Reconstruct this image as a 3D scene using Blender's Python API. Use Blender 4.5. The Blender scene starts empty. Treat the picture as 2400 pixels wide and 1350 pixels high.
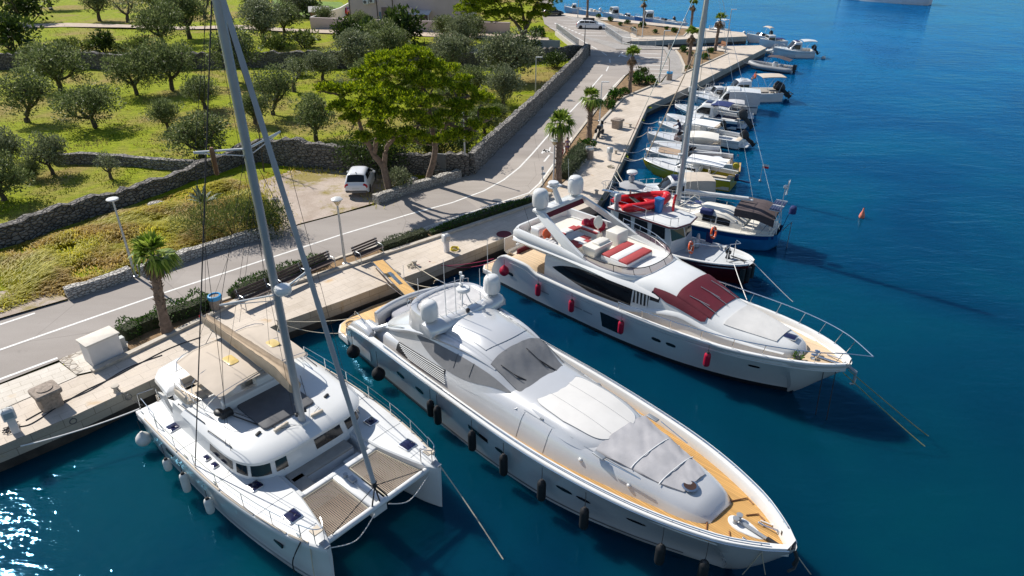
EXPO=.35
import bpy,bmesh,math,random
from mathutils import Vector,Matrix,noise
R=random.Random(7)
rad=math.radians
SC=bpy.context.scene
COL=SC.collection
CAMZ,PITCH,FPX=20.0,rad(29.0),1600.0
_c,_s=math.cos(PITCH),math.sin(PITCH)
def at(px,py,z=0.0):
 """world point at height z seen at photo pixel (2400x1350)"""
 u=(px-1200)/FPX;v=(py-675)/FPX
 t=(z-CAMZ)/(-_s-v*_c)
 return Vector((u*t,(_c-v*_s)*t,z))
def ppm(px,py,z=1.2):
 p=at(px,py,z);return FPX/(p.y*_c+(CAMZ-z)*_s)
CUR={'root':None,'off':(0,0,0)}
def tag(o,label=None,cat=None,group=None,kind=None):
 if label:o['label']=label
 if cat:o['category']=cat
 if group:o['group']=group
 if kind:o['kind']=kind
 return o
def thing(name,label,cat,loc=(0,0,0),rotz=0.0,group=None,off=(0,0,0)):
 o=bpy.data.objects.new(name,None);COL.objects.link(o)
 o.location=loc;o.rotation_euler=(0,0,rotz);o.empty_display_size=.3
 tag(o,label,cat,group)
 CUR['root']=o;CUR['off']=off
 return o
KIDS={}
def link(o,parent):
 COL.objects.link(o)
 if parent is not None:
  o.parent=parent;KIDS.setdefault(parent.name,[]).append(o)
def dup(root,loc,rotz=0.0,scale=1.0,label=None,group=None):
 r=root.copy();COL.objects.link(r);r.location=loc;r.rotation_euler=(0,0,rotz)
 r.scale=(scale,scale,scale)if not isinstance(scale,(tuple,list))else scale
 if label:r['label']=label
 if group:r['group']=group
 for ch in KIDS.get(root.name,[]):
  c=ch.copy();link(c,r)
  for g in KIDS.get(ch.name,[]):
   d=g.copy();link(d,c)
 return r
class MB:
 def __init__(s):s.v=[];s.f=[];s.m=[];s.mi=0
 def add(s,vs,fs,mi=None):
  b=len(s.v);s.v+=[tuple(v)for v in vs]
  for f in fs:
   s.f.append(tuple(i+b for i in f));s.m.append(s.mi if mi is None else mi)
 def quad(s,a,b,c,d):s.add([a,b,c,d],[(0,1,2,3)])
 def box(s,c,size,rz=0.0,ry=0.0,rx=0.0):
  hx,hy,hz=size[0]/2,size[1]/2,size[2]/2
  M=Matrix.Translation(c)@Matrix.Rotation(rz,4,'Z')@Matrix.Rotation(ry,4,'Y')@Matrix.Rotation(rx,4,'X')
  vs=[M@Vector((x,y,z))for z in(-hz,hz)for x,y in((-hx,-hy),(hx,-hy),(hx,hy),(-hx,hy))]
  s.add(vs,[(3,2,1,0),(4,5,6,7),(0,1,5,4),(1,2,6,5),(2,3,7,6),(3,0,4,7)])
 def loft(s,rings,closed=True,cap0=True,cap1=True):
  n=len(rings[0]);vs=[p for r in rings for p in r];fs=[]
  for i in range(len(rings)-1):
   for j in range(n if closed else n-1):
    k=(j+1)%n
    fs.append((i*n+j,i*n+k,(i+1)*n+k,(i+1)*n+j))
  if cap0:fs.append(tuple(range(n))[::-1])
  if cap1:fs.append(tuple((len(rings)-1)*n+j for j in range(n)))
  s.add(vs,fs)
 def grid(s,rows):s.loft(rows,False,False,False)
 def tube(s,pts,r,n=6,cap=True):
  pts=[Vector(p)for p in pts];rings=[]
  m=len(pts)
  for i,p in enumerate(pts):
   t=(pts[min(i+1,m-1)]-pts[max(i-1,0)])
   if t.length<1e-6:t=Vector((0,0,1))
   t.normalize()
   up=Vector((0,0,1))if abs(t.z)<.92 else Vector((1,0,0))
   a=t.cross(up).normalized();b=t.cross(a)
   rr=r[i]if isinstance(r,(list,tuple))else r
   rings.append([p+(a*math.cos(2*math.pi*k/n)+b*math.sin(2*math.pi*k/n))*rr for k in range(n)])
  s.loft(rings,True,cap,cap)
 def lathe(s,prof,c=(0,0,0),n=14,M=None):
  rings=[[Vector((r*math.cos(2*math.pi*k/n),r*math.sin(2*math.pi*k/n),z))for k in range(n)]for r,z in prof]
  M=Matrix.Translation(c)@(M or Matrix())
  s.loft([[M@p for p in r]for r in rings])
 def ball(s,c,r,n=12,m=8):
  if not isinstance(r,(tuple,list)):r=(r,r,r)
  rings=[]
  for i in range(m+1):
   th=-math.pi/2+math.pi*(.02+.96*i/m)
   rings.append([Vector((c[0]+r[0]*math.cos(th)*math.cos(2*math.pi*k/n),c[1]+r[1]*math.cos(th)*math.sin(2*math.pi*k/n),c[2]+r[2]*math.sin(th)))for k in range(n)])
  s.loft(rings)
 def prism(s,poly,z0,z1,bev=0.0):
  rings=[[(x,y,z0)for x,y in poly]]
  if bev>0:
   rings.append([(x,y,z1-bev)for x,y in poly])
   q=inset(poly,bev*.35);rings.append([(x,y,z1-bev*.3)for x,y in q])
   q=inset(poly,bev);rings.append([(x,y,z1)for x,y in q])
  else:rings.append([(x,y,z1)for x,y in poly])
  s.loft(rings)
 def rbox(s,c,size,bev=.05,rz=0.0,r=None,n=4):
  """box with rounded plan corners (radius r) and rounded top edge"""
  r=r if r is not None else bev
  ca,sa=math.cos(rz),math.sin(rz)
  poly=[(c[0]+x*ca-y*sa,c[1]+x*sa+y*ca)for x,y in rrect(size[0],size[1],r,n)]
  s.prism(poly,c[2]-size[2]/2,c[2]+size[2]/2,bev)
 def build(s,name,mats,parent='cur',off=None,smooth=40,**kw):
  me=bpy.data.meshes.new(name)
  if parent=='cur':parent=CUR['root']
  if off is None:off=CUR['off']if parent is not None else(0,0,0)
  me.from_pydata([(v[0]+off[0],v[1]+off[1],v[2]+off[2])for v in s.v],[],s.f)
  if not isinstance(mats,(list,tuple)):mats=[mats]
  for m in mats:me.materials.append(m)
  if len(mats)>1:me.polygons.foreach_set('material_index',s.m)
  bm=bmesh.new();bm.from_mesh(me)
  if kw.get('weld',True):bmesh.ops.remove_doubles(bm,verts=bm.verts,dist=.0004)
  if kw.get('recalc',True):bmesh.ops.recalc_face_normals(bm,faces=bm.faces)
  bm.to_mesh(me);bm.free()
  if smooth:
   me.polygons.foreach_set('use_smooth',[True]*len(me.polygons))
   me.set_sharp_from_angle(angle=rad(smooth))
  o=bpy.data.objects.new(name,me);link(o,parent)
  return o
def raw(name,vs,fs,mat,parent='cur'):
 """fast mesh for foliage"""
 if parent=='cur':parent=CUR['root']
 me=bpy.data.meshes.new(name);me.from_pydata(vs,[],fs);me.materials.append(mat)
 o=bpy.data.objects.new(name,me);link(o,parent);return o
def solo(name,mb,mat,label,cat,group=None,smooth=40,**kw):
 return tag(mb.build(name,mat,None,(0,0,0),smooth,**kw),label,cat,group)
def struct(name,mb,mat,smooth=0,kind='structure',**kw):
 return tag(mb.build(name,mat,None,(0,0,0),smooth,**kw),kind=kind)
def rrect(w,h,r,n=4):
 r=min(r,w/2-1e-4,h/2-1e-4);out=[]
 for cx,cy,a0 in((w/2-r,h/2-r,0),(-w/2+r,h/2-r,90),(-w/2+r,-h/2+r,180),(w/2-r,-h/2+r,270)):
  for k in range(n+1):
   a=rad(a0+90*k/n);out.append((cx+r*math.cos(a),cy+r*math.sin(a)))
 return out
def area(poly):return .5*sum(poly[i][0]*poly[(i+1)%len(poly)][1]-poly[(i+1)%len(poly)][0]*poly[i][1]for i in range(len(poly)))
def inset(poly,d):
 n=len(poly);out=[];sg=1 if area(poly)>0 else-1
 for i in range(n):
  p,q,r=Vector(poly[i-1]),Vector(poly[i]),Vector(poly[(i+1)%n])
  a=(q-p);b=(r-q)
  if a.length<1e-7:a=b
  if b.length<1e-7:b=a
  a.normalize();b.normalize()
  na=Vector((-a.y,a.x))*sg;nb=Vector((-b.y,b.x))*sg
  m=na+nb
  if m.length<1e-5:m=na
  m.normalize();k=d/max(.35,m.dot(na))
  out.append((q.x+m.x*k,q.y+m.y*k))
 return out
def cr(P,t):
 """Catmull-Rom through tuples keyed by first element: value at x=t (monotone x)"""
 n=len(P)
 if t<=P[0][0]:return list(P[0])
 if t>=P[-1][0]:return list(P[-1])
 i=0
 while P[i+1][0]<t:i+=1
 p1,p2=P[i],P[i+1];h=p2[0]-p1[0];u=(t-p1[0])/h
 p0=P[i-1]if i>0 else None;p3=P[i+2]if i+2<n else None
 out=[t]
 for k in range(1,len(p1)):
  d=(p2[k]-p1[k])/h
  dm=(p1[k]-p0[k])/(p1[0]-p0[0])if p0 else d
  dp=(p3[k]-p2[k])/(p3[0]-p2[0])if p3 else d
  m1=0 if dm*d<0 else(dm+d)/2;m2=0 if d*dp<0 else(d+dp)/2
  if abs(d)<1e-9:m1=m2=0
  else:
   if abs(m1)>3*abs(d):m1=3*d
   if abs(m2)>3*abs(d):m2=3*d
  out.append((2*u**3-3*u**2+1)*p1[k]+(u**3-2*u**2+u)*h*m1+(-2*u**3+3*u**2)*p2[k]+(u**3-u**2)*h*m2)
 return out
def frange(a,b,n):return[a+(b-a)*i/n for i in range(n+1)]
def smooth_path(pts,n=6):
 pts=[Vector(p)for p in pts];out=[]
 for i in range(len(pts)-1):
  p0=pts[max(i-1,0)];p1=pts[i];p2=pts[i+1];p3=pts[min(i+2,len(pts)-1)]
  for k in range(n):
   t=k/n
   out.append(.5*((2*p1)+(p2-p0)*t+(2*p0-5*p1+4*p2-p3)*t*t+(3*p1-p0-3*p2+p3)*t**3))
 out.append(pts[-1]);return out
def sag(a,b,s,n=14):
 a,b=Vector(a),Vector(b)
 return[a.lerp(b,k/n)-Vector((0,0,4*s*(k/n)*(1-k/n)))for k in range(n+1)]
class Hull:
 """stations (x, half breadth at sheer, sheer z, half breadth at waterline, keel z), x rising to the bow"""
 def __init__(s,st,flare=1.5):s.st=st;s.x0=st[0][0];s.x1=st[-1][0];s.fl=flare
 def y(s,x,z):
  _,bd,zd,bw,zk=cr(s.st,x)
  if zk>=-.02:
   t=max(0,min(1,(z-zk)/max(.02,zd-zk)));return bd*t**.8
  if z<=0:return bw*max(0,1-(z/zk))**.45 if z>zk else 0
  t=min(1,z/zd);return bw+(bd-bw)*t**s.fl
 def row(s,x,n=12):
  _,bd,zd,bw,zk=cr(s.st,x);pts=[]
  if zk>=-.02:zs=[zk+(zd-zk)*k/n for k in range(n+1)]
  else:
   a=4;zs=[zk*(1-k/a)**1.5 for k in range(a)]+[zd*k/(n-a)for k in range(n-a+1)]
  return[(x,s.y(x,z),z)for z in zs]
 def mesh(s,n=44,m=12,boot=.16,transom=True):
  mb=MB();xs=[s.x0+(s.x1-s.x0)*(1-(1-k/n)**1.35)for k in range(n+1)]
  xs[-1]=s.x1-.001
  rows=[s.row(x,m)for x in xs]
  full=[[(p[0],-p[1],p[2])for p in r[::-1]]+r[1:]for r in rows]
  mb.grid(full)
  if transom:mb.add(full[0],[tuple(range(len(full[0])))])
  for i,f in enumerate(mb.f):
   if sum(mb.v[k][2]for k in f)/len(f)<boot:mb.m[i]=1
  return mb
 def sheer(s,x,inset_=0.0,dz=0.0,side=1):
  _,bd,zd,bw,zk=cr(s.st,x);return Vector((x,side*max(0.0,bd-inset_),zd+dz))
 def deck(s,x0,x1,inset_=.1,dz=-.1,n=30,inner=None,crown=0.03):
  mb=MB();rows=[]
  for x in frange(x0,x1,n):
   _,bd,zd,bw,zk=cr(s.st,x);b=max(.005,bd-inset_)
   rows.append([(x,b*t,zd+dz+crown*(1-t*t))for t in(-1,-.66,-.33,0,.33,.66,1)])
  mb.grid(rows);return mb
 def capping(s,x0,x1,w=.12,h=.05,drop=.3,n=40,out=.02):
  mb=MB()
  for sd in(-1,1):
   rows=[]
   for x in frange(x0,x1,n):
    _,bd,zd,bw,zk=cr(s.st,x);bi=max(.004,bd-w);bo=bd+out
    rows.append([(x,sd*bo,zd-h),(x,sd*bo,zd+h*.4),(x,sd*(bo-.025),zd+h),(x,sd*max(.003,bi+.02),zd+h),(x,sd*bi,zd+h*.4),(x,sd*bi,zd-drop)])
   mb.grid(rows)
  return mb
 def stripe(s,x0,x1,z0,z1,side,n=20,out=.012,cl=None):
  """patch on the topsides; z0,z1 numbers or functions of x"""
  mb=MB();rows=[]
  for x in frange(x0,x1,n):
   a=z0(x)if callable(z0)else z0;b=z1(x)if callable(z1)else z1
   rows.append([(x,side*(s.y(x,z)+out),z)for z in frange(a,b,4)])
  mb.grid(rows);return mb
class Shell:
 """superstructure: stations (x, zb, zt, bb, bt, crown[, r]); s in -1..1 runs port-base .. top .. other base"""
 def __init__(s,st):s.st=[tuple(a)+((.3,)if len(a)==6 else())for a in st];s.x0=st[0][0];s.x1=st[-1][0]
 def pt(s,x,u,out=0.0):
  _,zb,zt,bb,bt,cw,rr=cr(s.st,x)
  a=abs(u);sg=1 if u>=0 else-1
  def poly(t):
   if t<=.5:
    y=bt*t/.5;return Vector((y,zt+cw*(1-(t/.5)**2)))
   k=(t-.5)/.5;return Vector((bt+(bb-bt)*k,zt+(zb-zt)*k))
  h=min(.22,rr)
  def q(t):
   if abs(t-.5)<h:
    A=poly(.5-h);B=poly(.5);C=poly(.5+h);k=(t-.5+h)/(2*h)
    return A*(1-k)**2+B*2*k*(1-k)+C*k*k
   return poly(t)
  p=q(a)
  if out:
   d=q(min(1,a+.02))-q(max(0,a-.02))
   if d.length>1e-6:
    d.normalize();p=p+Vector((-d.y,d.x))*out
  return Vector((x,sg*p.x,p.y))
 def mesh(s,n=40,m=28,cap0=True,cap1=True,x0=None,x1=None):
  mb=MB();us=frange(-1,1,m)
  rows=[[s.pt(x,u)for u in us]for x in frange(s.x0 if x0 is None else x0,s.x1 if x1 is None else x1,n)]
  mb.grid(rows)
  if cap0:mb.add(rows[0],[tuple(range(m+1))])
  if cap1:mb.add(rows[-1],[tuple(range(m+1))])
  return mb
 def patch(s,x0,x1,u0,u1,out=.01,n=20,m=8,wr=0.0,sc=1.0,thick=0.0):
  mb=MB();rows=[]
  for x in frange(x0,x1,n):
   a=u0(x)if callable(u0)else u0;b=u1(x)if callable(u1)else u1
   r=[]
   for u in frange(a,b,m):
    p=s.pt(x,u,out)
    if wr:
     w=noise.noise(Vector((x*sc,u*6*sc,3.3)))+.5*noise.noise(Vector((x*sc*2.3+u*9,u*3,9)))
     p=s.pt(x,u,out+wr*(.5+w))
    r.append(p)
   rows.append(r)
  mb.grid(rows)
  if thick:
   e=[r[0]for r in rows]+rows[-1][1:]+[r[-1]for r in rows[::-1]][1:]+rows[0][::-1][1:-1]
   mb.grid([e+e[:1],[p-Vector((0,0,thick))for p in e+e[:1]]])
  return mb
def nmat(name):
 m=bpy.data.materials.new(name);m.use_nodes=True
 nt=m.node_tree;nt.nodes.clear()
 o=nt.nodes.new('ShaderNodeOutputMaterial');b=nt.nodes.new('ShaderNodeBsdfPrincipled')
 nt.links.new(b.outputs[0],o.inputs[0])
 return m,nt,b,o
def nd(nt,t,**kw):
 n=nt.nodes.new(t)
 for k,v in kw.items():
  if k in n.inputs:n.inputs[k].default_value=v
  else:setattr(n,k,v)
 return n
def rgba(c):return(c[0],c[1],c[2],1)
def noise_tex(nt,scale,detail=4,rough=.55,coord='Object',vec=None,st=None,dist=0):
 n=nd(nt,'ShaderNodeTexNoise',Scale=scale,Detail=detail,Roughness=rough,Distortion=dist)
 if vec is None:
  tc=nd(nt,'ShaderNodeTexCoord');vec=tc.outputs[coord]
  if st:
   mp=nd(nt,'ShaderNodeMapping');mp.inputs['Scale'].default_value=st[:3]
   if len(st)>3:mp.inputs['Rotation'].default_value=(0,0,st[3])
   nt.links.new(vec,mp.inputs[0]);vec=mp.outputs[0]
 nt.links.new(vec,n.inputs['Vector']);return n
def ramp(nt,fac,stops):
 r=nd(nt,'ShaderNodeValToRGB');e=r.color_ramp.elements
 while len(e)<len(stops):e.new(.5)
 for k,(p,c)in enumerate(stops):e[k].position=p;e[k].color=rgba(c)
 nt.links.new(fac,r.inputs[0]);return r
def mixc(nt,fac,a,b,mode='MIX'):
 m=nd(nt,'ShaderNodeMix',data_type='RGBA',blend_type=mode)
 for s,v in((m.inputs[6],a),(m.inputs[7],b)):
  if isinstance(v,(tuple,list)):s.default_value=rgba(v)
  else:nt.links.new(v,s)
 if isinstance(fac,(int,float)):m.inputs[0].default_value=fac
 else:nt.links.new(fac,m.inputs[0])
 return m.outputs[2]
def bump(nt,b,h,strength=.3,dist=.05):
 bp=nd(nt,'ShaderNodeBump',Strength=strength,Distance=dist)
 nt.links.new(h,bp.inputs['Height']);nt.links.new(bp.outputs[0],b.inputs['Normal']);return bp
MATS={}
def M(name,c,rough=.45,var=.12,scale=3.0,metal=0.0,bmp=0.0,bscale=None,coat=0.0,detail=4,st=None,spec=None):
 """plain material with mottled colour, optional bump"""
 if name in MATS:return MATS[name]
 m,nt,b,o=nmat(name);MATS[name]=m
 n=noise_tex(nt,scale,detail,st=st)
 lo=tuple(x*(1-var)for x in c);hi=tuple(min(1,x*(1+var))for x in c)
 r=ramp(nt,n.outputs[0],[(.3,lo),(.7,hi)])
 nt.links.new(r.outputs[0],b.inputs['Base Color'])
 b.inputs['Roughness'].default_value=rough;b.inputs['Metallic'].default_value=metal
 if coat:b.inputs['Coat Weight'].default_value=coat;b.inputs['Coat Roughness'].default_value=.08
 if spec is not None:b.inputs['Specular IOR Level'].default_value=spec
 if bmp:
  n2=noise_tex(nt,bscale or scale*6,5,.6);bump(nt,b,n2.outputs[0],bmp,.02)
 return m
def leafmat(name,dark,mid,light,trans=.3,patch=None,pscale=.25,rough=.55):
 m,nt,b,o=nmat(name)
 g=nd(nt,'ShaderNodeNewGeometry')
 r=ramp(nt,g.outputs['Random Per Island'],[(0,dark),(.5,mid),(1,light)])
 colr=r.outputs[0]
 if patch:
  n=noise_tex(nt,pscale,3);f=ramp(nt,n.outputs[0],[(.45,(0,0,0)),(.6,(1,1,1))])
  r2=ramp(nt,g.outputs['Random Per Island'],[(0,patch[0]),(1,patch[1])])
  colr=mixc(nt,f.outputs[0],colr,r2.outputs[0])
 nt.links.new(colr,b.inputs['Base Color']);b.inputs['Roughness'].default_value=rough
 b.inputs['Specular IOR Level'].default_value=.3
 t=nd(nt,'ShaderNodeBsdfTranslucent');nt.links.new(colr,t.inputs[0])
 mx=nd(nt,'ShaderNodeMixShader');mx.inputs[0].default_value=trans
 nt.links.new(b.outputs[0],mx.inputs[1]);nt.links.new(t.outputs[0],mx.inputs[2]);nt.links.new(mx.outputs[0],o.inputs[0])
 return m
cam=bpy.data.cameras.new('camera');camo=bpy.data.objects.new('camera',cam);COL.objects.link(camo)
camo.location=(0,0,CAMZ);camo.rotation_euler=(rad(90)-PITCH,0,0)
cam.sensor_width=36;cam.lens=24;cam.clip_start=.5;cam.clip_end=6000
SC.camera=camo
w=bpy.data.worlds.new('World');SC.world=w;w.use_nodes=True
nt=w.node_tree;bg=nt.nodes['Background']
sky=nt.nodes.new('ShaderNodeTexSky');sky.sky_type='NISHITA';sky.sun_disc=False
SUN_EL=rad(42);SUN_DIR=Vector((-.77,.64,0)).normalized()
sky.sun_elevation=SUN_EL;sky.sun_rotation=math.atan2(SUN_DIR.x,SUN_DIR.y)
sky.air_density=1.0;sky.dust_density=.4;sky.ozone_density=2.0
nt.links.new(sky.outputs[0],bg.inputs[0]);bg.inputs[1].default_value=.085
sl=bpy.data.lights.new('sun','SUN');sl.energy=4.6;sl.angle=rad(.53);sl.color=(1,.955,.88)
so=bpy.data.objects.new('sun',sl);COL.objects.link(so)
sv=SUN_DIR*math.cos(SUN_EL)+Vector((0,0,math.sin(SUN_EL)))
so.rotation_euler=sv.to_track_quat('Z','Y').to_euler();so.location=(-60,60,80)
SC.view_settings.view_transform='Standard';SC.view_settings.look='None'
SC.view_settings.exposure=EXPO;SC.view_settings.gamma=1
cy=SC.cycles;cy.max_bounces=6;cy.diffuse_bounces=2;cy.glossy_bounces=3;cy.transmission_bounces=4
cy.transparent_max_bounces=6;cy.caustics_reflective=False;cy.caustics_refractive=False
cy.sample_clamp_indirect=4;cy.use_denoising=True
def mat_water():
 m,nt,b,o=nmat('water')
 big=noise_tex(nt,.055,4,.55,st=(1,1,1,.7),dist=.6)
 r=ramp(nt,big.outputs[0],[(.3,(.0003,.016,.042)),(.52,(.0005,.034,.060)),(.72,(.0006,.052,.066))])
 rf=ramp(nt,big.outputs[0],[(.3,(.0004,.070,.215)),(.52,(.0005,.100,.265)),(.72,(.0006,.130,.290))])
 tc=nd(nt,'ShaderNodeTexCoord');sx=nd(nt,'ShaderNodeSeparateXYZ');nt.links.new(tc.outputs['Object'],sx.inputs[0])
 mr=nd(nt,'ShaderNodeMapRange');mr.inputs[1].default_value=22;mr.inputs[2].default_value=125;nt.links.new(sx.outputs[1],mr.inputs[0])  # far water painted azure, so the sky's low-angle reflection sits in the base colour
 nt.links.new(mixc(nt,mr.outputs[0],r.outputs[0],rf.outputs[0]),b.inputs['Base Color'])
 b.subsurface_method='BURLEY';b.inputs['Subsurface Weight'].default_value=1;b.inputs['Subsurface Radius'].default_value=(.5,1.0,1.2);b.inputs['Subsurface Scale'].default_value=1.1
 b.inputs['Specular IOR Level'].default_value=0;b.inputs['Roughness'].default_value=.6
 n1=noise_tex(nt,.55,3,.55,st=(.55,1.5,1,.25),dist=.4)
 n2=noise_tex(nt,2.2,3,.6,st=(.6,1.25,1,.12),dist=.3)
 n3=noise_tex(nt,.12,2,.5)
 a=nd(nt,'ShaderNodeMath',operation='MULTIPLY_ADD');nt.links.new(n2.outputs[0],a.inputs[0]);a.inputs[1].default_value=.34
 nt.links.new(n1.outputs[0],a.inputs[2])
 k=nd(nt,'ShaderNodeMapRange');k.inputs[1].default_value=.3;k.inputs[2].default_value=.7;k.inputs[3].default_value=.5;k.inputs[4].default_value=1.25
 nt.links.new(n3.outputs[0],k.inputs[0])
 a2=nd(nt,'ShaderNodeMath',operation='MULTIPLY');nt.links.new(a.outputs[0],a2.inputs[0]);nt.links.new(k.outputs[0],a2.inputs[1])
 g=nd(nt,'ShaderNodeBsdfGlossy');g.inputs['Color'].default_value=(.27,.68,1,1);g.inputs['Roughness'].default_value=.03
 bp=nd(nt,'ShaderNodeBump',Strength=.8,Distance=.108);nt.links.new(a2.outputs[0],bp.inputs['Height']);nt.links.new(bp.outputs[0],g.inputs['Normal'])
 f=nd(nt,'ShaderNodeFresnel',IOR=1.33);nt.links.new(bp.outputs[0],f.inputs['Normal'])
 mx=nd(nt,'ShaderNodeMixShader');nt.links.new(f.outputs[0],mx.inputs[0]);nt.links.new(b.outputs[0],mx.inputs[1]);nt.links.new(g.outputs[0],mx.inputs[2]);nt.links.new(mx.outputs[0],o.inputs[0])
 return m
def mat_ground():
 m,nt,b,o=nmat('meadow_ground')
 n1=noise_tex(nt,.09,5,.6,dist=.5);n2=noise_tex(nt,1.6,6,.7,st=(.6,1.6,1));n3=noise_tex(nt,9,4,.7)
 dry=ramp(nt,n2.outputs[0],[(.3,(.22,.175,.045)),(.55,(.38,.295,.095)),(.75,(.48,.37,.16))])
 grn=ramp(nt,n2.outputs[0],[(.28,(.12,.165,.006)),(.5,(.28,.335,.012)),(.72,(.44,.45,.03))])
 f=ramp(nt,n1.outputs[0],[(.47,(0,0,0)),(.62,(1,1,1))])
 c=mixc(nt,f.outputs[0],grn.outputs[0],dry.outputs[0])
 d=ramp(nt,n3.outputs[0],[(.35,(.62,.62,.62)),(.65,(1.15,1.15,1.1))])
 c=mixc(nt,1.0,c,d.outputs[0],'MULTIPLY')
 nt.links.new(c,b.inputs['Base Color']);b.inputs['Roughness'].default_value=.9;b.inputs['Specular IOR Level'].default_value=.1
 bump(nt,b,n3.outputs[0],.9,.12);return m
def mat_asphalt():
 m,nt,b,o=nmat('asphalt')
 n1=noise_tex(nt,.35,4,.6,st=(.35,1.4,1,-.62));n2=noise_tex(nt,40,3,.7)
 r=ramp(nt,n1.outputs[0],[(.3,(.33,.287,.25)),(.7,(.42,.372,.33))])
 d=ramp(nt,n2.outputs[0],[(.3,(.82,.82,.82)),(.7,(1.12,1.12,1.12))])
 c=mixc(nt,1,r.outputs[0],d.outputs[0],'MULTIPLY')
 v=nd(nt,'ShaderNodeTexVoronoi',feature='DISTANCE_TO_EDGE',Scale=.12);tc=nd(nt,'ShaderNodeTexCoord')
 n3=noise_tex(nt,.8,4);mv=mixc(nt,.06,tc.outputs['Object'],n3.outputs['Color'],'ADD');nt.links.new(mv,v.inputs['Vector'])
 cr_=ramp(nt,v.outputs[0],[(.0,(.55,.55,.55)),(.0035,(1,1,1))])
 c=mixc(nt,.6,c,mixc(nt,1,c,cr_.outputs[0],'MULTIPLY'))
 v2=nd(nt,'ShaderNodeTexVoronoi',Scale=.07);nt.links.new(mv,v2.inputs['Vector']);pt_=ramp(nt,v2.outputs['Color'],[(.1,(.86,.86,.87)),(.5,(1,1,1)),(.9,(1.05,1.04,1.02))]);c=mixc(nt,1,c,pt_.outputs[0],'MULTIPLY')
 n4=noise_tex(nt,1.1,4,.6);st_=ramp(nt,n4.outputs[0],[(.66,(1,1,1)),(.74,(.8,.8,.8))]);c=mixc(nt,1,c,st_.outputs[0],'MULTIPLY')
 nt.links.new(c,b.inputs['Base Color']);b.inputs['Roughness'].default_value=.85
 bump(nt,b,n2.outputs[0],.25,.01);return m
def mat_paving(name,c1,c2,mortar,bw,rh,rot,msz=.012,rough=.75,off=.5,upright=False):
 m,nt,b,o=nmat(name)
 tc=nd(nt,'ShaderNodeTexCoord');mp=nd(nt,'ShaderNodeMapping');mp.inputs['Rotation'].default_value=(0,0,rot)
 nt.links.new(tc.outputs['Object'],mp.inputs[0])
 br=nd(nt,'ShaderNodeTexBrick',offset=off);vv=mp.outputs[0]
 if upright:
  sx=nd(nt,'ShaderNodeSeparateXYZ');nt.links.new(vv,sx.inputs[0]);cx=nd(nt,'ShaderNodeCombineXYZ');nt.links.new(sx.outputs[0],cx.inputs[0]);nt.links.new(sx.outputs[2],cx.inputs[1]);vv=cx.outputs[0]
 nt.links.new(vv,br.inputs['Vector'])
 br.inputs['Color1'].default_value=rgba(c1);br.inputs['Color2'].default_value=rgba(c2);br.inputs['Mortar'].default_value=rgba(mortar)
 br.inputs['Scale'].default_value=1;br.inputs['Mortar Size'].default_value=msz;br.inputs['Brick Width'].default_value=bw;br.inputs['Row Height'].default_value=rh
 br.inputs['Mortar Smooth'].default_value=.3
 n=noise_tex(nt,.45,6,.65);r=ramp(nt,n.outputs[0],[(.3,(.82,.80,.76)),(.55,(1,1,1)),(.8,(1.06,1.04,1.0))])
 n2=noise_tex(nt,14,4,.7);r2=ramp(nt,n2.outputs[0],[(.3,(.9,.9,.9)),(.7,(1.06,1.06,1.06))])
 c=mixc(nt,1,mixc(nt,1,br.outputs[0],r.outputs[0],'MULTIPLY'),r2.outputs[0],'MULTIPLY')
 st=noise_tex(nt,.9,3,.5);rs=ramp(nt,st.outputs[0],[(.66,(0,0,0)),(.78,(1,1,1))])
 c=mixc(nt,rs.outputs[0],c,mixc(nt,1,c,(.9,.74,.52),'MULTIPLY'))
 nt.links.new(c,b.inputs['Base Color']);b.inputs['Roughness'].default_value=rough
 bump(nt,b,br.outputs['Fac'],-.3,.01);return m
def mat_drystone(name,lo,hi,mortar,scale=3.2,bstr=.8):
 m,nt,b,o=nmat(name)
 tc=nd(nt,'ShaderNodeTexCoord');n0=noise_tex(nt,3,3)
 vec=mixc(nt,.12,tc.outputs['Object'],n0.outputs['Color'],'ADD')
 mp=nd(nt,'ShaderNodeMapping');mp.inputs['Scale'].default_value=(1,1,1.7);nt.links.new(vec,mp.inputs[0])
 v=nd(nt,'ShaderNodeTexVoronoi',Scale=scale);e=nd(nt,'ShaderNodeTexVoronoi',feature='DISTANCE_TO_EDGE',Scale=scale)
 nt.links.new(mp.outputs[0],v.inputs['Vector']);nt.links.new(mp.outputs[0],e.inputs['Vector'])
 r=ramp(nt,v.outputs['Color'],[(.1,lo),(.9,hi)])
 n=noise_tex(nt,7,5,.7);c=mixc(nt,.35,r.outputs[0],mixc(nt,n.outputs[0],lo,hi))
 me=ramp(nt,e.outputs[0],[(.02,(0,0,0)),(.09,(1,1,1))])
 c=mixc(nt,me.outputs[0],mortar,c)
 nt.links.new(c,b.inputs['Base Color']);b.inputs['Roughness'].default_value=.9
 h=ramp(nt,e.outputs[0],[(0,(0,0,0)),(.2,(1,1,1))]);bump(nt,b,h.outputs[0],bstr,.08);return m
QA=rad(46)
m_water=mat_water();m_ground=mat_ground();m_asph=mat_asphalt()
m_quay=mat_paving('quay_stone',(.64,.55,.455),(.59,.505,.415),(.43,.36,.29),1.0,.55,-QA)
m_quayw=mat_paving('quay_wall_stone',(.50,.45,.37),(.42,.38,.31),(.24,.21,.17),1.2,.4,-QA,.014,upright=True)
m_pale=mat_paving('pale_paving',(.68,.62,.54),(.62,.56,.48),(.42,.37,.30),.8,.4,-QA+.05)
m_paver=mat_paving('grey_pavers',(.42,.39,.36),(.37,.345,.32),(.24,.22,.2),.4,.2,.3)
m_conc=M('concrete',(.50,.46,.41),.85,.12,1.5,bmp=.2,bscale=20)
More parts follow.
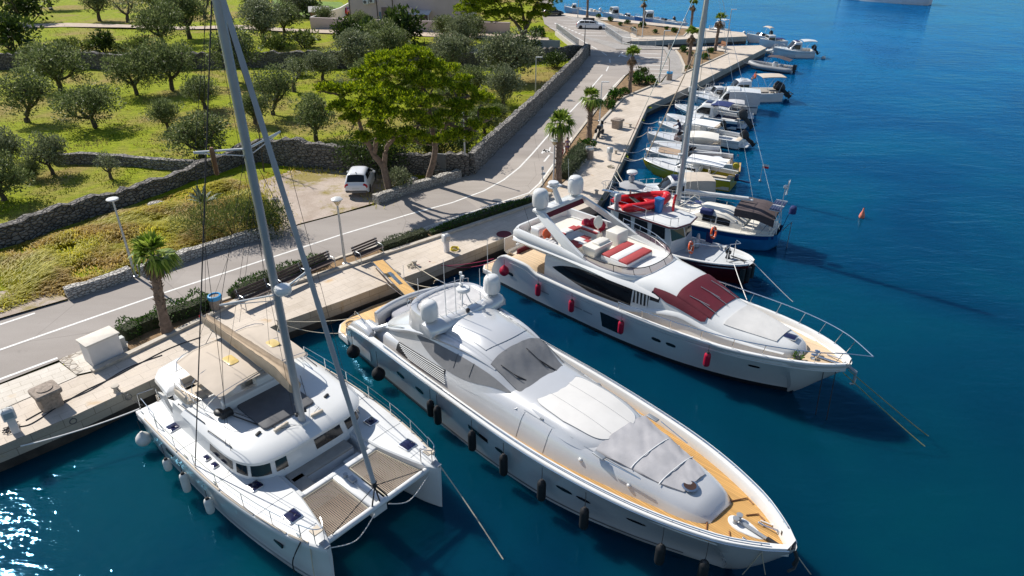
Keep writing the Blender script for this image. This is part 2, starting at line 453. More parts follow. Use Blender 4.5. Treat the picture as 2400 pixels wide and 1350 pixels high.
m_kerb=M('kerb_stone',(.52,.46,.38),.8,.18,2.5,bmp=.25,bscale=18)
m_soil=M('planting_soil',(.24,.15,.075),.95,.4,2.5,bmp=.8,bscale=14)
def mat_gravel():
 m,nt,b,o=nmat('gravel');n1=noise_tex(nt,.55,6,.65,dist=.4);n2=noise_tex(nt,16,5,.75);n3=noise_tex(nt,.3,5,.7)
 g=ramp(nt,n1.outputs[0],[(.3,(.40,.31,.24)),(.65,(.56,.465,.39))]);d=ramp(nt,n2.outputs[0],[(.3,(.7,.7,.7)),(.65,(1.1,1.1,1.1))])
 y=ramp(nt,n2.outputs[0],[(.35,(.17,.14,.03)),(.65,(.40,.31,.10))]);f=ramp(nt,n3.outputs[0],[(.50,(0,0,0)),(.60,(1,1,1))])
 c=mixc(nt,f.outputs[0],mixc(nt,1,g.outputs[0],d.outputs[0],'MULTIPLY'),y.outputs[0]);nt.links.new(c,b.inputs['Base Color']);b.inputs['Roughness'].default_value=.95;bump(nt,b,n2.outputs[0],.8,.05);return m
m_gravel=mat_gravel()
m_path=M('dirt_path',(.50,.40,.31),.95,.15,1.2,bmp=.4,bscale=14)
m_paint=M('road_paint',(.74,.72,.68),.7,.16,6,detail=6)
m_bed=mat_drystone('cobbles',(.45,.40,.33),(.66,.60,.52),(.26,.21,.16),3.2,.5)
m_wall=mat_drystone('dry_stone',(.10,.09,.08),(.30,.275,.245),(.035,.03,.026),2.7,1.0)
m_wallp=mat_drystone('pale_rubble',(.40,.37,.33),(.62,.58,.52),(.16,.14,.12),4.2,.8)
m_retw=mat_drystone('retaining_rubble',(.17,.155,.14),(.40,.37,.33),(.06,.055,.05),3.0,1.0)
m_wetw=M('wet_quay_foot',(.045,.038,.03),.6,.5,2.2,bmp=.5)
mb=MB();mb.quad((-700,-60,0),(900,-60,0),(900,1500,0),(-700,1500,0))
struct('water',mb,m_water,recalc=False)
Q1=[(-520,1240),(0,1045),(178,972),(377,880),(667,752),(800,705),(1000,630),(1183,557),(1300,513),(1400,477),(1442,407),(1458,379),(1518,248),(1623,200),(1796,112),(1783,106),(1540,112),(1457,107)]
INN=[(1540,197),(1460,230),(1410,283),(1390,333),(1373,373),(1340,410),(1290,455),(1247,482),(1000,565),(800,630),(560,705),(480,748),(217,873),(178,882),(0,960),(-520,1130)]
INN1=[(1582,116),(1696,121),(1707,125),(1600,173)]
qpoly=[at(*p,1.2)for p in Q1+INN1+INN]
def land_quay(name,pts,zt=1.2,foot=True):
 mb=MB();n=len(pts)
 def ringz(z,d=0):
  q=inset([(p.x,p.y)for p in pts],d);return[(x,y,z)for x,y in q]
 mb.add(ringz(zt),[tuple(range(n))]);
 mb.mi=1;mb.loft([ringz(.42,.02),ringz(zt-.004)],True,False,False)
 mb.mi=2;mb.loft([ringz(-3,-.0),ringz(.42,.02)],True,False,False)
 return struct(name,mb,[m_quay,m_quayw,m_wetw])
land_quay('quay',qpoly)
P2=[(1280,26),(1742,76),(1751,85),(1509,96),(1480,96),(1475,78),(1602,85),(1617,70),(1401,47),(1311,35),(1270,33)]
land_quay('pier',[at(*p,1.2)for p in P2])
def pip(x,y,poly):
 c=False;j=len(poly)-1
 for i in range(len(poly)):
  a,b=poly[i],poly[j]
  if(a[1]>y)!=(b[1]>y)and x<(b[0]-a[0])*(y-a[1])/(b[1]-a[1])+a[0]:c=not c
  j=i
 return c
def edist(x,y,poly):
 d=1e9;p=Vector((x,y))
 for i in range(len(poly)):
  a,b=Vector(poly[i]),Vector(poly[(i+1)%len(poly)]);ab=b-a
  t=max(0,min(1,(p-a).dot(ab)/max(1e-9,ab.length_squared)));d=min(d,(a+ab*t-p).length)
 return d
def wxy(pts,z=1.2):return[tuple(at(*p,z)[:2])for p in pts]
FIELD=wxy([(-500,900),(0,738),(150,698),(315,645),(640,542),(880,468),(1095,405),(1200,310),(1345,165),(1368,130),(1310,104),(1282,60),(1260,20),(1250,-70)])+[(40,420),(-320,420),(-320,20)]
LAND=wxy([(-520,1200),(0,1010),(370,860),(660,735),(1180,540),(1390,465),(1440,385),(1500,250),(1600,190),(1700,130),(1560,118),(1455,106),(1480,92),(1600,84),(1640,72),(1300,31),(1270,-4),(1230,-60)])+[(30,460),(-330,460),(-330,10)]
LOT=wxy([(650,548),(700,527),(878,478),(915,440),(965,418),(830,402),(700,403),(605,428),(645,490)])
def gz(x,y):
 if not pip(x,y,FIELD)or pip(x,y,LOT):return 1.02
 d=min(1,edist(x,y,FIELD)/2.0);n=noise.noise(Vector((x*.08,y*.08,1)))*.22+noise.noise(Vector((x*.4,y*.4,5)))*.06
 return 1.02+d*(.22+n)
def build_ground():
 mb=MB();idx={}
 def vid(i,j,st):
  k=(i,j)
  if k not in idx:idx[k]=len(mb.v);mb.v.append((i*st,j*st,gz(i*st,j*st)))
  return idx[k]
 st=1.7
 for i in range(-110,34):
  for j in range(8,150):
   if pip((i+.5)*st,(j+.5)*st,LAND):
    mb.f.append((vid(i,j,st),vid(i+1,j,st),vid(i+1,j+1,st),vid(i,j+1,st)));mb.m.append(0)
 mb.prism([(-330,254.9),(37,254.9),(37,460),(-330,460)],0,1.15)
 mb.prism([(-330,12),(-187.1,12),(-187.1,254.8),(-330,254.8)],0,1.15)
 return struct('ground',mb,m_ground,60,recalc=False,weld=False)
build_ground()
def sheet(name,pts,z,mat,zz=None,kind='structure'):
 mb=MB();mb.add([at(p[0],p[1],1.2)[:2]+(z,)if False else(*at(p[0],p[1],1.2)[:2],z)for p in pts],[tuple(range(len(pts)))])
 bm=MB()
 o=mb.build(name,mat,None,(0,0,0),0,recalc=False)
 if o.data.polygons[0].normal.z<0:o.data.flip_normals()
 return tag(o,kind=kind)
RNEAR=[(1480,165),(1463,180),(1400,255),(1377,283),(1343,327),(1300,390),(1267,437),(1247,457),(1000,537),(947,560),(800,605),(620,672),(490,718),(290,790),(140,843),(0,898),(-500,1085)]
RFAR=[(-500,905),(0,748),(160,703),(315,653),(640,551),(700,528),(880,480),(1085,415),(1110,404),(1145,370),(1200,318),(1243,275),(1350,168),(1378,134),(1360,118),(1305,76),(1276,56),(1270,33),(1262,-10),(1290,-10),(1300,34)]
sheet('road',RFAR+[(1311,36),(1401,48),(1470,77),(1455,103),(1448,112),(1443,116),(1557,117),(1569,140),(1568,167),(1548,192),(1490,170)]+RNEAR,1.204,m_asph)
sheet('pavement',[(1315,36),(1401,48),(1476,78),(1480,96),(1457,104),(1422,84),(1418,74)],1.225,m_paver)
sheet('pavement',[(1366,88),(1376,86),(1452,103),(1560,110),(1580,117),(1599,140),(1606,160),(1600,176),(1570,196),(1546,200),(1552,192),(1569,168),(1570,140),(1557,116),(1444,115)],1.225,m_paver)
sheet('pavement',[(-300,1010),(0,903),(140,850),(182,882),(0,962),(-300,1075)],1.222,m_pale)
sheet('planting_bed',[(1401,48),(1617,70),(1602,85),(1492,85),(1478,78)],1.26,m_soil)
sheet('planting_bed',[(1582,117),(1696,122),(1707,125),(1600,172),(1603,155),(1594,132)],1.26,m_soil)
sheet('planting_bed',[(1405,252),(1466,182),(1484,166),(1540,196),(1460,229),(1410,282),(1385,283)],1.25,m_soil)
sheet('planting_bed',[(1380,284),(1409,284),(1389,333),(1372,373),(1338,411),(1290,454),(1250,480),(1252,457),(1270,438),(1303,391),(1346,327)],1.25,m_soil)
sheet('planting_bed',[(1247,458),(1247,481),(1000,564),(800,629),(560,704),(480,747),(288,838),(285,793),(490,720),(620,674),(800,607),(947,561),(1000,539)],1.25,m_soil)
sheet('paving_patch',[(140,848),(215,818),(300,788),(300,832),(217,872),(182,880)],1.262,m_pale)
sheet('cobble_strip',[(137,845),(146,841),(215,815),(220,820),(168,842),(196,871),(180,881)],1.268,m_bed)
R.seed(12);gp=[at(*p,1.2)for p in[(640,552),(700,525),(800,499),(880,475),(918,440),(970,415),(900,402),(830,398),(760,398),(690,400),(600,425),(615,460),(640,500)]];gq=[]
for i in range(len(gp)):
 for k in range(8):p=gp[i].lerp(gp[(i+1)%len(gp)],k/8);gq.append((p.x+R.uniform(-.3,.3)*(0 if i<3 else 1),p.y+R.uniform(-.3,.3)*(0 if i<3 else 1),1.215))
mb=MB();mb.add(gq,[tuple(range(len(gq)))]);go=struct('gravel_lot',mb,m_gravel,recalc=False)
if go.data.polygons[0].normal.z<0:go.data.flip_normals()
sheet('gravel_lot',[(-400,880),(0,750),(160,704),(110,670),(-20,690),(-400,800)],1.31,m_gravel)
sheet('dirt_path',[(55,60),(160,57),(300,61),(420,66),(560,62),(700,72),(860,75),(1200,82),(1285,92),(1290,104),(1180,95),(860,84),(700,79),(560,70),(420,72),(300,68),(160,66),(55,68)],1.46,m_path)
def kerb(pts,wd=.22,h=.13,z=1.2,name='kerb',mat=None):
 mb=MB();P=[at(*p,z)for p in pts]
 rows=[]
 for i,p in enumerate(P):
  t=(P[min(i+1,len(P)-1)]-P[max(i-1,0)]).normalized();nrm=Vector((-t.y,t.x,0))*wd/2
  rows.append([p-nrm+Vector((0,0,-.1)),p-nrm+Vector((0,0,h)),p+nrm+Vector((0,0,h)),p+nrm+Vector((0,0,-.1))])
 mb.loft(rows);return struct(name,mb,mat or m_kerb)
kerb(RNEAR[1:14]);kerb([(217,873),(300,834),(480,748),(560,705),(800,630),(1000,565),(1247,482),(1290,455)],.3,.15)
kerb([(1340,411),(1373,373),(1390,333),(1410,283),(1460,230),(1540,197)],.25,.14)
kerb([(1600,173),(1707,125),(1696,121),(1582,116)],.25,.12);kerb([(1402,47),(1617,69),(1602,85),(1492,85),(1402,48)],.25,.12)
kerb([(1600,172),(1604,155),(1594,132),(1582,116)],.25,.12)
def stripe(mb,pts,wd=.14,z=1.209,zz=1.2):
 P=[at(*p,zz)for p in pts];rows=[]
 for i,p in enumerate(P):
  t=(P[min(i+1,len(P)-1)]-P[max(i-1,0)]).normalized();n=Vector((-t.y,t.x,0))*wd/2
  rows.append([(p-n).to_tuple()[:2]+(z,),(p+n).to_tuple()[:2]+(z,)])
 mb.grid(rows)
mk=MB()
CL=[(-480,985),(0,820),(383,687),(617,610),(800,550),(960,502),(1060,475),(1133,448),(1180,422),(1217,393),(1248,360),(1280,323),(1367,230)]
stripe(mk,[p.to_tuple()for p in[]]or CL,.16)
for a,b in(((1388,203),(1412,175)),((1421,167),(1426,156)),((1430,147),(1429,139)),((1422,130),(1411,122)),((1400,116),(1386,108)),((1378,103),(1352,88)),((1330,78),(1288,65))):stripe(mk,[a,b],.16)
stripe(mk,[(-400,897),(0,761),(82,734)],.16)
stripe(mk,[(-400,1032),(0,889),(135,839)],.16)
stripe(mk,[(560,686),(800,600),(947,555),(1000,532),(1240,452),(1264,430),(1297,385),(1340,322)],.14)
stripe(mk,[(1464,176),(1440,200),(1398,250)],.14)
for k in range(7):
 y=124+k*9.2;x0=1478-abs(k-1)*2+max(0,k-3)*8;x1=(1548,1558,1564,1566,1566,1562,1552)[k]
 stripe(mk,[(x0,y),(x1,y+2.4)],.24)
for k in range(6):
 y=47+k*7.2;stripe(mk,[(1306+k*13,y),(1352+k*14,y+1.5)],.24)
for k in range(9):stripe(mk,[(1300+k*8,54+k*3.4),(1304+k*8,56+k*3.4)],.35)
stripe(mk,[(1275,379),(1288,363)],.16);stripe(mk,[(1283,357),(1277,351)],.5);stripe(mk,[(1279,352),(1296,359)],.13);stripe(mk,[(1286,357),(1290,345)],.13)
stripe(mk,[(1270,360),(1276,350),(1281,357)],.2)
stripe(mk,[(1455,128),(1468,133)],.5);stripe(mk,[(1460,122),(1450,133)],.2)
struct('road_marking',mk,m_paint,recalc=False)
def wall(pts,h,th,mat,label,z0=1.0,jag=.17,step=.5,lid=None,name='stone_wall',hs=None):
 """rubble wall along px path (px at z=1.2); ragged top"""
 P=[at(p[0],p[1],1.2)for p in pts];Q=[];acc=0;HH=[]
 for i in range(len(P)-1):
  L=(P[i+1]-P[i]).length;n=max(1,int(L/step))
  for k in range(n):Q.append(P[i].lerp(P[i+1],k/n));HH.append((hs[i]+(hs[i+1]-hs[i])*k/n)if hs else h)
 Q.append(P[-1]);HH.append(hs[-1]if hs else h);rows=[]
 for i,p in enumerate(Q):
  t=(Q[min(i+1,len(Q)-1)]-Q[max(i-1,0)]).normalized();n=Vector((-t.y,t.x,0))
  hh=HH[i]+R.uniform(-jag,jag);w1=th/2*R.uniform(.85,1.12);w0=w1*1.12
  r=[p-n*w0];r[0].z=z0
  for q,ww in((.35,w0),(.7,w1)):r.append(Vector((p.x,p.y,1.2+hh*q))-n*(ww+R.uniform(-.04,.04)))
  r.append(Vector((p.x,p.y,1.2+hh))-n*w1*R.uniform(.8,1));r.append(Vector((p.x,p.y,1.2+hh+R.uniform(-jag,jag)*.5))+n*w1*R.uniform(.8,1))
  for q,ww in((.7,w1),(.35,w0)):r.append(Vector((p.x,p.y,1.2+hh*q))+n*(ww+R.uniform(-.04,.04)))
  b=p+n*w0;b.z=z0;r.append(b);rows.append(r)
 mb=MB();mb.loft(rows)
 return solo(name,mb,mat,label,'wall',None,20)
wall([(-260,655),(0,578),(60,560),(120,535),(300,478),(410,440),(440,425),(520,402),(560,385),(610,378),(700,388),(850,402),(950,408),(1100,408)],1.7,.7,m_wall,'dark ragged dry stone wall between the olive grove and the tall grass',hs=[1.5,1.4,1.4,1.3,1.2,1.1,1.1,1.2,1.5,1.9,2.2,2.1,1.7,1.7])
wall([(1106,407),(1145,367),(1198,316),(1243,273),(1347,166),(1374,132)],1.75,.6,m_retw,'tall grey rubble wall running along the road up to the bridge',jag=.1)
wall([(-240,168),(0,165),(60,163),(150,160),(280,166),(480,162),(700,160),(830,160),(1000,155),(1130,160),(1380,130)],2.1,.6,m_wall,'long dark stone wall across the back of the olive grove',hs=[2.1,2.1,2.1,2.2,2.1,2.1,2.2,2.2,2.1,1.9,1.6])
wall([(130,385),(205,383),(292,388),(400,399),(500,402)],.9,.6,m_retw,'low terrace wall with a sunlit top among the olive trees',jag=.05)
wall([(158,699),(235,675),(309,649)],.62,.6,m_wallp,'short low pale rubble wall at the roadside, left of the lamp gap',jag=.05,name='roadside_wall')
wall([(330,646),(440,608),(560,570),(642,549)],.62,.6,m_wallp,'long low pale rubble wall at the roadside beside the feathery bush',jag=.05,name='roadside_wall')
wall([(880,477),(960,449),(1076,415)],.62,.6,m_wallp,'low pale rubble wall at the roadside under the big pine',jag=.05,name='roadside_wall')
wall([(956,437),(975,430)],.55,.5,m_wallp,'stub of pale rubble beside the pine trunk',jag=.05,name='roadside_wall')
wall([(1095,128),(1180,116),(1250,110),(1312,112)],1.1,.3,m_conc,'plain concrete parapet below the tall pine by the bridge',jag=.01,name='parapet')
for a,lab in(([(1000,562),(1247,476)],'strip of white pebble edging behind the promenade hedge'),):
 wall([(1000,546),(1120,507),(1247,463)],.22,.45,m_wallp,'low pale rubble edging between road and dark hedge',jag=.03,name='edging_wall')
mb=MB()
for a,b,hh in(((1303,80),(1356,121),.5),):
 p,q=at(*a,1.2),at(*b,1.2);d=(q-p);mb.box(((p+q)/2)[:2]+(1.2+hh/2,)if False else((p.x+q.x)/2,(p.y+q.y)/2,1.2+hh/2-.1),(d.length,.35,hh+.2),math.atan2(d.y,d.x))
solo('bridge_parapet',mb,m_conc,'low pale concrete wall carrying the railing on the grove side of the bridge','parapet')
m_bark=M('olive_bark',(.10,.08,.06),.95,.35,6,bmp=.9,bscale=18)
m_pbark=M('pine_bark',(.19,.135,.10),.95,.35,5,bmp=.9,bscale=14)
m_olive=leafmat('olive_leaves',(.045,.068,.018),(.13,.168,.052),(.31,.35,.145),.35)
m_grey=leafmat('grey_olive_leaves',(.07,.088,.04),(.17,.195,.095),(.31,.34,.19),.3)
m_bush=leafmat('bush_leaves',(.015,.034,.008),(.045,.08,.012),(.12,.17,.03),.25)
m_pine=leafmat('pine_needles',(.028,.06,.003),(.20,.295,.007),(.60,.65,.02),.4)
m_palm=leafmat('palm_leaves',(.05,.10,.008),(.17,.27,.02),(.42,.48,.09),.4,rough=.4)
m_dead=leafmat('dead_palm_leaves',(.10,.06,.03),(.22,.14,.07),(.34,.23,.12),.2)
m_hedge=leafmat('hedge_leaves',(.012,.04,.004),(.035,.10,.006),(.09,.20,.015),.25)
m_rose=leafmat('rosemary_leaves',(.045,.06,.03),(.10,.13,.06),(.17,.20,.10),.2)
m_tam=leafmat('feathery_leaves',(.05,.07,.015),(.13,.17,.035),(.24,.28,.07),.3)
m_agave=leafmat('agave_leaves',(.08,.11,.08),(.14,.18,.13),(.22,.26,.19),.15)
m_grass=leafmat('tall_grass_blades',(.32,.31,.015),(.54,.50,.03),(.72,.64,.09),.5,patch=((.40,.27,.07),(.64,.47,.13)),pscale=.32)
m_lawn=leafmat('lawn_blades',(.11,.15,.006),(.24,.29,.01),(.36,.38,.03),.35,patch=((.24,.18,.06),(.42,.32,.13)),pscale=.16)
def rv(r=1):return Vector((R.gauss(0,1),R.gauss(0,1),R.gauss(0,1))).normalized()*r
def leaf(vs,fs,p,d,n,L,W):
 """one pointed leaf blade quad"""
 s=d.cross(n)
 if s.length<1e-4:s=Vector((1,0,0))
 s.normalize();b=len(vs)
 vs+=[p,p+d*L*.5+s*W*.5,p+d*L,p+d*L*.5-s*W*.5];fs.append((b,b+1,b+2,b+3))
def clump(vs,fs,c,r,n,L,W,up=.0,flat=1.0,shell=.45):
 for _ in range(n):
  d=rv();q=d*(r*(shell+(1-shell)*R.random()**.5));q.z*=flat
  dd=(d*.8+rv(.7)+Vector((0,0,up))).normalized()
  leaf(vs,fs,c+q,dd,rv(),L*R.uniform(.7,1.3),W*R.uniform(.7,1.3))
def limb(mb,a,b,r0,r1,bend=.15,n=5,sides=6):
 a,b=Vector(a),Vector(b);o=rv((b-a).length*bend);pts=[];rr=[]
 for k in range(n+1):
  t=k/n;pts.append(a.lerp(b,t)+o*math.sin(math.pi*t)+rv(r0*.15));rr.append(r0+(r1-r0)*t)
 mb.tube(pts,rr,sides);return pts
def make_olive(name,label,seed,H=4.2,Wd=5.0,mat=None,dens=1.0,lean=0.0,group=None,sparse=False,cat='tree',low=.34):
 R.seed(seed);t=thing(name,label,cat,(0,0,-50),0,group)
 mb=MB();top=Vector((lean*.6+R.uniform(-.2,.2),R.uniform(-.2,.2),H*low*.75))
 limb(mb,(0,0,-.3),top,.26,.17,.08,5,8);ends=[]
 nb=5 if not sparse else 4
 for k in range(nb):
  a=k*2*math.pi/nb+R.uniform(-.4,.4);rr=Wd*.5*R.uniform(.45,.75)
  e=Vector((lean+rr*math.cos(a),rr*math.sin(a),H*R.uniform(.55,.8)))
  pts=limb(mb,top,e,.13,.045,.14);ends.append(e)
  for j in range(2):
   e2=pts[3]+Vector((R.uniform(-1,1),R.uniform(-1,1),R.uniform(.2,.9)))*(Wd*.17)
   limb(mb,pts[3],e2,.05,.02,.1,3,5);ends.append(e2)
 ends.append(Vector((lean,0,H*.85)))
 mb.build('trunk',m_bark,t,(0,0,0),60)
 vs,fs=[],[];nc=int((40 if not sparse else 26)*dens)
 for k in range(nc):
  if k<len(ends):c=ends[k]
  else:
   a=R.uniform(0,2*math.pi);q=R.random()**.5;z=R.uniform(low,1.0)
   pr=math.sqrt(max(0,1-((z-.62)/.42)**2))*(1+.3*math.sin(2*a+seed)+.2*math.sin(5*a+seed*2))
   c=Vector((lean*.8+Wd*.42*q*pr*math.cos(a),Wd*.42*q*pr*math.sin(a),H*z*.92))
  r=Wd*R.uniform(.11,.18)
  clump(vs,fs,c,r,int((118 if not sparse else 55)*(r/.7)),.21,.095,up=.25,flat=.85)
 raw('crown',vs,fs,mat or m_olive,t);return t
def make_pine(name,label,seed,pads,trunks,dens=1.0,mat=None,group=None):
 """pads: (x,y,z,r) flat foliage pads; trunks: polylines with radii"""
 R.seed(seed);t=thing(name,label,'tree',(0,0,-50),0,group);mb=MB();tips=[]
 for pl in trunks:
  p=smooth_path([q[:3]for q in pl],5);n=len(p);rr=[pl[0][3]+(pl[-1][3]-pl[0][3])*k/(n-1)for k in range(n)]
  mb.tube([q+rv(.03)for q in p],rr,8);tips.append(p[-1]);tips.append(p[int(n*.7)])
 for x,y,z,r in pads:
  c=Vector((x,y,z-r*.25));s=min(tips,key=lambda q:(q-c).length+max(0,q.z-c.z)*2)
  limb(mb,s,c,.09,.03,.12,5,5)
  for j in range(3):limb(mb,c-Vector((0,0,.1)),c+Vector((R.uniform(-1,1),R.uniform(-1,1),.15))*r*.7,.035,.012,.1,3,4)
 mb.build('trunk',m_pbark,t,(0,0,0),60)
 vs,fs=[],[]
 for x,y,z,r in pads:
  for _ in range(int(62*dens*r*r)+14):
   a=R.uniform(0,6.283);q=r*R.random()**.55*(1+.18*math.sin(a*3+x)+.1*math.sin(a*7+y));h=math.sqrt(max(0,1-(q/r/1.25)**2))*r*.62
   c=Vector((x+q*math.cos(a),y+q*math.sin(a),z+(h*R.uniform(.7,1.08)if R.random()<.86 else h*R.uniform(-.3,.7))+.12*math.sin(q*7+a*4)))
   for k in range(24):
    d=(rv()+Vector((0,0,.8))).normalized()
    leaf(vs,fs,c+d*R.uniform(.0,.1),d,rv(),R.uniform(.15,.29),.065)
 raw('crown',vs,fs,mat or m_pine,t);return t
def make_palm(name,label,seed,H,lean=(0,0),r=.27,fronds=34,FL=1.15,skirt=True,group=None,full=True):
 R.seed(seed);t=thing(name,label,'palm',(0,0,-50),0,group);mb=MB()
 n=26;rings=[]
 for k in range(n+1):
  q=k/n;rr=r*(1.25-.35*min(1,q*4)+(.10 if k%2 else 0)+(.22 if q>.86 else 0))*(1.0 if q<.97 else .6)
  rings.append([Vector((lean[0]*q*q,lean[1]*q*q,q*H-.15*(k==0)))+Vector((math.cos(a)*rr*R.uniform(.92,1.1),math.sin(a)*rr*R.uniform(.92,1.1),0))for a in[2*math.pi*j/9 for j in range(9)]])
 mb.loft(rings)
 for k in range(60):
  q=R.uniform(.3,.97);a=R.uniform(0,6.28);p=Vector((lean[0]*q*q,lean[1]*q*q,q*H));d=Vector((math.cos(a),math.sin(a),0))
  mb.add([p+d*r*.9-Vector((0,0,.08)),p+d*r*.9+Vector((-d.y,d.x,0))*.07,p+d*r*1.5+Vector((0,0,.12)),p+d*r*.9-Vector((-d.y,d.x,0))*.07],[(0,1,2,3)])
 mb.build('trunk',m_pbark,t,(0,0,0),40,recalc=False)
 top=Vector((lean[0],lean[1],H))
 def fan(vs,fs,el,az,L,droop,fold=.1,wd=.075,nl=15):
  d=Vector((math.cos(az)*math.cos(el),math.sin(az)*math.cos(el),math.sin(el)))
  s=Vector((-math.sin(az),math.cos(az),0));u=d.cross(s)*-1
  hub=top+d*(L*.55);b=len(vs)
  vs+=[top+s*.025,hub+s*.02,hub-s*.02,top-s*.025];fs.append((b,b+1,b+2,b+3))
  for k in range(nl):
   a=(k/(nl-1)-.5)*2.7+R.uniform(-.06,.06);dd=(d*math.cos(a)+s*math.sin(a)).normalized()
   ll=L*(.62+.25*math.cos(a))*R.uniform(.85,1.1);ss=(s*math.cos(a)-d*math.sin(a))
   m1=hub+dd*ll*.55+u*fold*R.uniform(-.3,.6);e=hub+dd*ll-Vector((0,0,droop*R.uniform(.4,2.2)))
   b=len(vs);vs+=[hub,m1+ss*wd,e,m1-ss*wd];fs.append((b,b+1,b+2,b+3))
 vs,fs=[],[]
 for k in range(fronds):
  el=rad(R.uniform(-15,82))if full else rad(R.uniform(35,85));fan(vs,fs,el,k*2.4+R.uniform(-.3,.3),FL*R.uniform(.85,1.12),.12+.3*max(0,1-el))
 raw('crown',vs,fs,m_palm,t)
 if skirt:
  vs,fs=[],[]
  for k in range(15):fan(vs,fs,rad(R.uniform(-82,-45)),k*2.4+R.uniform(-.3,.3),FL*R.uniform(.7,1.0),.1,.1,.05,9)
  raw('dead_fronds',vs,fs,m_dead,t)
 return t
def make_bush(name,label,seed,size,mat,n=900,L=.16,W=.08,stem=True,cat='bush',group=None,box=False,up=.4):
 R.seed(seed);t=thing(name,label,cat,(0,0,-50),0,group)
 if stem:
  mb=MB()
  for k in range(7):limb(mb,(R.uniform(-.1,.1),R.uniform(-.1,.1),-.1),(R.uniform(-.4,.4)*size[0],R.uniform(-.4,.4)*size[1],size[2]*R.uniform(.5,.85)),.035,.012,.12,4,4)
  mb.build('stem',m_bark,t,(0,0,0),60)
 vs,fs=[],[];nc=max(5,int(n/70))
 for k in range(nc):
  a=R.uniform(0,6.28);q=R.random()**.5*.78
  c=Vector((size[0]/2*q*math.cos(a),size[1]/2*q*math.sin(a),size[2]*R.uniform(.28,.8)*(1-.35*q)))
  clump(vs,fs,c,min(size)*R.uniform(.2,.34),70,L,W,up)
 raw('foliage',vs,fs,mat,t);return t
def hedge(name,label,pts,wd,h,mat,z=1.25,dens=190,L=.12,W=.06,wob=.25,cat='hedge'):
 """clipped hedge along a px path: leaves over a lumpy loaf"""
 P=smooth_path([at(p[0],p[1],1.2)for p in pts],8);vs,fs=[],[];c0=P[len(P)//2]
 t=thing(name,label,cat,(c0.x,c0.y,z))
 for i in range(len(P)-1):
  L_=(P[i+1]-P[i]);n=int(L_.length*dens*(h+wd));nn=Vector((-L_.y,L_.x,0)).normalized()
  for _ in range(n):
   q=P[i]+L_*R.random();lump=1+wob*noise.noise(Vector((q.x*1.1,q.y*1.1,2)))
   e=1
   if i<4:e=.55+.45*i/4
   if i>len(P)-6:e=.55+.45*(len(P)-2-i)/4
   a=R.uniform(0,math.pi);rr=R.uniform(.75,1.03)*lump*e
   p=q+nn*(math.cos(a)*wd/2*rr)+Vector((0,0,.05+math.sin(a)**.7*h*rr));p.z+=z-q.z
   d=(nn*math.cos(a)+Vector((0,0,math.sin(a)))+rv(.7)).normalized()
   leaf(vs,fs,p-Vector((c0.x,c0.y,z)),d,rv(),L*R.uniform(.7,1.4),W*R.uniform(.8,1.3))
 raw('foliage',vs,fs,mat,t)
 mb=MB();rows=[]
 for i,p in enumerate(P):
  a=P[min(i+1,len(P)-1)]-P[max(i-1,0)];nn=Vector((-a.y,a.x,0)).normalized();q=p-Vector((c0.x,c0.y,p.z))
  k=.6 if i in(0,len(P)-1)else .8
  rows.append([q+nn*(wd/2*k),q+nn*(wd/2*k*.8)+Vector((0,0,h*k*.8)),q-nn*(wd/2*k*.8)+Vector((0,0,h*k*.8)),q-nn*(wd/2*k)])
 mb.loft(rows);mb.build('twigs',m_hcore,t,(0,0,0),60);return t
m_hcore=M('hedge_twigs',(.03,.035,.012),.95,.3,8)
def gzp(px,py):
 p=at(px,py,1.25);p.z=gz(p.x,p.y)-.02;return p
OV=[make_olive('olive_tree','x',11,3.9,4.6,dens=1.1),make_olive('olive_tree','x',23,3.6,5.4,dens=1.25),make_olive('olive_tree','x',37,4.2,4.4,lean=.7),make_olive('olive_tree','x',41,3.7,4.8,mat=m_grey,dens=1.15),make_olive('olive_tree','x',53,3.6,4.4,mat=m_grey,dens=.7,sparse=True),make_olive('olive_tree','x',61,3.2,4.6,dens=1.2,low=.25)]
used=set()
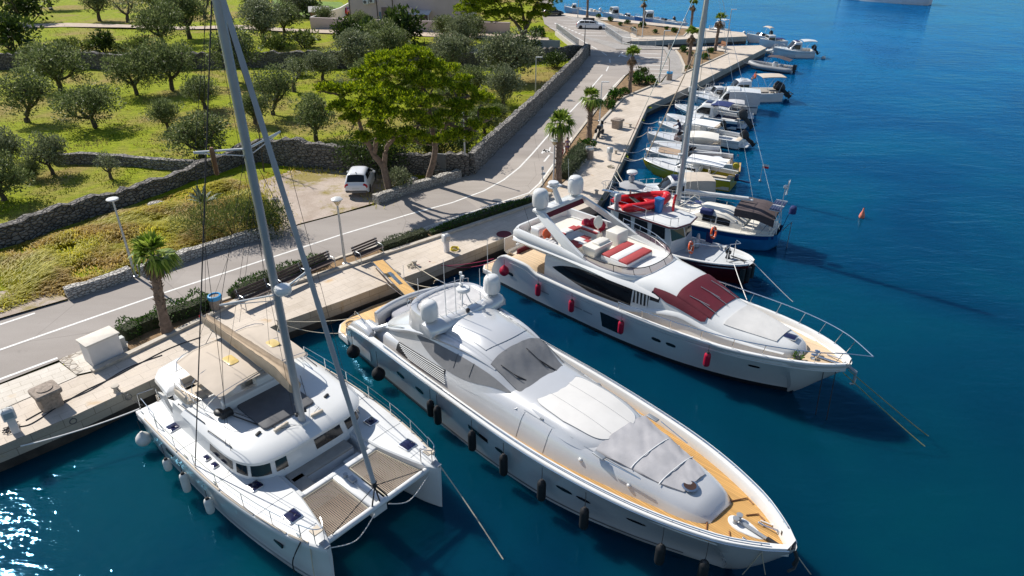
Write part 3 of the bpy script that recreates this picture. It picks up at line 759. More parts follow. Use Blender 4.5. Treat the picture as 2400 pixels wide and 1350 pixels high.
OL=[(65,285,135,2,'olive tree with a forked leaning trunk near the left edge of the sunny grass'),(225,300,160,1,'broad dark olive tree with a thick short trunk on the bright green grass'),(148,212,160,1,'wide dark olive tree just in front of the back wall, second from the left'),(95,168,92,5,'round olive bush pressed against the back wall near its left end'),(395,306,100,0,'small olive tree with one bent trunk standing alone on bright grass'),(325,222,140,1,'spreading olive tree whose crown joins its neighbour in the middle of the grove'),(403,212,155,1,'wide olive tree with a V shaped trunk below the back wall'),(480,254,115,0,'round olive tree left of the catamaran mast, in the mid grove'),(553,192,140,0,'dark olive tree behind the catamaran mast, near the back wall'),(640,268,108,2,'dark olive tree just right of the catamaran forestay'),(690,214,104,4,'thin sparse olive tree with a curved trunk between two denser ones'),(757,187,96,3,'pale grey olive tree with a clear straight trunk by the back wall'),(742,328,125,0,'round olive tree standing on the grass above the front wall'),(475,372,158,5,'large bushy olive tree hugging the front wall left of the mast'),(598,290,100,0,'olive tree half hidden behind the catamaran mast'),(30,392,110,3,'grey green olive tree at the left edge above the terrace wall'),(124,408,122,3,'full grey green olive tree casting a dark shadow on dry ground'),(262,420,88,4,'small sparse olive tree with a slanting trunk by the terrace wall'),(10,470,150,5,'large dark olive tree at the left edge near the front wall'),(76,420,70,5,'low olive shrub between two larger olives at the left'),(835,165,130,3,'grey olive tree behind the yellow green pine crown'),(905,150,120,0,'dark olive tree behind the pine, left of the grey one'),(1070,150,100,3,'silver grey olive tree with an upright crown above the pine'),(1045,172,118,3,'olive tree right behind the top of the pine crown'),(1195,192,160,3,'wide grey olive tree in front of the shaded back wall'),(1180,248,115,3,'olive tree standing beside the thin lamp post behind the road wall'),(1165,290,70,5,'small olive shrub tucked behind the tall road wall'),(700,178,60,5,'small olive shrub at the foot of the back wall'),(388,108,140,1,'big old olive tree with a heavy trunk beyond the back wall'),(445,90,120,0,'dark olive tree behind the big old one'),(620,100,135,3,'broad grey olive tree with several trunks beyond the back wall'),(668,84,110,0,'dark olive tree right of the broad grey one'),(235,50,100,0,'round olive tree standing on pale dry grass near the top left'),(300,52,92,4,'yellowish olive tree right of the round one near the top left'),(372,42,110,0,'olive tree at the top edge behind the dirt path'),(600,40,100,0,'olive tree near the top edge beside the green field'),(480,46,90,4,'pale olive tree at the top edge left of the mast'),(700,40,100,3,'grey olive tree at the top edge near the little shed'),(850,82,74,5,'grey olive tree in front of the pink house, leftmost of its row'),(1042,90,80,5,'olive tree in front of the house right of its white porch'),(1110,88,80,5,'low olive tree at the foot of the garden wall by the tall pine'),(120,22,110,0,'dark olive tree in the top left corner'),(1112,232,105,0,'dark olive tree right behind the pine at its right side'),(1062,262,110,5,'bushy olive seen through the pine limbs'),(1135,312,92,5,'round olive bush right of the pine above the wall corner'),(1090,352,100,5,'dense olive bush just behind the wall corner'),(985,250,110,0,'olive tree hidden behind the middle of the pine'),(862,222,105,0,'olive tree left of and behind the pine crown'),(800,240,84,4,'thin olive tree left of the pine crown'),(1010,372,105,5,'dense dark bush behind the wall under the pine'),(1085,120,95,3,'grey olive tree standing on the back wall left of the tall pine'),(905,120,120,5,'wide dark shrub on the back wall below the house'),(760,62,70,5,'low olive bush beside the garden wall'),]
WV=[4.6,5.4,4.4,4.8,4.4,4.6]
for i,(px,py,wpx,v,lab)in enumerate(OL):
 k=ppm(px,py);sc=wpx/k/WV[v]*.92;loc=gzp(px,py);rz=(i*1.9)%6.28 if v!=2 else 0
 if v not in used:used.add(v);o=OV[v];o.location=loc;o.rotation_euler=(0,0,rz);o.scale=(sc,sc,sc);tag(o,lab,'tree','olive trees of the grove')
 else:o=dup(OV[v],loc,rz,(sc,sc*R.uniform(.85,1.1),sc*R.uniform(.82,1.18)),lab,'olive trees of the grove')
def local_pads(base,items):
 """(px, py of pad centre, depth offset y metres, radius px)"""
 b=at(*base,1.25);out=[]
 for px,py,dy,rpx in items:
  u=(px-1200)/FPX;v=(py-675)/FPX;d=Vector((u,_c-v*_s,-_s-v*_c));t=(b.y+dy)/d.y
  p=d*t+Vector((0,0,CAMZ));k=FPX/t
  out.append((p.x-b.x,p.y-b.y,p.z-b.z,rpx*1.02/k))
 return b,out
def px_local(base,px,py,dy):
 b,o=local_pads(base,[(px,py,dy,10)]);return o[0][:3]
PB=(915,452)
b,pads=local_pads(PB,[(905,158,1.5,46),(968,150,2.2,50),(930,185,.2,44),(1012,176,2.6,44),(865,190,.8,40),(985,205,.6,42),(1035,212,2.2,36),(845,222,-.6,40),(905,232,-1,46),(958,250,-1.6,46),(800,220,-.8,26),(775,213,-1,18),(1005,250,.5,34),(860,265,-2,42),(915,285,-2.5,40),(828,288,-1.6,28),(882,305,-2.6,24),(975,285,-2,30),(955,318,-2.8,20),(1085,195,4,22),(1090,222,3,28),(1128,238,2.5,26),(1088,262,1.6,30),(1050,282,.6,26),(1140,275,1.5,20),(1115,300,.5,20),(1160,268,2,13),(1018,335,-1,16),(1075,318,.4,16),(885,150,2.4,24),(750,212,-1,12),(1055,170,3.5,22),(800,262,-1.4,30),(850,330,-2.4,22),(905,325,-2.8,26),(945,340,-2.6,18),(985,330,-1.6,24),(1045,330,.2,22),(1010,300,-.6,28),(1095,325,.6,18),(1065,255,1.2,26)])
def tl(px,py,dy,r):return px_local(PB,px,py,dy)+(r,)
tr=[[(0,0,-.3,.30),tl(900,395,0,.25),tl(875,360,-.2,.2),tl(850,310,-.6,.17),tl(832,260,-.8,.10),tl(800,225,-.8,.05)],[tl(900,395,0,.2),tl(905,350,-.4,.2),tl(925,325,-.8,.17),tl(960,320,-.8,.13),tl(985,290,-1,.07)],[tl(877,362,-.2,.2),tl(885,320,-.8,.17),tl(900,280,-1.2,.12),tl(915,240,-1,.06)],[(2.5,2.2,-.2,.26),tl(1020,350,1.5,.22),tl(1010,290,1.5,.2),tl(1000,220,1.5,.14),tl(965,170,1.5,.07)],[tl(1018,340,1.5,.2),tl(1045,290,1.6,.16),tl(1065,240,2,.12),tl(1100,225,2.2,.06)],[tl(1045,290,1.6,.14),tl(1090,300,1,.08),tl(1120,290,.8,.04)]]
pine=make_pine('pine_tree','big bright yellow green pine with leaning pale trunks beside the parked white car',91,pads,tr,1.25)
pine.location=b
PB=(1228,108)
b,pads=local_pads(PB,[(1130,20,0,40),(1100,35,-1,30),(1170,10,1,45),(1210,0,1,50),(1160,45,-1,30),(1250,10,0,40),(1275,30,0,26),(1290,8,0,28),(1200,40,-1.2,30),(1150,-15,1,50),(1230,-30,1,50),(1255,45,-1,24),(1110,8,0,26),(1080,25,0,18),(1225,60,0,16),(1280,-20,0,36),(1160,-70,1,60),(1230,-80,0,60),(1290,-60,0,50),(1200,-130,0,60),(1260,-140,0,50),(1100,-40,1,45)])
def tl(px,py,dy,r):return px_local(PB,px,py,dy)+(r,)
p2=make_pine('pine_tree','tall dark pine with a split trunk beside the bridge, at the top of the photo',92,pads,[[(0,0,-.3,.5),tl(1228,80,0,.42),tl(1245,40,0,.3),tl(1262,0,0,.16)],[tl(1228,84,0,.34),tl(1210,55,-.2,.22),tl(1185,30,-.3,.1)],[tl(1232,75,0,.3),tl(1225,30,0,.2),tl(1215,-10,0,.1)]],1.2)
p2.location=b
PB=(1375,18)
def palm_at(px,py,topx,topy,**kw):
 z0=1.25;b=at(px,py,z0);u=(topx-1200)/FPX;v=(topy-675)/FPX;d=Vector((u,_c-v*_s,-_s-v*_c));t=b.y/d.y
 p=d*t+Vector((0,0,CAMZ));return b,p.z-z0,p.x-b.x
PALMS=[(393,778,360,600,'palm on the promenade at left with a brown skirt, beside the white box',.98,True,True,24),(1380,327,1386,232,'tallest palm on the road strip, above the parked motorbike',.95,True,True,24),(1308,432,1313,292,'palm above the two walkers, beside the round headed lamp',.92,False,True,22),(1475,217,1483,132,'palm at the corner of the lower car park with a brown skirt',.95,True,False,26),(1376,42,1378,-30,'palm with its head out of frame beside the roof box car',1.0,False,False,10),(1508,58,1510,5,'palm with dry brown skirt on the planted island beside the far boats',.9,True,False,14),(1619,68,1625,12,'slim palm on the planted island seen left of the tall mast',.9,True,False,18),(1614,152,1622,82,'palm in the brown bed seen just left of the tall mast',1.0,True,False,22),(1676,119,1688,48,'palm with a brown skirt at the end of the brown bed on the pier',.95,True,False,18)]
for i,(px,py,tx,ty,lab,FL,sk,full,nf)in enumerate(PALMS):
 b,h,lx=palm_at(px,py,tx,ty)
 t=make_palm('palm_tree',lab,300+i,h,(lx,0),.24 if i<3 else .22,nf,FL,sk,'palms along the quay',full);t.location=b
hedge('hedge','dark green clipped hedge at left beside the white box and palm',[(287,798),(330,776),(395,752),(450,735),(502,712)],1.15,.85,m_hedge,wob=.5)
hedge('hedge','long low hedge of upright sprigs behind the benches',[(542,700),(600,672),(660,650),(715,632),(762,613)],.9,.62,m_hedge,L=.16,W=.05,wob=.4)
hedge('hedge','low grey green hedge right of the single bench',[(890,588),(945,568),(998,550)],.9,.5,m_rose,L=.12,W=.045,wob=.4)
hedge('hedge','narrow dark hedge along the promenade beside the flybridge yacht stern',[(1008,552),(1120,514),(1244,474)],.75,.42,m_hedge,wob=.3)
hedge('hedge','tall grey green grassy hedge between the road and promenade by the walkers',[(1318,420),(1345,388),(1365,355)],1.3,1.0,m_rose,L=.3,W=.04,wob=.5)
B1=make_bush('shrub','bright green low shrub at the foot of the tallest palm',401,(2.0,1.6,.8),m_hedge,900);B1.location=at(1375,345,1.25)
tam=make_bush('feathery_bush','big feathery tamarisk bush behind the long roadside wall',402,(8.5,4.2,3.0),m_tam,9000,.22,.035,up=.9);tam.location=at(545,548,1.2);tam.rotation_euler=(0,0,.35)
t2=make_bush('feathery_bush','dark green rounded bush at the right end of the feathery bush by the gravel lot',403,(3.6,3.0,2.6),m_bush,4000,.16,.05,up=.5);t2.location=at(625,545,1.2)
t3=make_bush('shrub','dark ivy thicket under the big pine in front of the wall',404,(6.5,4.0,4.2),m_bush,7500,.2,.1);t3.location=at(880,405,1.2)
t4=make_bush('shrub','dark leafy thicket under the right hand pine limbs behind the wall',405,(8,5,4.2),m_bush,6500,.2,.1);t4.location=at(1035,372,1.2)
t5=make_bush('shrub','grey green sapling bush beside the leaning pine trunk',406,(2.1,1.8,1.9),m_grey,1300,.2,.07);t5.location=at(935,447,1.25)
t6=make_bush('shrub','leafy green bush growing at the shaded corner of the road wall',407,(3.6,3,2.4),m_bush,1800,.24,.14);t6.location=at(1300,160,1.2)
t7=make_bush('shrub','dark bush at the foot of the tall dark pine beside the wall',408,(6,4,3.2),m_bush,2600,.26,.14);t7.location=at(1225,128,1.2)
BV=[make_bush('shrub','x',410,(2.4,2.2,2.0),m_bush,1300,.24,.12),make_bush('shrub','x',411,(1.6,1.6,1.9),m_bush,1300,.24,.12),make_bush('shrub','x',412,(2.2,2.0,1.1),m_tam,900,.22,.08),make_bush('shrub','x',413,(1.3,1.2,.9),m_hedge,420,.22,.1)]
BUS=[(30,118,110,0,'large dark bush at the left edge standing on the back wall'),(62,55,110,0,'large round bush beside pale dry grass at top left'),(165,118,60,2,'feathery shrub on top of the back wall, left one of a pair'),(202,118,55,2,'feathery shrub on top of the back wall, right one of a pair'),(246,120,46,1,'upright dark green shrub on the back wall'),(290,122,50,2,'low yellow green shrub right of the upright one'),(340,121,75,2,'wide low shrub below the big old olive'),(560,120,70,2,'low shrub on the wall right of the mast'),(640,116,80,2,'low leafy shrub below the broad grey olive'),(712,112,85,2,'leafy shrub on the back wall under the little shed'),(812,100,52,1,'upright shrub at the left of the house garden'),(870,108,60,1,'dark upright shrub in front of the house'),(948,102,78,1,'tall bright leafy shrub in front of the white porch'),(140,112,30,2,'tiny shrub left of the feathery pair'),(690,20,110,0,'dark bush at the top edge between mast and shed'),(735,42,50,0,'dark bush left of the little shed'),(1100,62,40,3,'small bush under the tall pine at the garden wall'),(1256,88,42,3,'small grey shrub right of the tall pine trunk'),(1404,42,14,3,'small shrub on the planted island nearest the roof box car'),(1432,50,16,3,'small shrub on the planted island, second from its left'),(1470,56,15,3,'small shrub in the middle of the planted island'),(1452,60,13,3,'small shrub on the island near the paved path'),(1484,72,14,3,'small shrub on the near edge of the planted island'),(1537,78,14,3,'small shrub right of the brown skirted palm on the island'),(1582,76,18,3,'small shrub at the right tip of the planted island'),(1504,64,20,3,'shrub at the foot of the brown skirted palm'),(1560,70,13,3,'small shrub under the slim palm'),(1520,200,36,3,'oleander shrub behind the lower car park lamp'),(1497,197,42,3,'oleander shrub beside the car park corner palm'),(1505,180,30,0,'dark oleander in the shade of the car park corner'),(1438,232,40,3,'oleander on the road strip between two palms'),(1425,255,34,3,'smaller oleander on the road strip nearest the tallest palm'),(1462,222,26,3,'shrub at the foot of the car park corner palm'),(1604,122,22,3,'shrub at the back of the brown pier bed'),(1618,130,16,3,'small shrub near the pier bed kerb'),(1650,138,22,3,'shrub in the brown pier bed right of the mast'),(1662,124,20,3,'shrub beside the last palm on the pier'),(1612,162,14,3,'small shrub at the near tip of the brown pier bed')]
ub=set();BW=[2.4,1.6,2.2,1.3]
for i,(px,py,wpx,v,lab)in enumerate(BUS):
 sc=wpx/ppm(px,py)/BW[v];loc=gzp(px,py)if px<1270 else at(px,py,1.24)
 if v not in ub:ub.add(v);o=BV[v];o.location=loc;o.scale=(sc,)*3;tag(o,lab,'bush','shrubs')
 else:dup(BV[v],loc,i*1.3,sc,lab,'shrubs')
R.seed(5);vs,fs=[],[]
for k in range(34):
 el=rad(R.uniform(15,80));az=k*2.4;d=Vector((math.cos(az)*math.cos(el),math.sin(az)*math.cos(el),math.sin(el)));s=Vector((-math.sin(az),math.cos(az),0));L=R.uniform(1.2,1.8);b=len(vs)
 q=[(0,.10),(.35,.13),(.7,.09),(1,.0)]
 for t,ww in q:
  p=d*L*t-Vector((0,0,.35*t*t*t*L*math.cos(el)));vs+=[p+s*ww,p-s*ww]
 for j in range(3):fs.append((b+2*j,b+2*j+1,b+2*j+3,b+2*j+2))
t=thing('agave','grey green agave rosette with long pointed leaves behind the feathery bush','agave',at(478,478,1.3));raw('leaves',vs,fs,m_agave,t)
R.seed(8);mb=MB();t=thing('bare_tree','thin bare brown tree standing against the front wall beside the mast','tree',at(618,402,1.2))
pts=limb(mb,(0,0,-.2),(.1,.2,6.2),.07,.02,.03,12,5)
for k in range(40):
 q=pts[R.randrange(3,12)];limb(mb,q,q+Vector((R.uniform(-.6,.6),R.uniform(-.6,.6),R.uniform(.4,1.1))),.02,.006,.1,3,3)
mb.build('branch',m_bark,t,(0,0,0),60)
R.seed(77)
TG=wxy([(-120,745),(0,738),(100,700),(160,695),(310,645),(640,548),(660,520),(600,440),(545,420),(440,440),(300,492),(120,548),(0,588),(-120,620)])
xs=[p[0]for p in TG];ys=[p[1]for p in TG];vs,fs=[],[];n=0
while n<34000:
 x,y=R.uniform(min(xs),max(xs)),R.uniform(min(ys),max(ys))
 if not pip(x,y,TG):continue
 dn=noise.noise(Vector((x*.35,y*.35,4)));d0=edist(x,y,TG);n+=1
 if dn<-.28 and R.random()<.8:continue
 h=(.35+.5*max(0,dn+.35))*R.uniform(.6,1.3)*min(1,.35+d0*.4);sw=noise.noise(Vector((x*.22,y*.22,8)))*3.5+R.uniform(-.6,.6)
 d=Vector((math.cos(sw),math.sin(sw),0));p=Vector((x,y,1.15));s=Vector((-d.y,d.x,0))*R.uniform(.02,.045);b=len(vs);be=R.uniform(.5,1.1)
 m1=p+d*h*.35*be+Vector((0,0,h*.75));e=p+d*h*1.1*be+Vector((0,0,h*R.uniform(.6,1.0)))
 vs+=[p-s,p+s,m1+s*.8,m1-s*.8,e];fs+=[(b,b+1,b+2,b+3),(b+3,b+2,b+4)]
tag(raw('tall_grass',vs,fs,m_grass,None),'tall yellow green grass in the strip beside the road','grass',None,'stuff')
for k in range(2600):
 e=gp[3+R.randrange(len(gp)-3)];f=gp[(gp.index(e)+1)%len(gp)];p=e.lerp(f,R.random())+Vector((R.gauss(0,.7),R.gauss(0,.7),0));p.z=1.1
 h=R.uniform(.15,.5);a=R.uniform(0,6.28);d=Vector((math.cos(a),math.sin(a),0));s=Vector((-d.y,d.x,0))*R.uniform(.02,.05);b=len(vs);vs+=[p-s,p+s,p+d*h*.6+Vector((0,0,h))];fs.append((b,b+1,b+2))
tag(raw('weeds',vs[-7800:],[tuple(i for i in(3*k,3*k+1,3*k+2))for k in range(2600)],m_grass,None),'dry weeds round the gravel lot','grass',None,'stuff')
del vs[-7800:];del fs[-2600:]
vs,fs=[],[];n=0
GP=wxy([(-40,700),(440,425),(610,375),(1095,400),(1360,140),(1300,60),(700,30),(0,60)])
while n<42000:
 px,py=R.uniform(-30,1350),60+480*R.random()**1.2;p=at(px,py,1.25)
 if not pip(p.x,p.y,GP):n+=.2;continue
 n+=1
 if noise.noise(Vector((p.x*.3,p.y*.3,7)))<-.05:continue
 p.z=gz(p.x,p.y)-.02;h=R.uniform(.07,.2)*(1+.7*(py<200));a=R.uniform(0,6.28);d=Vector((math.cos(a),math.sin(a),0));s=Vector((-d.y,d.x,0))*R.uniform(.03,.07);b=len(vs)
 vs+=[p-s,p+s,p+d*h*.7+Vector((0,0,h))];fs.append((b,b+1,b+2))
tag(raw('lawn_grass',vs,fs,m_lawn,None),'rough short grass in tufts under the olive trees','grass',None,'stuff')
R.seed(99)
m_gel=M('white_gelcoat',(.73,.73,.715),.22,.03,.8,coat=.4)
m_gel2=M('white_nonskid',(.66,.665,.66),.55,.07,.9,bmp=.15,bscale=60)
m_cream=M('cream_gelcoat',(.80,.755,.665),.3,.03,1)
m_silver=M('silver_hull_paint',(.52,.53,.54),.22,.04,.5,metal=.25,coat=.5)
m_silverh=M('pearl_house_paint',(.74,.735,.73),.25,.03,.5,metal=.15,coat=.6)
m_anti=M('dark_antifouling',(.012,.014,.02),.6,.3,3)
m_antib=M('green_antifouling',(.02,.09,.085),.6,.3,3)
m_glass=M('smoked_glass',(.012,.014,.018),.06,.1,1)
m_hatch=M('hatch_glass',(.012,.013,.05),.08,.3,4)
m_chrome=M('stainless_steel',(.72,.72,.72),.18,.05,3,metal=1)
m_alu=M('mast_aluminium',(.34,.36,.38),.38,.06,2,metal=.35)
m_black=M('black_plastic',(.018,.018,.02),.5,.2,4)
m_rope=M('pale_rope',(.55,.49,.38),.9,.2,25)
m_ropeb=M('dark_rope',(.035,.033,.035),.8,.2,20)
m_ropep=M('magenta_rope',(.40,.03,.10),.8,.2,20)
m_ropey=M('yellow_hose',(.70,.55,.04),.6,.2,20)
m_tanc=M('tan_canvas',(.47,.37,.265),.85,.1,3,bmp=.35,bscale=5)
m_tan2=M('beige_canvas',(.56,.475,.385),.85,.06,1.5,bmp=.1,bscale=8)
m_greyc=M('grey_cover',(.20,.20,.205),.8,.10,1.5,bmp=.5,bscale=4)
m_greyl=M('light_grey_cover',(.52,.51,.51),.8,.08,1.2,bmp=.45,bscale=3.5)
m_lav=M('wrinkled_sunpad_cover',(.40,.39,.40),.75,.08,1.2,bmp=.5,bscale=4)
m_cush=M('taupe_cushion',(.36,.325,.285),.8,.08,3,bmp=.15)
m_beigeq=M('beige_cushion',(.62,.53,.42),.75,.07,3)
m_dgrey=M('dark_grey_pad',(.13,.13,.135),.85,.1,3)
m_maroon=M('maroon_canvas',(.125,.008,.020),.75,.14,1.5,bmp=.35,bscale=5)
m_redc=M('red_cushion',(.40,.055,.055),.75,.08,4)
m_redf=M('crimson_fender',(.42,.006,.035),.35,.12,3)
m_blackf=M('black_fender_sock',(.005,.005,.006),.7,.3,8)
m_whitef=M('white_fender',(.72,.71,.67),.4,.08,4)
m_red=M('red_hypalon',(.62,.012,.018),.35,.06,4)
m_orange=M('orange_lifebuoy',(.72,.10,.02),.4,.08,4)
m_blue=M('blue_bin_plastic',(.02,.16,.42),.4,.1,4)
m_navy=M('navy_gelcoat',(.006,.012,.06),.12,.1,1,coat=.6)
m_navyc=M('navy_canvas',(.012,.025,.12),.75,.15,3,bmp=.2)
m_bluehull=M('blue_hull_paint',(.02,.17,.40),.3,.15,1.2)
m_deepblue=M('deep_blue_stripe',(.006,.045,.20),.3,.1,1)
m_yellow=M('mustard_hull_paint',(.40,.33,.005),.3,.1,1)
m_brownc=M('brown_canvas',(.085,.062,.062),.8,.12,3,bmp=.3,bscale=6)
m_wood=M('varnished_wood',(.24,.10,.035),.35,.25,5,st=(1,8,1))
m_rubber=M('grey_rubber',(.30,.31,.32),.5,.08,4)
m_maroonh=M('maroon_hull_paint',(.10,.008,.012),.35,.15,1.5)
m_solar=None
def mat_planks(name,c1,c2,line,pitch,axis=1,caulk=.12):
 m,nt,b,o=nmat(name);tc=nd(nt,'ShaderNodeTexCoord');sx=nd(nt,'ShaderNodeSeparateXYZ');nt.links.new(tc.outputs['Object'],sx.inputs[0])
 d=nd(nt,'ShaderNodeMath',operation='DIVIDE');nt.links.new(sx.outputs[axis],d.inputs[0]);d.inputs[1].default_value=pitch
 f=nd(nt,'ShaderNodeMath',operation='FRACT');nt.links.new(d.outputs[0],f.inputs[0])
 fl=nd(nt,'ShaderNodeMath',operation='FLOOR');nt.links.new(d.outputs[0],fl.inputs[0])
 wn=nd(nt,'ShaderNodeTexWhiteNoise',noise_dimensions='1D');nt.links.new(fl.outputs[0],wn.inputs['W'])
 n=noise_tex(nt,3,5,.6,st=(.5,4,1)if axis==1 else(4,.5,1))
 c=mixc(nt,n.outputs[0],c1,c2);v=ramp(nt,wn.outputs[0],[(0,(.85,.85,.85)),(1,(1.1,1.1,1.1))]);c=mixc(nt,1,c,v.outputs[0],'MULTIPLY')
 l=ramp(nt,f.outputs[0],[(caulk-.02,(0,0,0)),(caulk+.02,(1,1,1))]);c=mixc(nt,l.outputs[0],line,c)
 nt.links.new(c,b.inputs['Base Color']);b.inputs['Roughness'].default_value=.6;return m
m_teak=mat_planks('teak_deck',(.50,.27,.075),(.62,.36,.12),(.14,.07,.025),.085,1,.14)
m_teakp=mat_planks('pale_teak_deck',(.62,.46,.29),(.70,.54,.36),(.36,.25,.15),.085,1,.1)
m_teakx=mat_planks('teak_platform',(.64,.40,.16),(.76,.50,.22),(.34,.19,.07),.09,1,.1)
m_net=None
def mat_net():
 m,nt,b,o=nmat('trampoline_net');tc=nd(nt,'ShaderNodeTexCoord');sx=nd(nt,'ShaderNodeSeparateXYZ');nt.links.new(tc.outputs['Object'],sx.inputs[0])
 outs=[]
 for a,p in((0,.075),(1,.075)):
  d=nd(nt,'ShaderNodeMath',operation='DIVIDE');nt.links.new(sx.outputs[a],d.inputs[0]);d.inputs[1].default_value=p
  f=nd(nt,'ShaderNodeMath',operation='FRACT');nt.links.new(d.outputs[0],f.inputs[0])
  g=nd(nt,'ShaderNodeMath',operation='LESS_THAN');nt.links.new(f.outputs[0],g.inputs[0]);g.inputs[1].default_value=.42;outs.append(g)
 mx=nd(nt,'ShaderNodeMath',operation='MAXIMUM');nt.links.new(outs[0].outputs[0],mx.inputs[0]);nt.links.new(outs[1].outputs[0],mx.inputs[1])
 n=noise_tex(nt,.8,3);r=ramp(nt,n.outputs[0],[(.3,(.25,.195,.15)),(.7,(.34,.275,.215))])
 nt.links.new(r.outputs[0],b.inputs['Base Color']);b.inputs['Roughness'].default_value=.9;nt.links.new(mx.outputs[0],b.inputs['Alpha']);return m
m_net=mat_net()
def mat_solar():
 m,nt,b,o=nmat('solar_cells');tc=nd(nt,'ShaderNodeTexCoord')
 br=nd(nt,'ShaderNodeTexBrick',offset=0);nt.links.new(tc.outputs['Object'],br.inputs['Vector'])
 br.inputs['Color1'].default_value=(.008,.012,.05,1);br.inputs['Color2'].default_value=(.012,.016,.06,1);br.inputs['Mortar'].default_value=(.2,.22,.28,1)
 br.inputs['Scale'].default_value=1;br.inputs['Brick Width'].default_value=.16;br.inputs['Row Height'].default_value=.16;br.inputs['Mortar Size'].default_value=.006
 nt.links.new(br.outputs[0],b.inputs['Base Color']);b.inputs['Roughness'].default_value=.12;return m
m_solar=mat_solar()
def rail(mb,pts,h=.6,r=.014,wires=1,post=None,rr=.011):
 """stanchions standing on pts with a top rail and lower wires"""
 P=[Vector(p)for p in pts];T=[p+Vector((0,0,h))for p in P]
 for p,t in zip(P,T):mb.tube([p,t],r,5)
 mb.tube(smooth_path(T,3),r if post is None else post,5)
 for k in range(wires):mb.tube([p+Vector((0,0,h*(k+1)/(wires+1)))for p in P],rr*.6,4)
def hatch_(name,c,size,rz=0,parent=None,vent=False,mat=None):
 """deck hatch: rim + glass (sub-part)"""
 mb=MB();mb.rbox((c[0],c[1],c[2]+.02),(size[0],size[1],.05),.012,rz,.06);o=mb.build(name,m_chrome if mat is None else mat,parent or CUR['root'],CUR['off'])
 mb=MB();mb.rbox((c[0],c[1],c[2]+.05),(size[0]-.09,size[1]-.09,.02),.005,rz,.05)
 if vent:mb.lathe([(.001,.05),(.09,.05),(.09,.08),(.05,.11),(.001,.115)],c)
 mb.build('hatch_glass',m_hatch,o,CUR['off']);return o
FG={}
def fender(kind,top,drop,label,mat,r=.16,L=.8,group='fenders',line=None):
 """hangs from rail point top (world); body centre drop below"""
 t=thing('fender',label,'fender',(top.x,top.y,top.z-drop),0,group)
 mb=MB()
 if kind=='ball':mb.lathe([(.001,-r),(r*.5,-r*.87),(r*.87,-r*.5),(r,0),(r*.9,r*.45),(r*.6,r*.85),(r*.25,r*1.12),(.05,r*1.3),(.001,r*1.3)],n=16)
 else:mb.lathe([(.001,-L/2),(r*.5,-L/2+.02),(r*.88,-L/2+r*.45),(r,-L/2+r),(r,L/2-r),(r*.88,L/2-r*.45),(r*.5,L/2-.02),(.045,L/2+.05),(.001,L/2+.05)],n=14)
 mb.build('body',mat,t,(0,0,0),60)
 mb=MB();h0=r*1.25 if kind=='ball' else L/2+.03
 mb.tube([(0,0,h0),(.01,0,(h0+drop)/2),(0,0,drop)],.012,4)
 if kind!='ball':mb.lathe([(r*.45,L/2-.06),(r*.52,L/2-.02),(.05,L/2+.06)],n=10)
 mb.build('line',line or m_ropeb,t,(0,0,0));return t
def W(B,A,x,y,z):return Vector((B[0]+x*math.cos(A)-y*math.sin(A),B[1]+x*math.sin(A)+y*math.cos(A),z))
def rope(label,pts,r=.02,mat=None,n=14,s=.15,name='mooring_rope',group='mooring ropes',cat='rope'):
 mb=MB()
 if len(pts)==2:pts=sag(pts[0],pts[1],s,n)
 else:pts=smooth_path(pts,6)
 mb.tube(pts,r,5);return solo(name,mb,mat or m_rope,label,cat,group,60)
def sat_dome(name,c,r,h,parent='cur'):
 mb=MB();mb.lathe([(.001,0),(r*.6,0),(r*.62,.05),(r*.93,.12),(r,h*.28),(r,h*.62),(r*.93,h*.8),(r*.72,h*.93),(r*.4,h*.985),(.001,h)],c,20)
 mb.lathe([(r*.35,-.15),(r*.35,.02)],c,12)
 return mb.build(name,m_gel,parent)
def radar(name,c,r=.3,parent='cur'):
 mb=MB();mb.lathe([(.001,0),(r*.8,0),(r,.06),(r,.16),(r*.85,.21),(.001,.23)],c,18);return mb.build(name,m_gel,parent)
CB,CA=(-4.288,16.987),rad(-41.5)
LC=12.75
cat=thing('catamaran','white sailing catamaran with tan sail cover and brown trampolines, moored nearest the left','catamaran',W(CB,CA,-LC/2,0,0),CA,None,(LC/2,0,0))
yc=2.62
OUT=[(-12.75,3.35),(-11,3.5),(-8,3.56),(-5.5,3.52),(-3,3.28),(-1.1,2.92),(-.35,2.66),(0,2.5)]
INN_=[(-12.75,2.0),(-8,1.75),(-4.4,1.65),(-2.9,1.68),(-1.6,1.9),(-.7,2.1),(-.2,2.28),(0,2.36)]
def dz(x):return cr([(-12.75,1.15),(-11.6,1.5),(-9,1.68),(-4,1.82),(0,1.98)],x)[1]
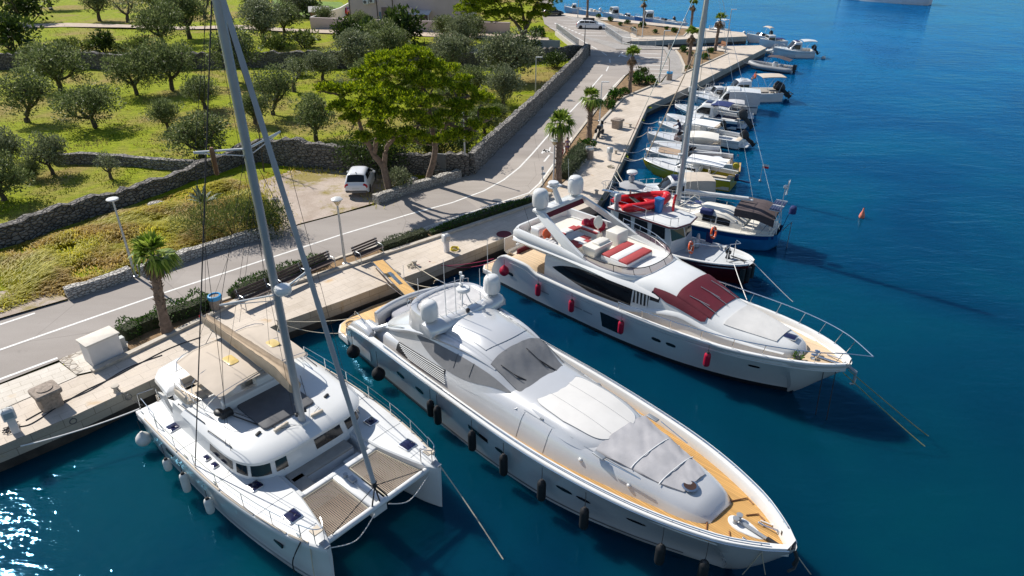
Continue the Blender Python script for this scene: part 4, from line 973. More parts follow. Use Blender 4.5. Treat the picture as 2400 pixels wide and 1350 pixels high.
for sd,nm in((-1,'hull'),(1,'hull')):
 mb=MB();rows=[]
 xs=frange(-12.75,-.9,26)+frange(-.8,0,8)
 for x in xs:
  yo,yi,z=cr(OUT,x)[1],cr(INN_,x)[1],dz(x);ym=(yo+yi)/2;k=.78 if x<-1 else .78*(-x/1)**.25+.2*(1+x)
  wo=ym+(yo-ym)*k;wi=ym-(ym-yi)*k;kz=-.5
  rows.append([(x,sd*p[0],p[1])for p in((yi,z),(yi,z-.45),(wi,.5),(wi,.16),(wi,0),((wi+ym)/2,kz*.7),(ym,kz),((wo+ym)/2,kz*.7),(wo,0),(wo,.16),(wo+(yo-wo)*.3,.55),(wo+(yo-wo)*.75,1.05),(yo,z-.2),(yo+.03,z-.08),(yo,z))])
 mb.grid(rows);mb.add(rows[0],[tuple(range(15))]);mb.add(rows[-1],[tuple(range(15))])
 for i,f in enumerate(mb.f):
  q=[mb.v[k]for k in f];zz=sum(p[2]for p in q)/len(q)
  if zz<.07:mb.m[i]=1
 mb.build('hull',[m_gel,m_antib],cat)
 mb=MB();rows=[]
 for x in xs:
  yo,yi,z=cr(OUT,x)[1],cr(INN_,x)[1],dz(x)
  rows.append([(x,sd*(yi+.0),z),(x,sd*(yi+.05),z+.05),(x,sd*((yi+yo)/2),z+.085),(x,sd*(yo-.1),z+.05),(x,sd*(yo-.02),z+.02),(x,sd*yo,z)])
 mb.grid(rows);mb.add(rows[-1],[tuple(range(6))]);mb.build('side_deck',m_gel2,cat)
 mb=MB()
 for a,b in((-11.6,-8.4),(-8.3,-5.2),(-5.1,-3.2),(-3.1,-1.6),(-1.5,-.7)):mb.tube([(x,sd*(cr(OUT,x)[1]-.05),dz(x)+.05)for x in frange(a,b,8)],.035,5)
 mb.build('toe_rail',m_beigeq,cat)
 mb=MB();Hh=[(x,sd*(cr(OUT,x)[1]+.012-(.0)),0)for x in frange(-12.5,-.5,24)]
 rows=[]
 for x in frange(-12.6,-.35,30):
  yo,yi=cr(OUT,x)[1],cr(INN_,x)[1];ym=(yo+yi)/2;k=.78 if x<-1 else .78*(-x)**.25+.2*(1+x);wo=ym+(yo-ym)*k
  rows.append([(x,sd*(wo+.012),.17),(x,sd*(wo+.02),.25)])
 mb=MB();mb.grid(rows);mb.build('boot_stripe',m_alu,cat)
 for x in(-9.2,-2.1):
  mb=MB();yo=cr(OUT,x)[1];mb.box((x,sd*(yo-.02),1.25),(.55,.06,.14));mb.build('hull_window',m_glass,cat)
 mb=MB();mb.rbox((-.18,sd*2.45,dz(-.18)+.09),(.36,.22,.03),.01);mb.build('anchor_locker_lid',m_alu,cat)
mb=MB();mb.prism([(-12.3,-1.9),(-12.3,1.9),(-4.35,1.7),(-4.35,-1.7)],.75,1.66,.03);mb.prism([(-4.34,-1.68),(-4.34,1.68),(-2.95,1.68),(-2.95,-1.68)],.75,1.2)
mb.prism([(-3.0,-1.7),(-3.0,1.7),(-2.78,1.7),(-2.78,-1.7)],.8,1.76,.03)
for sd in(-1,1):mb.prism([(-4.4,sd*1.5),(-4.4,sd*1.72),(-2.8,sd*1.72),(-2.8,sd*1.5)]if sd>0 else[(-4.4,-1.72),(-4.4,-1.5),(-2.8,-1.5),(-2.8,-1.72)],.8,1.78,.03)
mb.build('bridge_deck',m_gel2,cat)
mb=MB();mb.prism([(-2.9,-.36),(-2.9,.36),(-.5,.30),(-.5,-.30)],1.25,1.74,.05);mb.build('bow_nacelle',m_gel,cat)
mb=MB();mb.rbox((-3.95,-.1,1.42),(.62,2.7,.4),.03);mb.rbox((-3.5,-1.2,1.42),(.9,.6,.4),.03);o=mb.build('bow_seat',m_gel2,cat)
mb=MB();mb.rbox((-3.92,-.1,1.67),(.6,2.65,.1),.03);mb.rbox((-3.45,-1.2,1.67),(.85,.56,.1),.03);mb.rbox((-4.27,-.1,1.85),(.09,2.65,.34),.03);mb.build('cushion',m_cush,o)
mb=MB();mb.rbox((-3.2,.9,1.38),(.42,.7,.3),.03);mb.build('locker',m_gel2,cat)
for sd in(-1,1):
 mb=MB();rows=[]
 for x in frange(-2.72,-.62,12):
  yo=cr(INN_,x)[1]-.06;yi=.40
  rows.append([(x,sd*(yi+(yo-yi)*q),1.70-.10*math.sin(math.pi*q)*math.sin(math.pi*(x+2.72)/2.1))for q in frange(0,1,8)])
 mb.grid(rows);mb.build('trampoline',m_net,cat,None,60,recalc=False)
 mb=MB()
 ed=[(x,sd*(cr(INN_,x)[1]-.04),1.71)for x in frange(-2.72,-.62,10)]
 mb.tube(ed,.02,5);mb.tube([(x,sd*.39,1.71)for x in frange(-2.72,-.62,4)],.02,5);mb.tube([(-2.72,sd*.4,1.71),(-2.72,sd*1.64,1.71)],.02,5)
 for k in range(22):
  x=-2.7+k*.095;yo=cr(INN_,x)[1];mb.tube([(x,sd*(yo+.02),1.74),(x+.05,sd*(yo-.1),1.7)],.008,3)
 mb.build('lacing',m_rope,cat)
mb=MB();mb.tube([(-.45,-2.34,1.78),(-.45,2.34,1.78)],.115,12);mb.build('crossbeam',m_gel,cat)
mb=MB()
for y in(-.22,.22):mb.tube([(-.45,y*1.6,1.85),(-.62,0,2.55)],.03,6)
mb.tube([(-.45,0,1.85),(-.66,0,2.5)],.03,6);mb.tube([(-.62,0,2.52),(-.45,-2.0,1.92)],.018,5);mb.tube([(-.62,0,2.52),(-.45,2.0,1.92)],.018,5)
mb.lathe([(.001,0),(.11,0),(.12,.03),(.07,.07),(.07,.16),(.12,.19),(.001,.2)],(-.68,0,2.45),12);mb.build('bow_bridle',m_black,cat)
mb=MB();mb.rbox((-2.1,.05,1.80),(.32,.22,.14),.03);mb.lathe([(.09,0),(.06,.06),(.09,.12),(.001,.13)],(-2.45,.0,1.76),10);mb.tube([(-2.3,0,1.8),(-.6,0,1.8)],.025,5);mb.build('windlass',m_alu,cat)
CHx=[(-10.3,2.75),(-9.2,2.78),(-7.2,2.7),(-5.6,2.5),(-4.9,2.22),(-4.5,1.75),(-4.32,.9),(-4.28,0)]
def ringpoly(sc,dx=0,n=36,xa=-10.3):
 """plan outline of coachroof, aft corners square, bow rounded"""
 pts=[]
 for k in range(n+1):
  a=math.pi*(k/n)-math.pi/2;e=.46
  ca,sa=math.cos(a),math.sin(a);x=-7.2+(2.95+dx)*abs(ca)**e;y=(2.72*sc)*(abs(sa)**e)*(1 if sa>0 else-1);pts.append((x,y))
 return[(xa,-2.72*sc)]+pts+[(xa,2.72*sc)]
mb=MB();mb.loft([[(x,y,1.6)for x,y in ringpoly(1.02,.1)],[(x,y,2.0)for x,y in ringpoly(1.0,.06)],[(x,y,2.62)for x,y in ringpoly(.95,-.12)]],True,False,True);mb.build('coachroof',m_gel,cat)
gl=MB();P0=ringpoly(1.003,.075);P1=ringpoly(.962,-.085)
def band(i0,i1):gl.grid([[(P0[i][0],P0[i][1],2.03)for i in range(i0,i1+1)],[(P1[i][0],P1[i][1],2.52)for i in range(i0,i1+1)]])
for a,b in((1,4),(5,8),(9,14),(15,17),(19,21),(22,27),(28,31),(32,35)):
 if b>a:
  gl=MB();band(a,b);gl.build('window',m_glass,cat)
mb=MB();q0,q1,q2,q3,q4=ringpoly(.97,-.1,xa=-9.1),ringpoly(1.02,.12,xa=-9.15),ringpoly(1.02,.12,xa=-9.15),ringpoly(.97,-.05,xa=-9.1),ringpoly(.84,-.5,xa=-9.0)
mb.loft([[(x,y,2.56)for x,y in q0],[(x,y,2.60)for x,y in q1],[(x,y,2.72)for x,y in q2],[(x,y,2.86)for x,y in q3],[(x,y,2.97)for x,y in q4],[(x,y*.3,3.02)for x,y in ringpoly(.5,-1.2,xa=-8.9)]]);mb.build('roof',m_gel,cat)
mb=MB()
for y in(-1.35,1.35):mb.tube([(-10.5,y,2.99),(-7,y*.98,3.0),(-5.2,y*.8,2.97)],.006,4)
mb.tube([(-6.9,-1.9,2.98),(-6.9,1.9,2.98)],.006,4);mb.build('roof_seam',m_alu,cat)
for sd in(-1,1):
 mb=MB()
 for a,b in((-9.6,-7.6),(-7.2,-5.6)):
  y=2.62
  mb.tube([(a,sd*y,2.84),(a+.06,sd*y,2.95),(b-.06,sd*(y-.12),2.95),(b,sd*(y-.12),2.84)],.016,5)
 mb.build('grab_rail',m_black,cat)
mb=MB();mb.rbox((-6.5,-.15,3.06),(2.1,2.2,.08),.03,0,.15);mb.build('sun_pad',m_dgrey,cat)
mb=MB();mb.rbox((-5.15,-.75,3.08),(.12,.62,.08),.02,.1);mb.build('mast_step_pad',m_beigeq,cat);mb=MB();mb.rbox((-4.85,.62,3.05),(.12,.5,.08),.02,-.1);mb.build('mast_step_pad',m_beigeq,cat)
mb=MB();hp=[(-10.75,-2.6),(-10.75,2.6),(-12.2,2.45),(-12.75,2.05),(-12.95,1.2),(-12.95,-1.2),(-12.75,-2.05),(-12.2,-2.45)]
mb.loft([[(x,y,2.5)for x,y in inset(hp,.12)],[(x,y,2.62)for x,y in hp],[(x,y,2.78)for x,y in inset(hp,.04)],[(x,y,2.88)for x,y in inset(hp,.22)]]);mb.build('hard_top',m_gel,cat)
for sd in(-1,1):
 mb=MB();rows=[]
 for k in range(9):
  q=k/8;x=-11.1+1.15*q**1.6;z=2.55-.95*q**.8;wd=.42*(1-.3*q)
  rows.append([(x-wd,sd*2.52,z-.1),(x-wd,sd*2.66,z),(x+.1,sd*2.66,z+.06),(x+.1,sd*2.52,z)])
 mb.loft(rows);mb.build('arch_leg',m_gel,cat)
mb=MB();mb.box((-11.6,0,1.5),(1.7,3.6,.1));mb.build('cockpit_sole',m_beigeq,cat)
for sd in(-1,1):
 mb=MB()
 for k in range(3):mb.rbox((-12.9-k*.22,sd*2.7,.95-k*.3),(.5,1.15-k*.1,.12),.03)
 mb.build('stern_step',m_gel2,cat)
mb=MB();mb.rbox((-9.75,-1.95,2.76),(1.1,.8,.26),.04);mb.rbox((-10.3,-.4,2.76),(.6,3.4,.26),.04);o=mb.build('flybridge_bench',m_gel2,cat)
mb=MB();mb.rbox((-9.75,-1.95,2.95),(1.05,.74,.14),.05);mb.rbox((-10.25,-.4,2.95),(.55,3.3,.14),.05);mb.rbox((-9.75,-2.36,3.1),(1.0,.14,.34),.05);mb.rbox((-10.55,-.4,3.1),(.14,3.2,.34),.05);mb.build('cushion',m_beigeq,o)
mb=MB();mb.rbox((-7.72,-.35,3.2),(.42,2.6,.38),.05);mb.rbox((-7.85,.35,3.42),(.4,1.1,.5),.08);mb.build('helm_console',m_gel,cat)
mb=MB();mb.lathe([(.40,-.014),(.42,0),(.40,.014),(.385,0),(.40,-.014)],(-8.25,.3,3.72),24,Matrix.Rotation(rad(80),4,'Y'))
for k in range(3):mb.tube([(-8.25,.3,3.72),(-8.25+.05*math.cos(k*2.1),.3+.4*math.sin(k*2.1),3.72+.4*math.cos(k*2.1))],.01,4)
mb.build('steering_wheel',m_black,cat)
mb=MB();mb.rbox((-8.75,.4,3.35),(.55,1.5,.6),.06);mb.build('helm_seat',m_beigeq,cat)
mb=MB();rail(mb,[(-8.2,-2.2,3.0),(-9.2,-2.35,3.0),(-10.2,-2.35,3.0),(-10.7,-2.2,3.0),(-10.75,0,3.0),(-10.7,2.2,3.0),(-9.2,2.35,3.0),(-8.2,2.2,3.0)],.6,.016,1);mb.build('flybridge_rail',m_chrome,cat)
mb=MB();mb.rbox((-7.35,-1.75,3.15),(.3,.5,.25),.08);mb.ball((-7.5,-1.95,3.2),(.25,.18,.12));mb.tube([(-7.2,-1.7,3.12),(-5.9,-1.25,3.05)],.03,5);mb.tube([(-7.1,-1.5,3.12),(-5.3,-.9,3.03)],.015,4);mb.build('winch_bag',m_black,cat)
mb=MB();rows=[]
for x in frange(-10.75,-7.15,10):
 q=(x+8.95)/1.8;rows.append([(x,y*(1-.03*abs(q)**4),4.32-.07*(y/1.9)**2-.05*q*q-(.12 if abs(y)>1.85 else 0)-(.06 if abs(q)>.95 else 0))for y in(-1.98,-1.9,-1.2,-.5,0,.5,1.2,1.9,1.98)])
mb.grid(rows);o=mb.build('bimini',m_tan2,cat,None,60)
mb=MB();mb.rbox((-8.75,-.55,4.325),(.72,.42,.012),.004,0,.12);mb.build('bimini_window',M('yellowed_vinyl',(.70,.52,.20),.2,.15,4),o);mb=MB();mb.rbox((-8.6,1.25,4.30),(.6,.42,.012),.004,0,.12);mb.build('bimini_window',MATS['yellowed_vinyl'],o)
mb=MB()
for x in(-10.6,-9.0,-7.3):
 mb.tube(smooth_path([(-9.2 if x<-10 else x*.5-4.6,-2.2,3.05),(x,-1.9,4.1),(x,0,4.27),(x,1.9,4.1),(-9.2 if x<-10 else x*.5-4.6,2.2,3.05)],5),.016,5)
mb.build('bimini_frame',m_chrome,cat)
def mx(z):return-4.92-.019*(z-2.9)
mast=MB();rings=[]
for z in frange(2.95,19.6,20):rings.append([(mx(z)+.2*math.cos(a),.125*math.sin(a),z)for a in[2*math.pi*k/12 for k in range(12)]])
mast.loft(rings);mst=mast.build('mast',m_alu,cat)
mb=MB();mb.box((-4.92,0,3.0),(.5,.36,.1));mb.build('mast_foot',m_gel,mst)
for z,L,sw in((8.5,1.75,.55),(13.6,1.45,.45)):
 for sd in(-1,1):mb=MB();mb.tube([(mx(z),sd*.08,z),(mx(z)-sw,sd*L,z+.12)],.035,5);mb.tube([(mx(z),sd*.08,z-.22),(mx(z)-sw,sd*L,z+.1)],.018,4);mb.build('spreader',m_gel,mst)
mb=MB();mb.tube([(mx(8.7)+.1,0,8.6),(mx(8.7)+.55,0,8.65)],.03,5);mb.lathe([(.001,0),(.24,0),(.29,.07),(.29,.2),(.24,.27),(.001,.29)],(mx(8.9)+.5,0,8.72),16);mb.build('radar',m_gel,mst)
mb=MB();mb.lathe([(.001,0),(.05,0),(.07,.05),(.07,.7),(.05,.8),(.001,.8)],(-4.1,-1.55,13.4),10);mb.build('flag_roll',m_wood,mst)
mb=MB();mb.tube([(-.68,0,2.6),(mx(18.8)+.1,0,18.8)],[.085]*2,8);mb.tube([(-.68+(mx(18.8)+.78)*q,0,2.6+16.2*q)for q in frange(.02,.9,30)],[.085+.012*math.sin(k*2.1)for k in range(31)],8);mb.build('furled_jib',M('jib_sun_strip',(.36,.375,.39),.8,.15,1.5,st=(1,1,.4),bmp=.3,bscale=5),mst)
mb=MB()
for sd in(-1,1):
 mb.tube([(-7.1,sd*3.42,1.75),(mx(18)-.1,sd*.1,17.8)],.022,5);mb.tube([(-5.6,sd*2.6,2.6),(mx(13.6)-.45,sd*1.45,13.6),(mx(18.5),sd*.08,18.4)],.009,4)
 mb.tube([(-6.0,sd*2.6,2.6),(mx(8.5)-.55,sd*1.75,8.55),(mx(13.6),sd*.08,13.5)],.009,4);mb.tube([(-10.5,sd*.9,4.7),(mx(12)-.1,sd*.08,12.2)],.007,4);mb.tube([(-8.2,sd*.9,4.6),(mx(12)-.1,sd*.08,12.2)],.007,4)
 mb.tube([(mx(9)-.15,sd*.16,3.2),(mx(18)-.13,sd*.13,18)],.008,4)
mb.tube([(-11.6,0,4.9),(mx(19.4),0,19.4)],.009,4);mb.build('rigging',m_ropeb,mst)
mb=MB();mb.tube([(-5.05,0,4.35),(-11.75,0,4.55)],.09,8);bo=mb.build('boom',m_alu,cat)
mb=MB();rows=[]
for k in range(31):
 q=k/30;x=-5.0-6.7*q;zb=4.42+.12*q-.12*max(0,.15-q)/.15;h=.78-.30*q-.25*max(0,.1-q)/.1;wd=.27-.1*q
 wob=lambda j:.035*noise.noise(Vector((x*3,j*1.7,1)))
 prof=[(-.03,0),(-wd*.8,.12),(-wd,h*.45),(-wd*.75,h*.85),(-wd*.72,h),(-wd*.45,h*.72),(0,h*.66),(wd*.45,h*.72),(wd*.72,h),(wd*.75,h*.85),(wd,h*.45),(wd*.8,.12),(.03,0)]
 rows.append([(x,a+wob(j),zb+b_+wob(j+9))for j,(a,b_)in enumerate(prof)])
mb.loft(rows);mb.build('sail_cover',m_tanc,bo,None,60)
mb=MB();mb.tube([(-11.2,-.1,4.5),(-11.6,.9,3.0)],.012,4);mb.tube([(-11.2,.1,4.5),(-11.6,-.9,3.0)],.012,4);mb.tube([(-11,0,4.5),(-10.8,0,3.0)],.012,4);mb.build('mainsheet',m_ropeb,bo)
mb=MB()
for sd in(-1,1):mb.tube([(mx(3)-.1,sd*.1,3.3),(mx(3)-.6,sd*.7,3.05),(-7.4,sd*1.55,3.06)],.01,4);mb.lathe([(.055,0),(.045,.08),(.06,.14),(.001,.15)],(mx(3)+.02,sd*.19,3.35),8);mb.tube([(mx(3)+.1,sd*.3,3.05),(mx(3)-.2,sd*.9,3.04)],.01,4);mb.rbox((-5.5,sd*1.5,3.03),(.1,.22,.07),.01,.3)
mb.tube([(-5.6,-2.9,1.95),(-6.4,-.9,3.02)],.008,4);mb.build('halyard',m_black,cat)
for sd in(-1,1):
 for x in(-8.4,-5.6,-3.1,-1.2):
  mb=MB();yo,yi=cr(OUT,x)[1],cr(INN_,x)[1];mb.tube([(x,sd*(yi+.1),dz(x)+.062),(x,sd*((yi+yo)/2),dz(x)+.088),(x,sd*(yo-.12),dz(x)+.056)],.007,4);mb.build('deck_seam',m_alu,cat)
for x,y,s,v in((-9.9,-2.95,.52,True),(-4.35,-2.52,.5,True),(-2.05,-2.46,.58,False),(-1.8,2.46,.58,False),(-4.05,2.45,.5,True),(-9.9,2.95,.52,True)):hatch_('deck_hatch',(x,y,dz(x)+.08),(s,s*.92),.03,cat,v)
for y in(-2.95,2.95):
 for x in(-7.1,-6.5):hatch_('side_hatch',(x,y,dz(x)+.08),(.34,.26),.03,cat)
for sd in(-1,1):
 mb=MB();pts=[(x,sd*(cr(OUT,x)[1]-.1),dz(x)+.05)for x in(-10.2,-8.6,-7.0,-5.4,-3.8,-2.3,-1.0)]
 rail(mb,pts,.62,.014,1,.012);rail(mb,[(-1.0,sd*2.8,dz(-1)+.05),(-.45,sd*2.62,2.03),(-.3,sd*2.36,2.03),(-.7,sd*2.16,2.03)],.66,.016,0,.016)
 mb.tube([(-10.4,sd*3.35,1.7),(-10.6,sd*3.3,2.3),(-12.4,sd*3.1,2.0),(-12.6,sd*2.9,1.3)],.016,5)
 mb.build('guard_rail',m_chrome,cat)
 mb=MB();mb.prism([(-.75,sd*2.3),(-.42,sd*2.3),(-.42,sd*2.62),(-.75,sd*2.62)],2.38,2.42);mb.build('bow_seat',m_beigeq,cat)
 mb=MB()
 for x in(-12.2,-7.8,-5.6,-1.15):
  yy=sd*(cr(OUT,x)[1]-.14);mb.tube([(x-.14,yy,dz(x)+.1),(x+.14,yy,dz(x)+.1)],.02,5);mb.box((x,yy,dz(x)+.07),(.08,.05,.06))
 mb.build('cleat',m_chrome,cat)
mb=MB()
for k in range(3):mb.tube([(-13.0,-2.2+.0,.9+.3*k),(-13.0,2.2,1.0+.3*k)],.012,4)
for y in(-2.3,-1.9):mb.tube([(-12.9,y,.9),(-12.95,y,1.75)],.015,4)
mb.tube([(-12.95,-3.1,1.2),(-12.95,-3.05,1.9),(-12.85,-2.4,1.9)],.015,5);mb.build('stern_rail',m_chrome,cat)
mb=MB();mb.tube([(-12.95,-2.35,1.0),(-12.95,-2.35,1.45)],.03,5);mb.tube([(-12.95,-1.95,1.0),(-12.95,-1.95,1.45)],.03,5)
for k in range(3):mb.tube([(-12.95,-2.35,1.05+k*.16),(-12.95,-1.95,1.05+k*.16)],.02,5)
mb.build('boarding_ladder',m_beigeq,cat)
def cw(x,y,z):return W(CB,CA,x,y,z)
fender('ball',cw(-11.7,-3.66,1.5),.95,'white ball fender hanging at the catamaran stern quarter',m_whitef,.31)
for x,d,L,lab in((-9.3,1.05,.6,'short white fender aft on the catamaran starboard side'),(-7.75,1.05,.95,'longest white fender on the catamaran side below the shroud'),(-5.9,1.05,.75,'white fender amidships on the catamaran, nearest its bow')):
 fender('cyl',cw(x,-cr(OUT,x)[1]-.17,dz(x)+.05),d,lab,m_whitef,.15,L)
mb=MB();mb.grid([[(0,0,0),(.02,.16,.02),(0,.34,-.04)],[(0,0,.12),(.03,.16,.14),(0,.34,.08)]]);
m_silverh=M('silver_house_paint',(.65,.65,.65),.24,.05,.5,metal=.3,coat=.6)
SB,SA=(8.80,14.58),rad(-48)
def sw(x,y,z):return W(SB,SA,x,y,z)
sy=thing('motor_yacht','long silver motor yacht with teak decks and grey covers, between catamaran and flybridge yacht','yacht',W(SB,SA,-12.5,0,0),SA,None,(12.5,0,0))
hs=Hull([(-23.1,2.7,.75,2.62,-.6),(-22.5,2.9,1.45,2.72,-.6),(-21.4,3.0,1.82,2.8,-.7),(-15,3.02,2.0,2.86,-.7),(-11,3.0,2.1,2.75,-.7),(-8,2.83,2.2,2.38,-.7),(-5,2.42,2.38,1.45,-.6),(-3.4,2.02,2.48,.75,-.4),(-2.2,1.6,2.55,.2,-.15),(-1.7,1.38,2.58,.02,.15),(-1.0,.95,2.63,0,1.0),(-.4,.5,2.67,0,1.9),(-.1,.2,2.69,0,2.4),(0,.06,2.7,0,2.6)],1.35)
m_silver=M('silver_topsides',(.60,.605,.605),.17,.05,.35,metal=.1,coat=.6)
hs.mesh(60,14,.1).build('hull',[m_silver,m_anti],sy)
hs.capping(-22.2,-.15,.30,.05,.5,60).build('bulwark',m_gel,sy)
hs.deck(-21.5,-.35,.28,-.42,44).build('teak_deck',m_teak,sy,None,30)
mb=MB();
for sd in(-1,1):mb.tube([hs.sheer(x,.13,.12,sd)for x in frange(-19,-.6,40)],.022,5);mb.tube([hs.sheer(x,-.03,-.03,sd)for x in frange(-22.3,-.1,44)],.028,5)
for x in frange(-19,-.8,22):
 for sd in(-1,1):mb.tube([hs.sheer(x,.13,.03,sd),hs.sheer(x,.13,.12,sd)],.014,4)
mb.build('bulwark_rail',m_chrome,sy)
hl=Shell([(-20.6,1.6,2.05,2.45,2.2,.05,.2),(-18.5,1.6,2.35,2.5,2.25,.1,.25),(-15,1.6,2.7,2.55,2.15,.15,.3),(-11.5,1.6,2.9,2.4,1.92,.18,.3),(-8,1.7,2.86,2.1,1.64,.15,.3),(-6,1.75,2.78,1.76,1.36,.12,.3),(-4.4,1.85,2.68,1.4,1.1,.1,.3),(-3.4,1.95,2.58,1.2,.9,.08,.3),(-2.9,2.0,2.48,.98,.72,.05,.3),(-2.68,2.05,2.36,.82,.6,.03,.3),(-2.58,2.1,2.2,.7,.5,.01,.3)])
hl.mesh(60,32).build('deckhouse',m_silverh,sy)
hu=Shell([(-20.2,2.0,2.5,2.1,1.7,.1),(-19.2,2.0,3.0,2.25,1.75,.2),(-18,2.05,3.45,2.32,1.75,.3),(-16.2,2.1,3.72,2.36,1.72,.38),(-14.4,2.2,3.74,2.32,1.62,.4),(-13.2,2.3,3.62,2.25,1.54,.34),(-12.5,2.4,3.44,2.16,1.48,.26),(-11.6,2.5,3.06,2.02,1.42,.14),(-11.0,2.6,2.86,1.92,1.38,.08),(-10.8,2.7,2.8,1.9,1.36,.05)])
hu.mesh(52,34).build('cabin',m_silverh,sy)
for sd in(-1,1):
 lo=lambda x:sd*(.63-.03*(x+14)/3);hi=lambda x:sd*(.63+.27*max(0.02,1-abs((x+14.6)/3.2)**2.2))
 hu.patch(-17.6,-11.5,lo,hi,.012,26,5).build('window_cover',m_greyc,sy)
 mb=MB()
 for x in(-14.6,-13.6):mb.tube([hu.pt(x,sd*(.62+.05*k),.02)for k in range(5)],.012,4)
 mb.build('cover_seam',m_dgrey,sy)
 mb=MB();rows=[[hl.pt(x,sd*u,.04)for u in(.60,.68,.76,.86)]for x in frange(-18.6,-15.0,10)];mb.grid(rows);lv=mb.build('engine_louvre',m_black,sy)
 mb=MB()
 for k in range(7):
  u=.63+.034*k;mb.tube([hl.pt(-18.5+.15*k,sd*u,.065),hl.pt(-16.8,sd*u,.065),hl.pt(-15.05+.05*k,sd*u,.06)],.02,5)
 mb.build('louvre_slat',m_gel,lv)
 rows=[]
 for x in frange(-21.2,-12.6,30):
  q=(x+21.2)/8.6;u=.80-.30*math.sin(math.pi/2*min(1,q*1.25));c=hu.pt(max(x,-20.2),sd*u,.0)
  if x<-20.2:c=Vector((x,sd*2.35,2.2))
  wd=.30*math.sin(math.pi*min(1,.12+q*.85))+.05;th=.16*math.sin(math.pi*min(1,.15+q*.84))+.02
  rows.append([(c.x,c.y+sd*wd*.5,c.z-wd),(c.x,c.y+sd*(wd*.4+th),c.z-wd*.2),(c.x,c.y+sd*th*.6,c.z+wd*.35),(c.x,c.y-sd*.1,c.z+th*.5),(c.x,c.y-sd*.25,c.z-.08)])
 mb=MB();mb.loft(rows);mb.build('side_buttress',m_silverh,sy,None,60)
 mb=MB();mb.tube(smooth_path([hu.pt(-19.9,sd*.74,.05),hu.pt(-19.6,sd*.70,.22),hu.pt(-18.4,sd*.66,.22),hu.pt(-18.2,sd*.66,.05)],4),.016,5);mb.build('grab_rail',m_chrome,sy)
 for x in(-7.6,-5.6):
  mb=MB();c=hl.pt(x+.2,sd*.74,.02);mb.ball(c,(.09,.06,.09),10,6);mb.build('deck_light',m_gel,sy)
 mb=MB()
 for x in(-10.4,-9.0):mb.tube([hl.pt(x,sd*(.54+.046*k),.006)for k in range(10)],.008,4)
 mb.tube([hl.pt(x,sd*.52,.012)for x in frange(-10.5,-5.2,14)],.01,4)
 mb.build('panel_seam',m_alu,sy)
 mb=MB()
 for x in(-9.6,-8.1):mb.box(hl.pt(x,sd*.5,.03),(.14,.07,.04),.1)
 mb.build('hinge',m_alu,sy)
hu.patch(-12.9,-11.15,lambda x:-.49,lambda x:.49,.03,22,34,.035,1.2,.05).build('windscreen_cover',m_greyc,sy,None,60)
wp=MB()
for y,dx in((-.55,-.85),(.75,-.7)):
 p0=Vector((-11.12,y,2.98));p1=hu.pt(-11.9,(y+dx*.55)/1.45*.5,.1);p2=hu.pt(-12.5,(y+dx*.75)/1.48*.5,.09);wp.tube([p0,p1],.018,5);wp.tube([p0+Vector((.03,.09,0)),p1],.014,5);wp.tube([p1+(p1-p2)*.6,p2],.016,5)
wp.build('windscreen_wiper',m_black,sy)
mb=MB();pts=[hu.pt(-15.5,-.30,.012)]+[hu.pt(x,-.38,.012)for x in frange(-15.4,-13.6,8)]+[hu.pt(-13.5+.25*(1-(k/5)**2),k/5*.38,.012)for k in range(-5,6)]+[hu.pt(x,.38,.012)for x in frange(-13.6,-15.4,8)]
mb.tube(pts,.013,4)
for u in(-.55,.55):mb.tube([hu.pt(x,u*.8,.006)for x in frange(-17,-12.9,16)],.008,4)
mb.build('sunroof_seam',m_alu,sy)
tk=Shell([(-11.0,2.7,2.90,1.5,1.3,.06,.3),(-10.3,2.7,2.98,1.72,1.44,.07,.3),(-8.5,2.6,3.02,1.76,1.42,.07,.3),(-7.5,2.6,2.98,1.62,1.28,.06,.3),(-7.0,2.6,2.94,1.4,1.08,.05,.3),(-6.7,2.6,2.88,1.12,.84,.04,.3),(-6.5,2.6,2.78,.75,.55,.02,.3),(-6.42,2.6,2.68,.4,.28,.01,.3)])
tk.mesh(44,24).build('trunk_cabin',m_silverh,sy)
mb=MB();rows=[]
def padb(x):q=abs((x+8.8)/1.95);return(1-q**7)**.38*(1.30-.13*max(0,x+8.8)+.03*min(0,x+8.8))+.02
for x in frange(-10.72,-6.88,30):
 b=padb(x);rows.append([(x,b*t,tk.pt(x,min(.49,abs(b*t)/(2*cr(tk.st,x)[4]))).z+.012)for t in(-1,-.8,-.5,0,.5,.8,1)])
mb.grid(rows);pd_=mb.build('trunk_pad',M('cream_pad',(.66,.64,.61),.55,.05,1.2,bmp=.05),sy)
mb=MB();mb.tube([Vector(r[0])for r in rows]+[Vector(r[-1])for r in rows[::-1]]+[Vector(rows[0][0])],.012,4)
for y in(-.5,.5):mb.tube([(x,y,tk.pt(x,y/2.9).z+.016)for x in frange(-10.5,-7.1,12)],.006,4)
mb.build('pad_seam',m_alu,pd_)
hl.patch(-7.05,-3.72,lambda x:-(.50-.03*(x+7)-.10*max(0,(x+4.6))**1.5),lambda x:(.50-.03*(x+7)-.10*max(0,(x+4.6))**1.5),.035,34,30,.045,1.5,.06).build('sunpad_cover',m_lav,sy,None,60)
mb=MB()
for x in(-5.6,-4.5):
 mb.tube([hl.pt(x,.46*t,.075)for t in frange(-1,1,10)],.018,5)
mb.build('cover_strap',m_gel,sy)
mb=MB();mb.lathe([(.001,.0),(.28,0),(.29,.03),(.22,.05),(.001,.05)],(-3.72,-.3,2.74),20);o=mb.build('round_hatch',m_chrome,sy)
mb=MB();mb.lathe([(.001,.052),(.22,.052),(.001,.06)],(-3.72,-.3,2.74),20);mb.build('hatch_glass',M('bronze_glass',(.06,.035,.025),.1,.2,3),o)
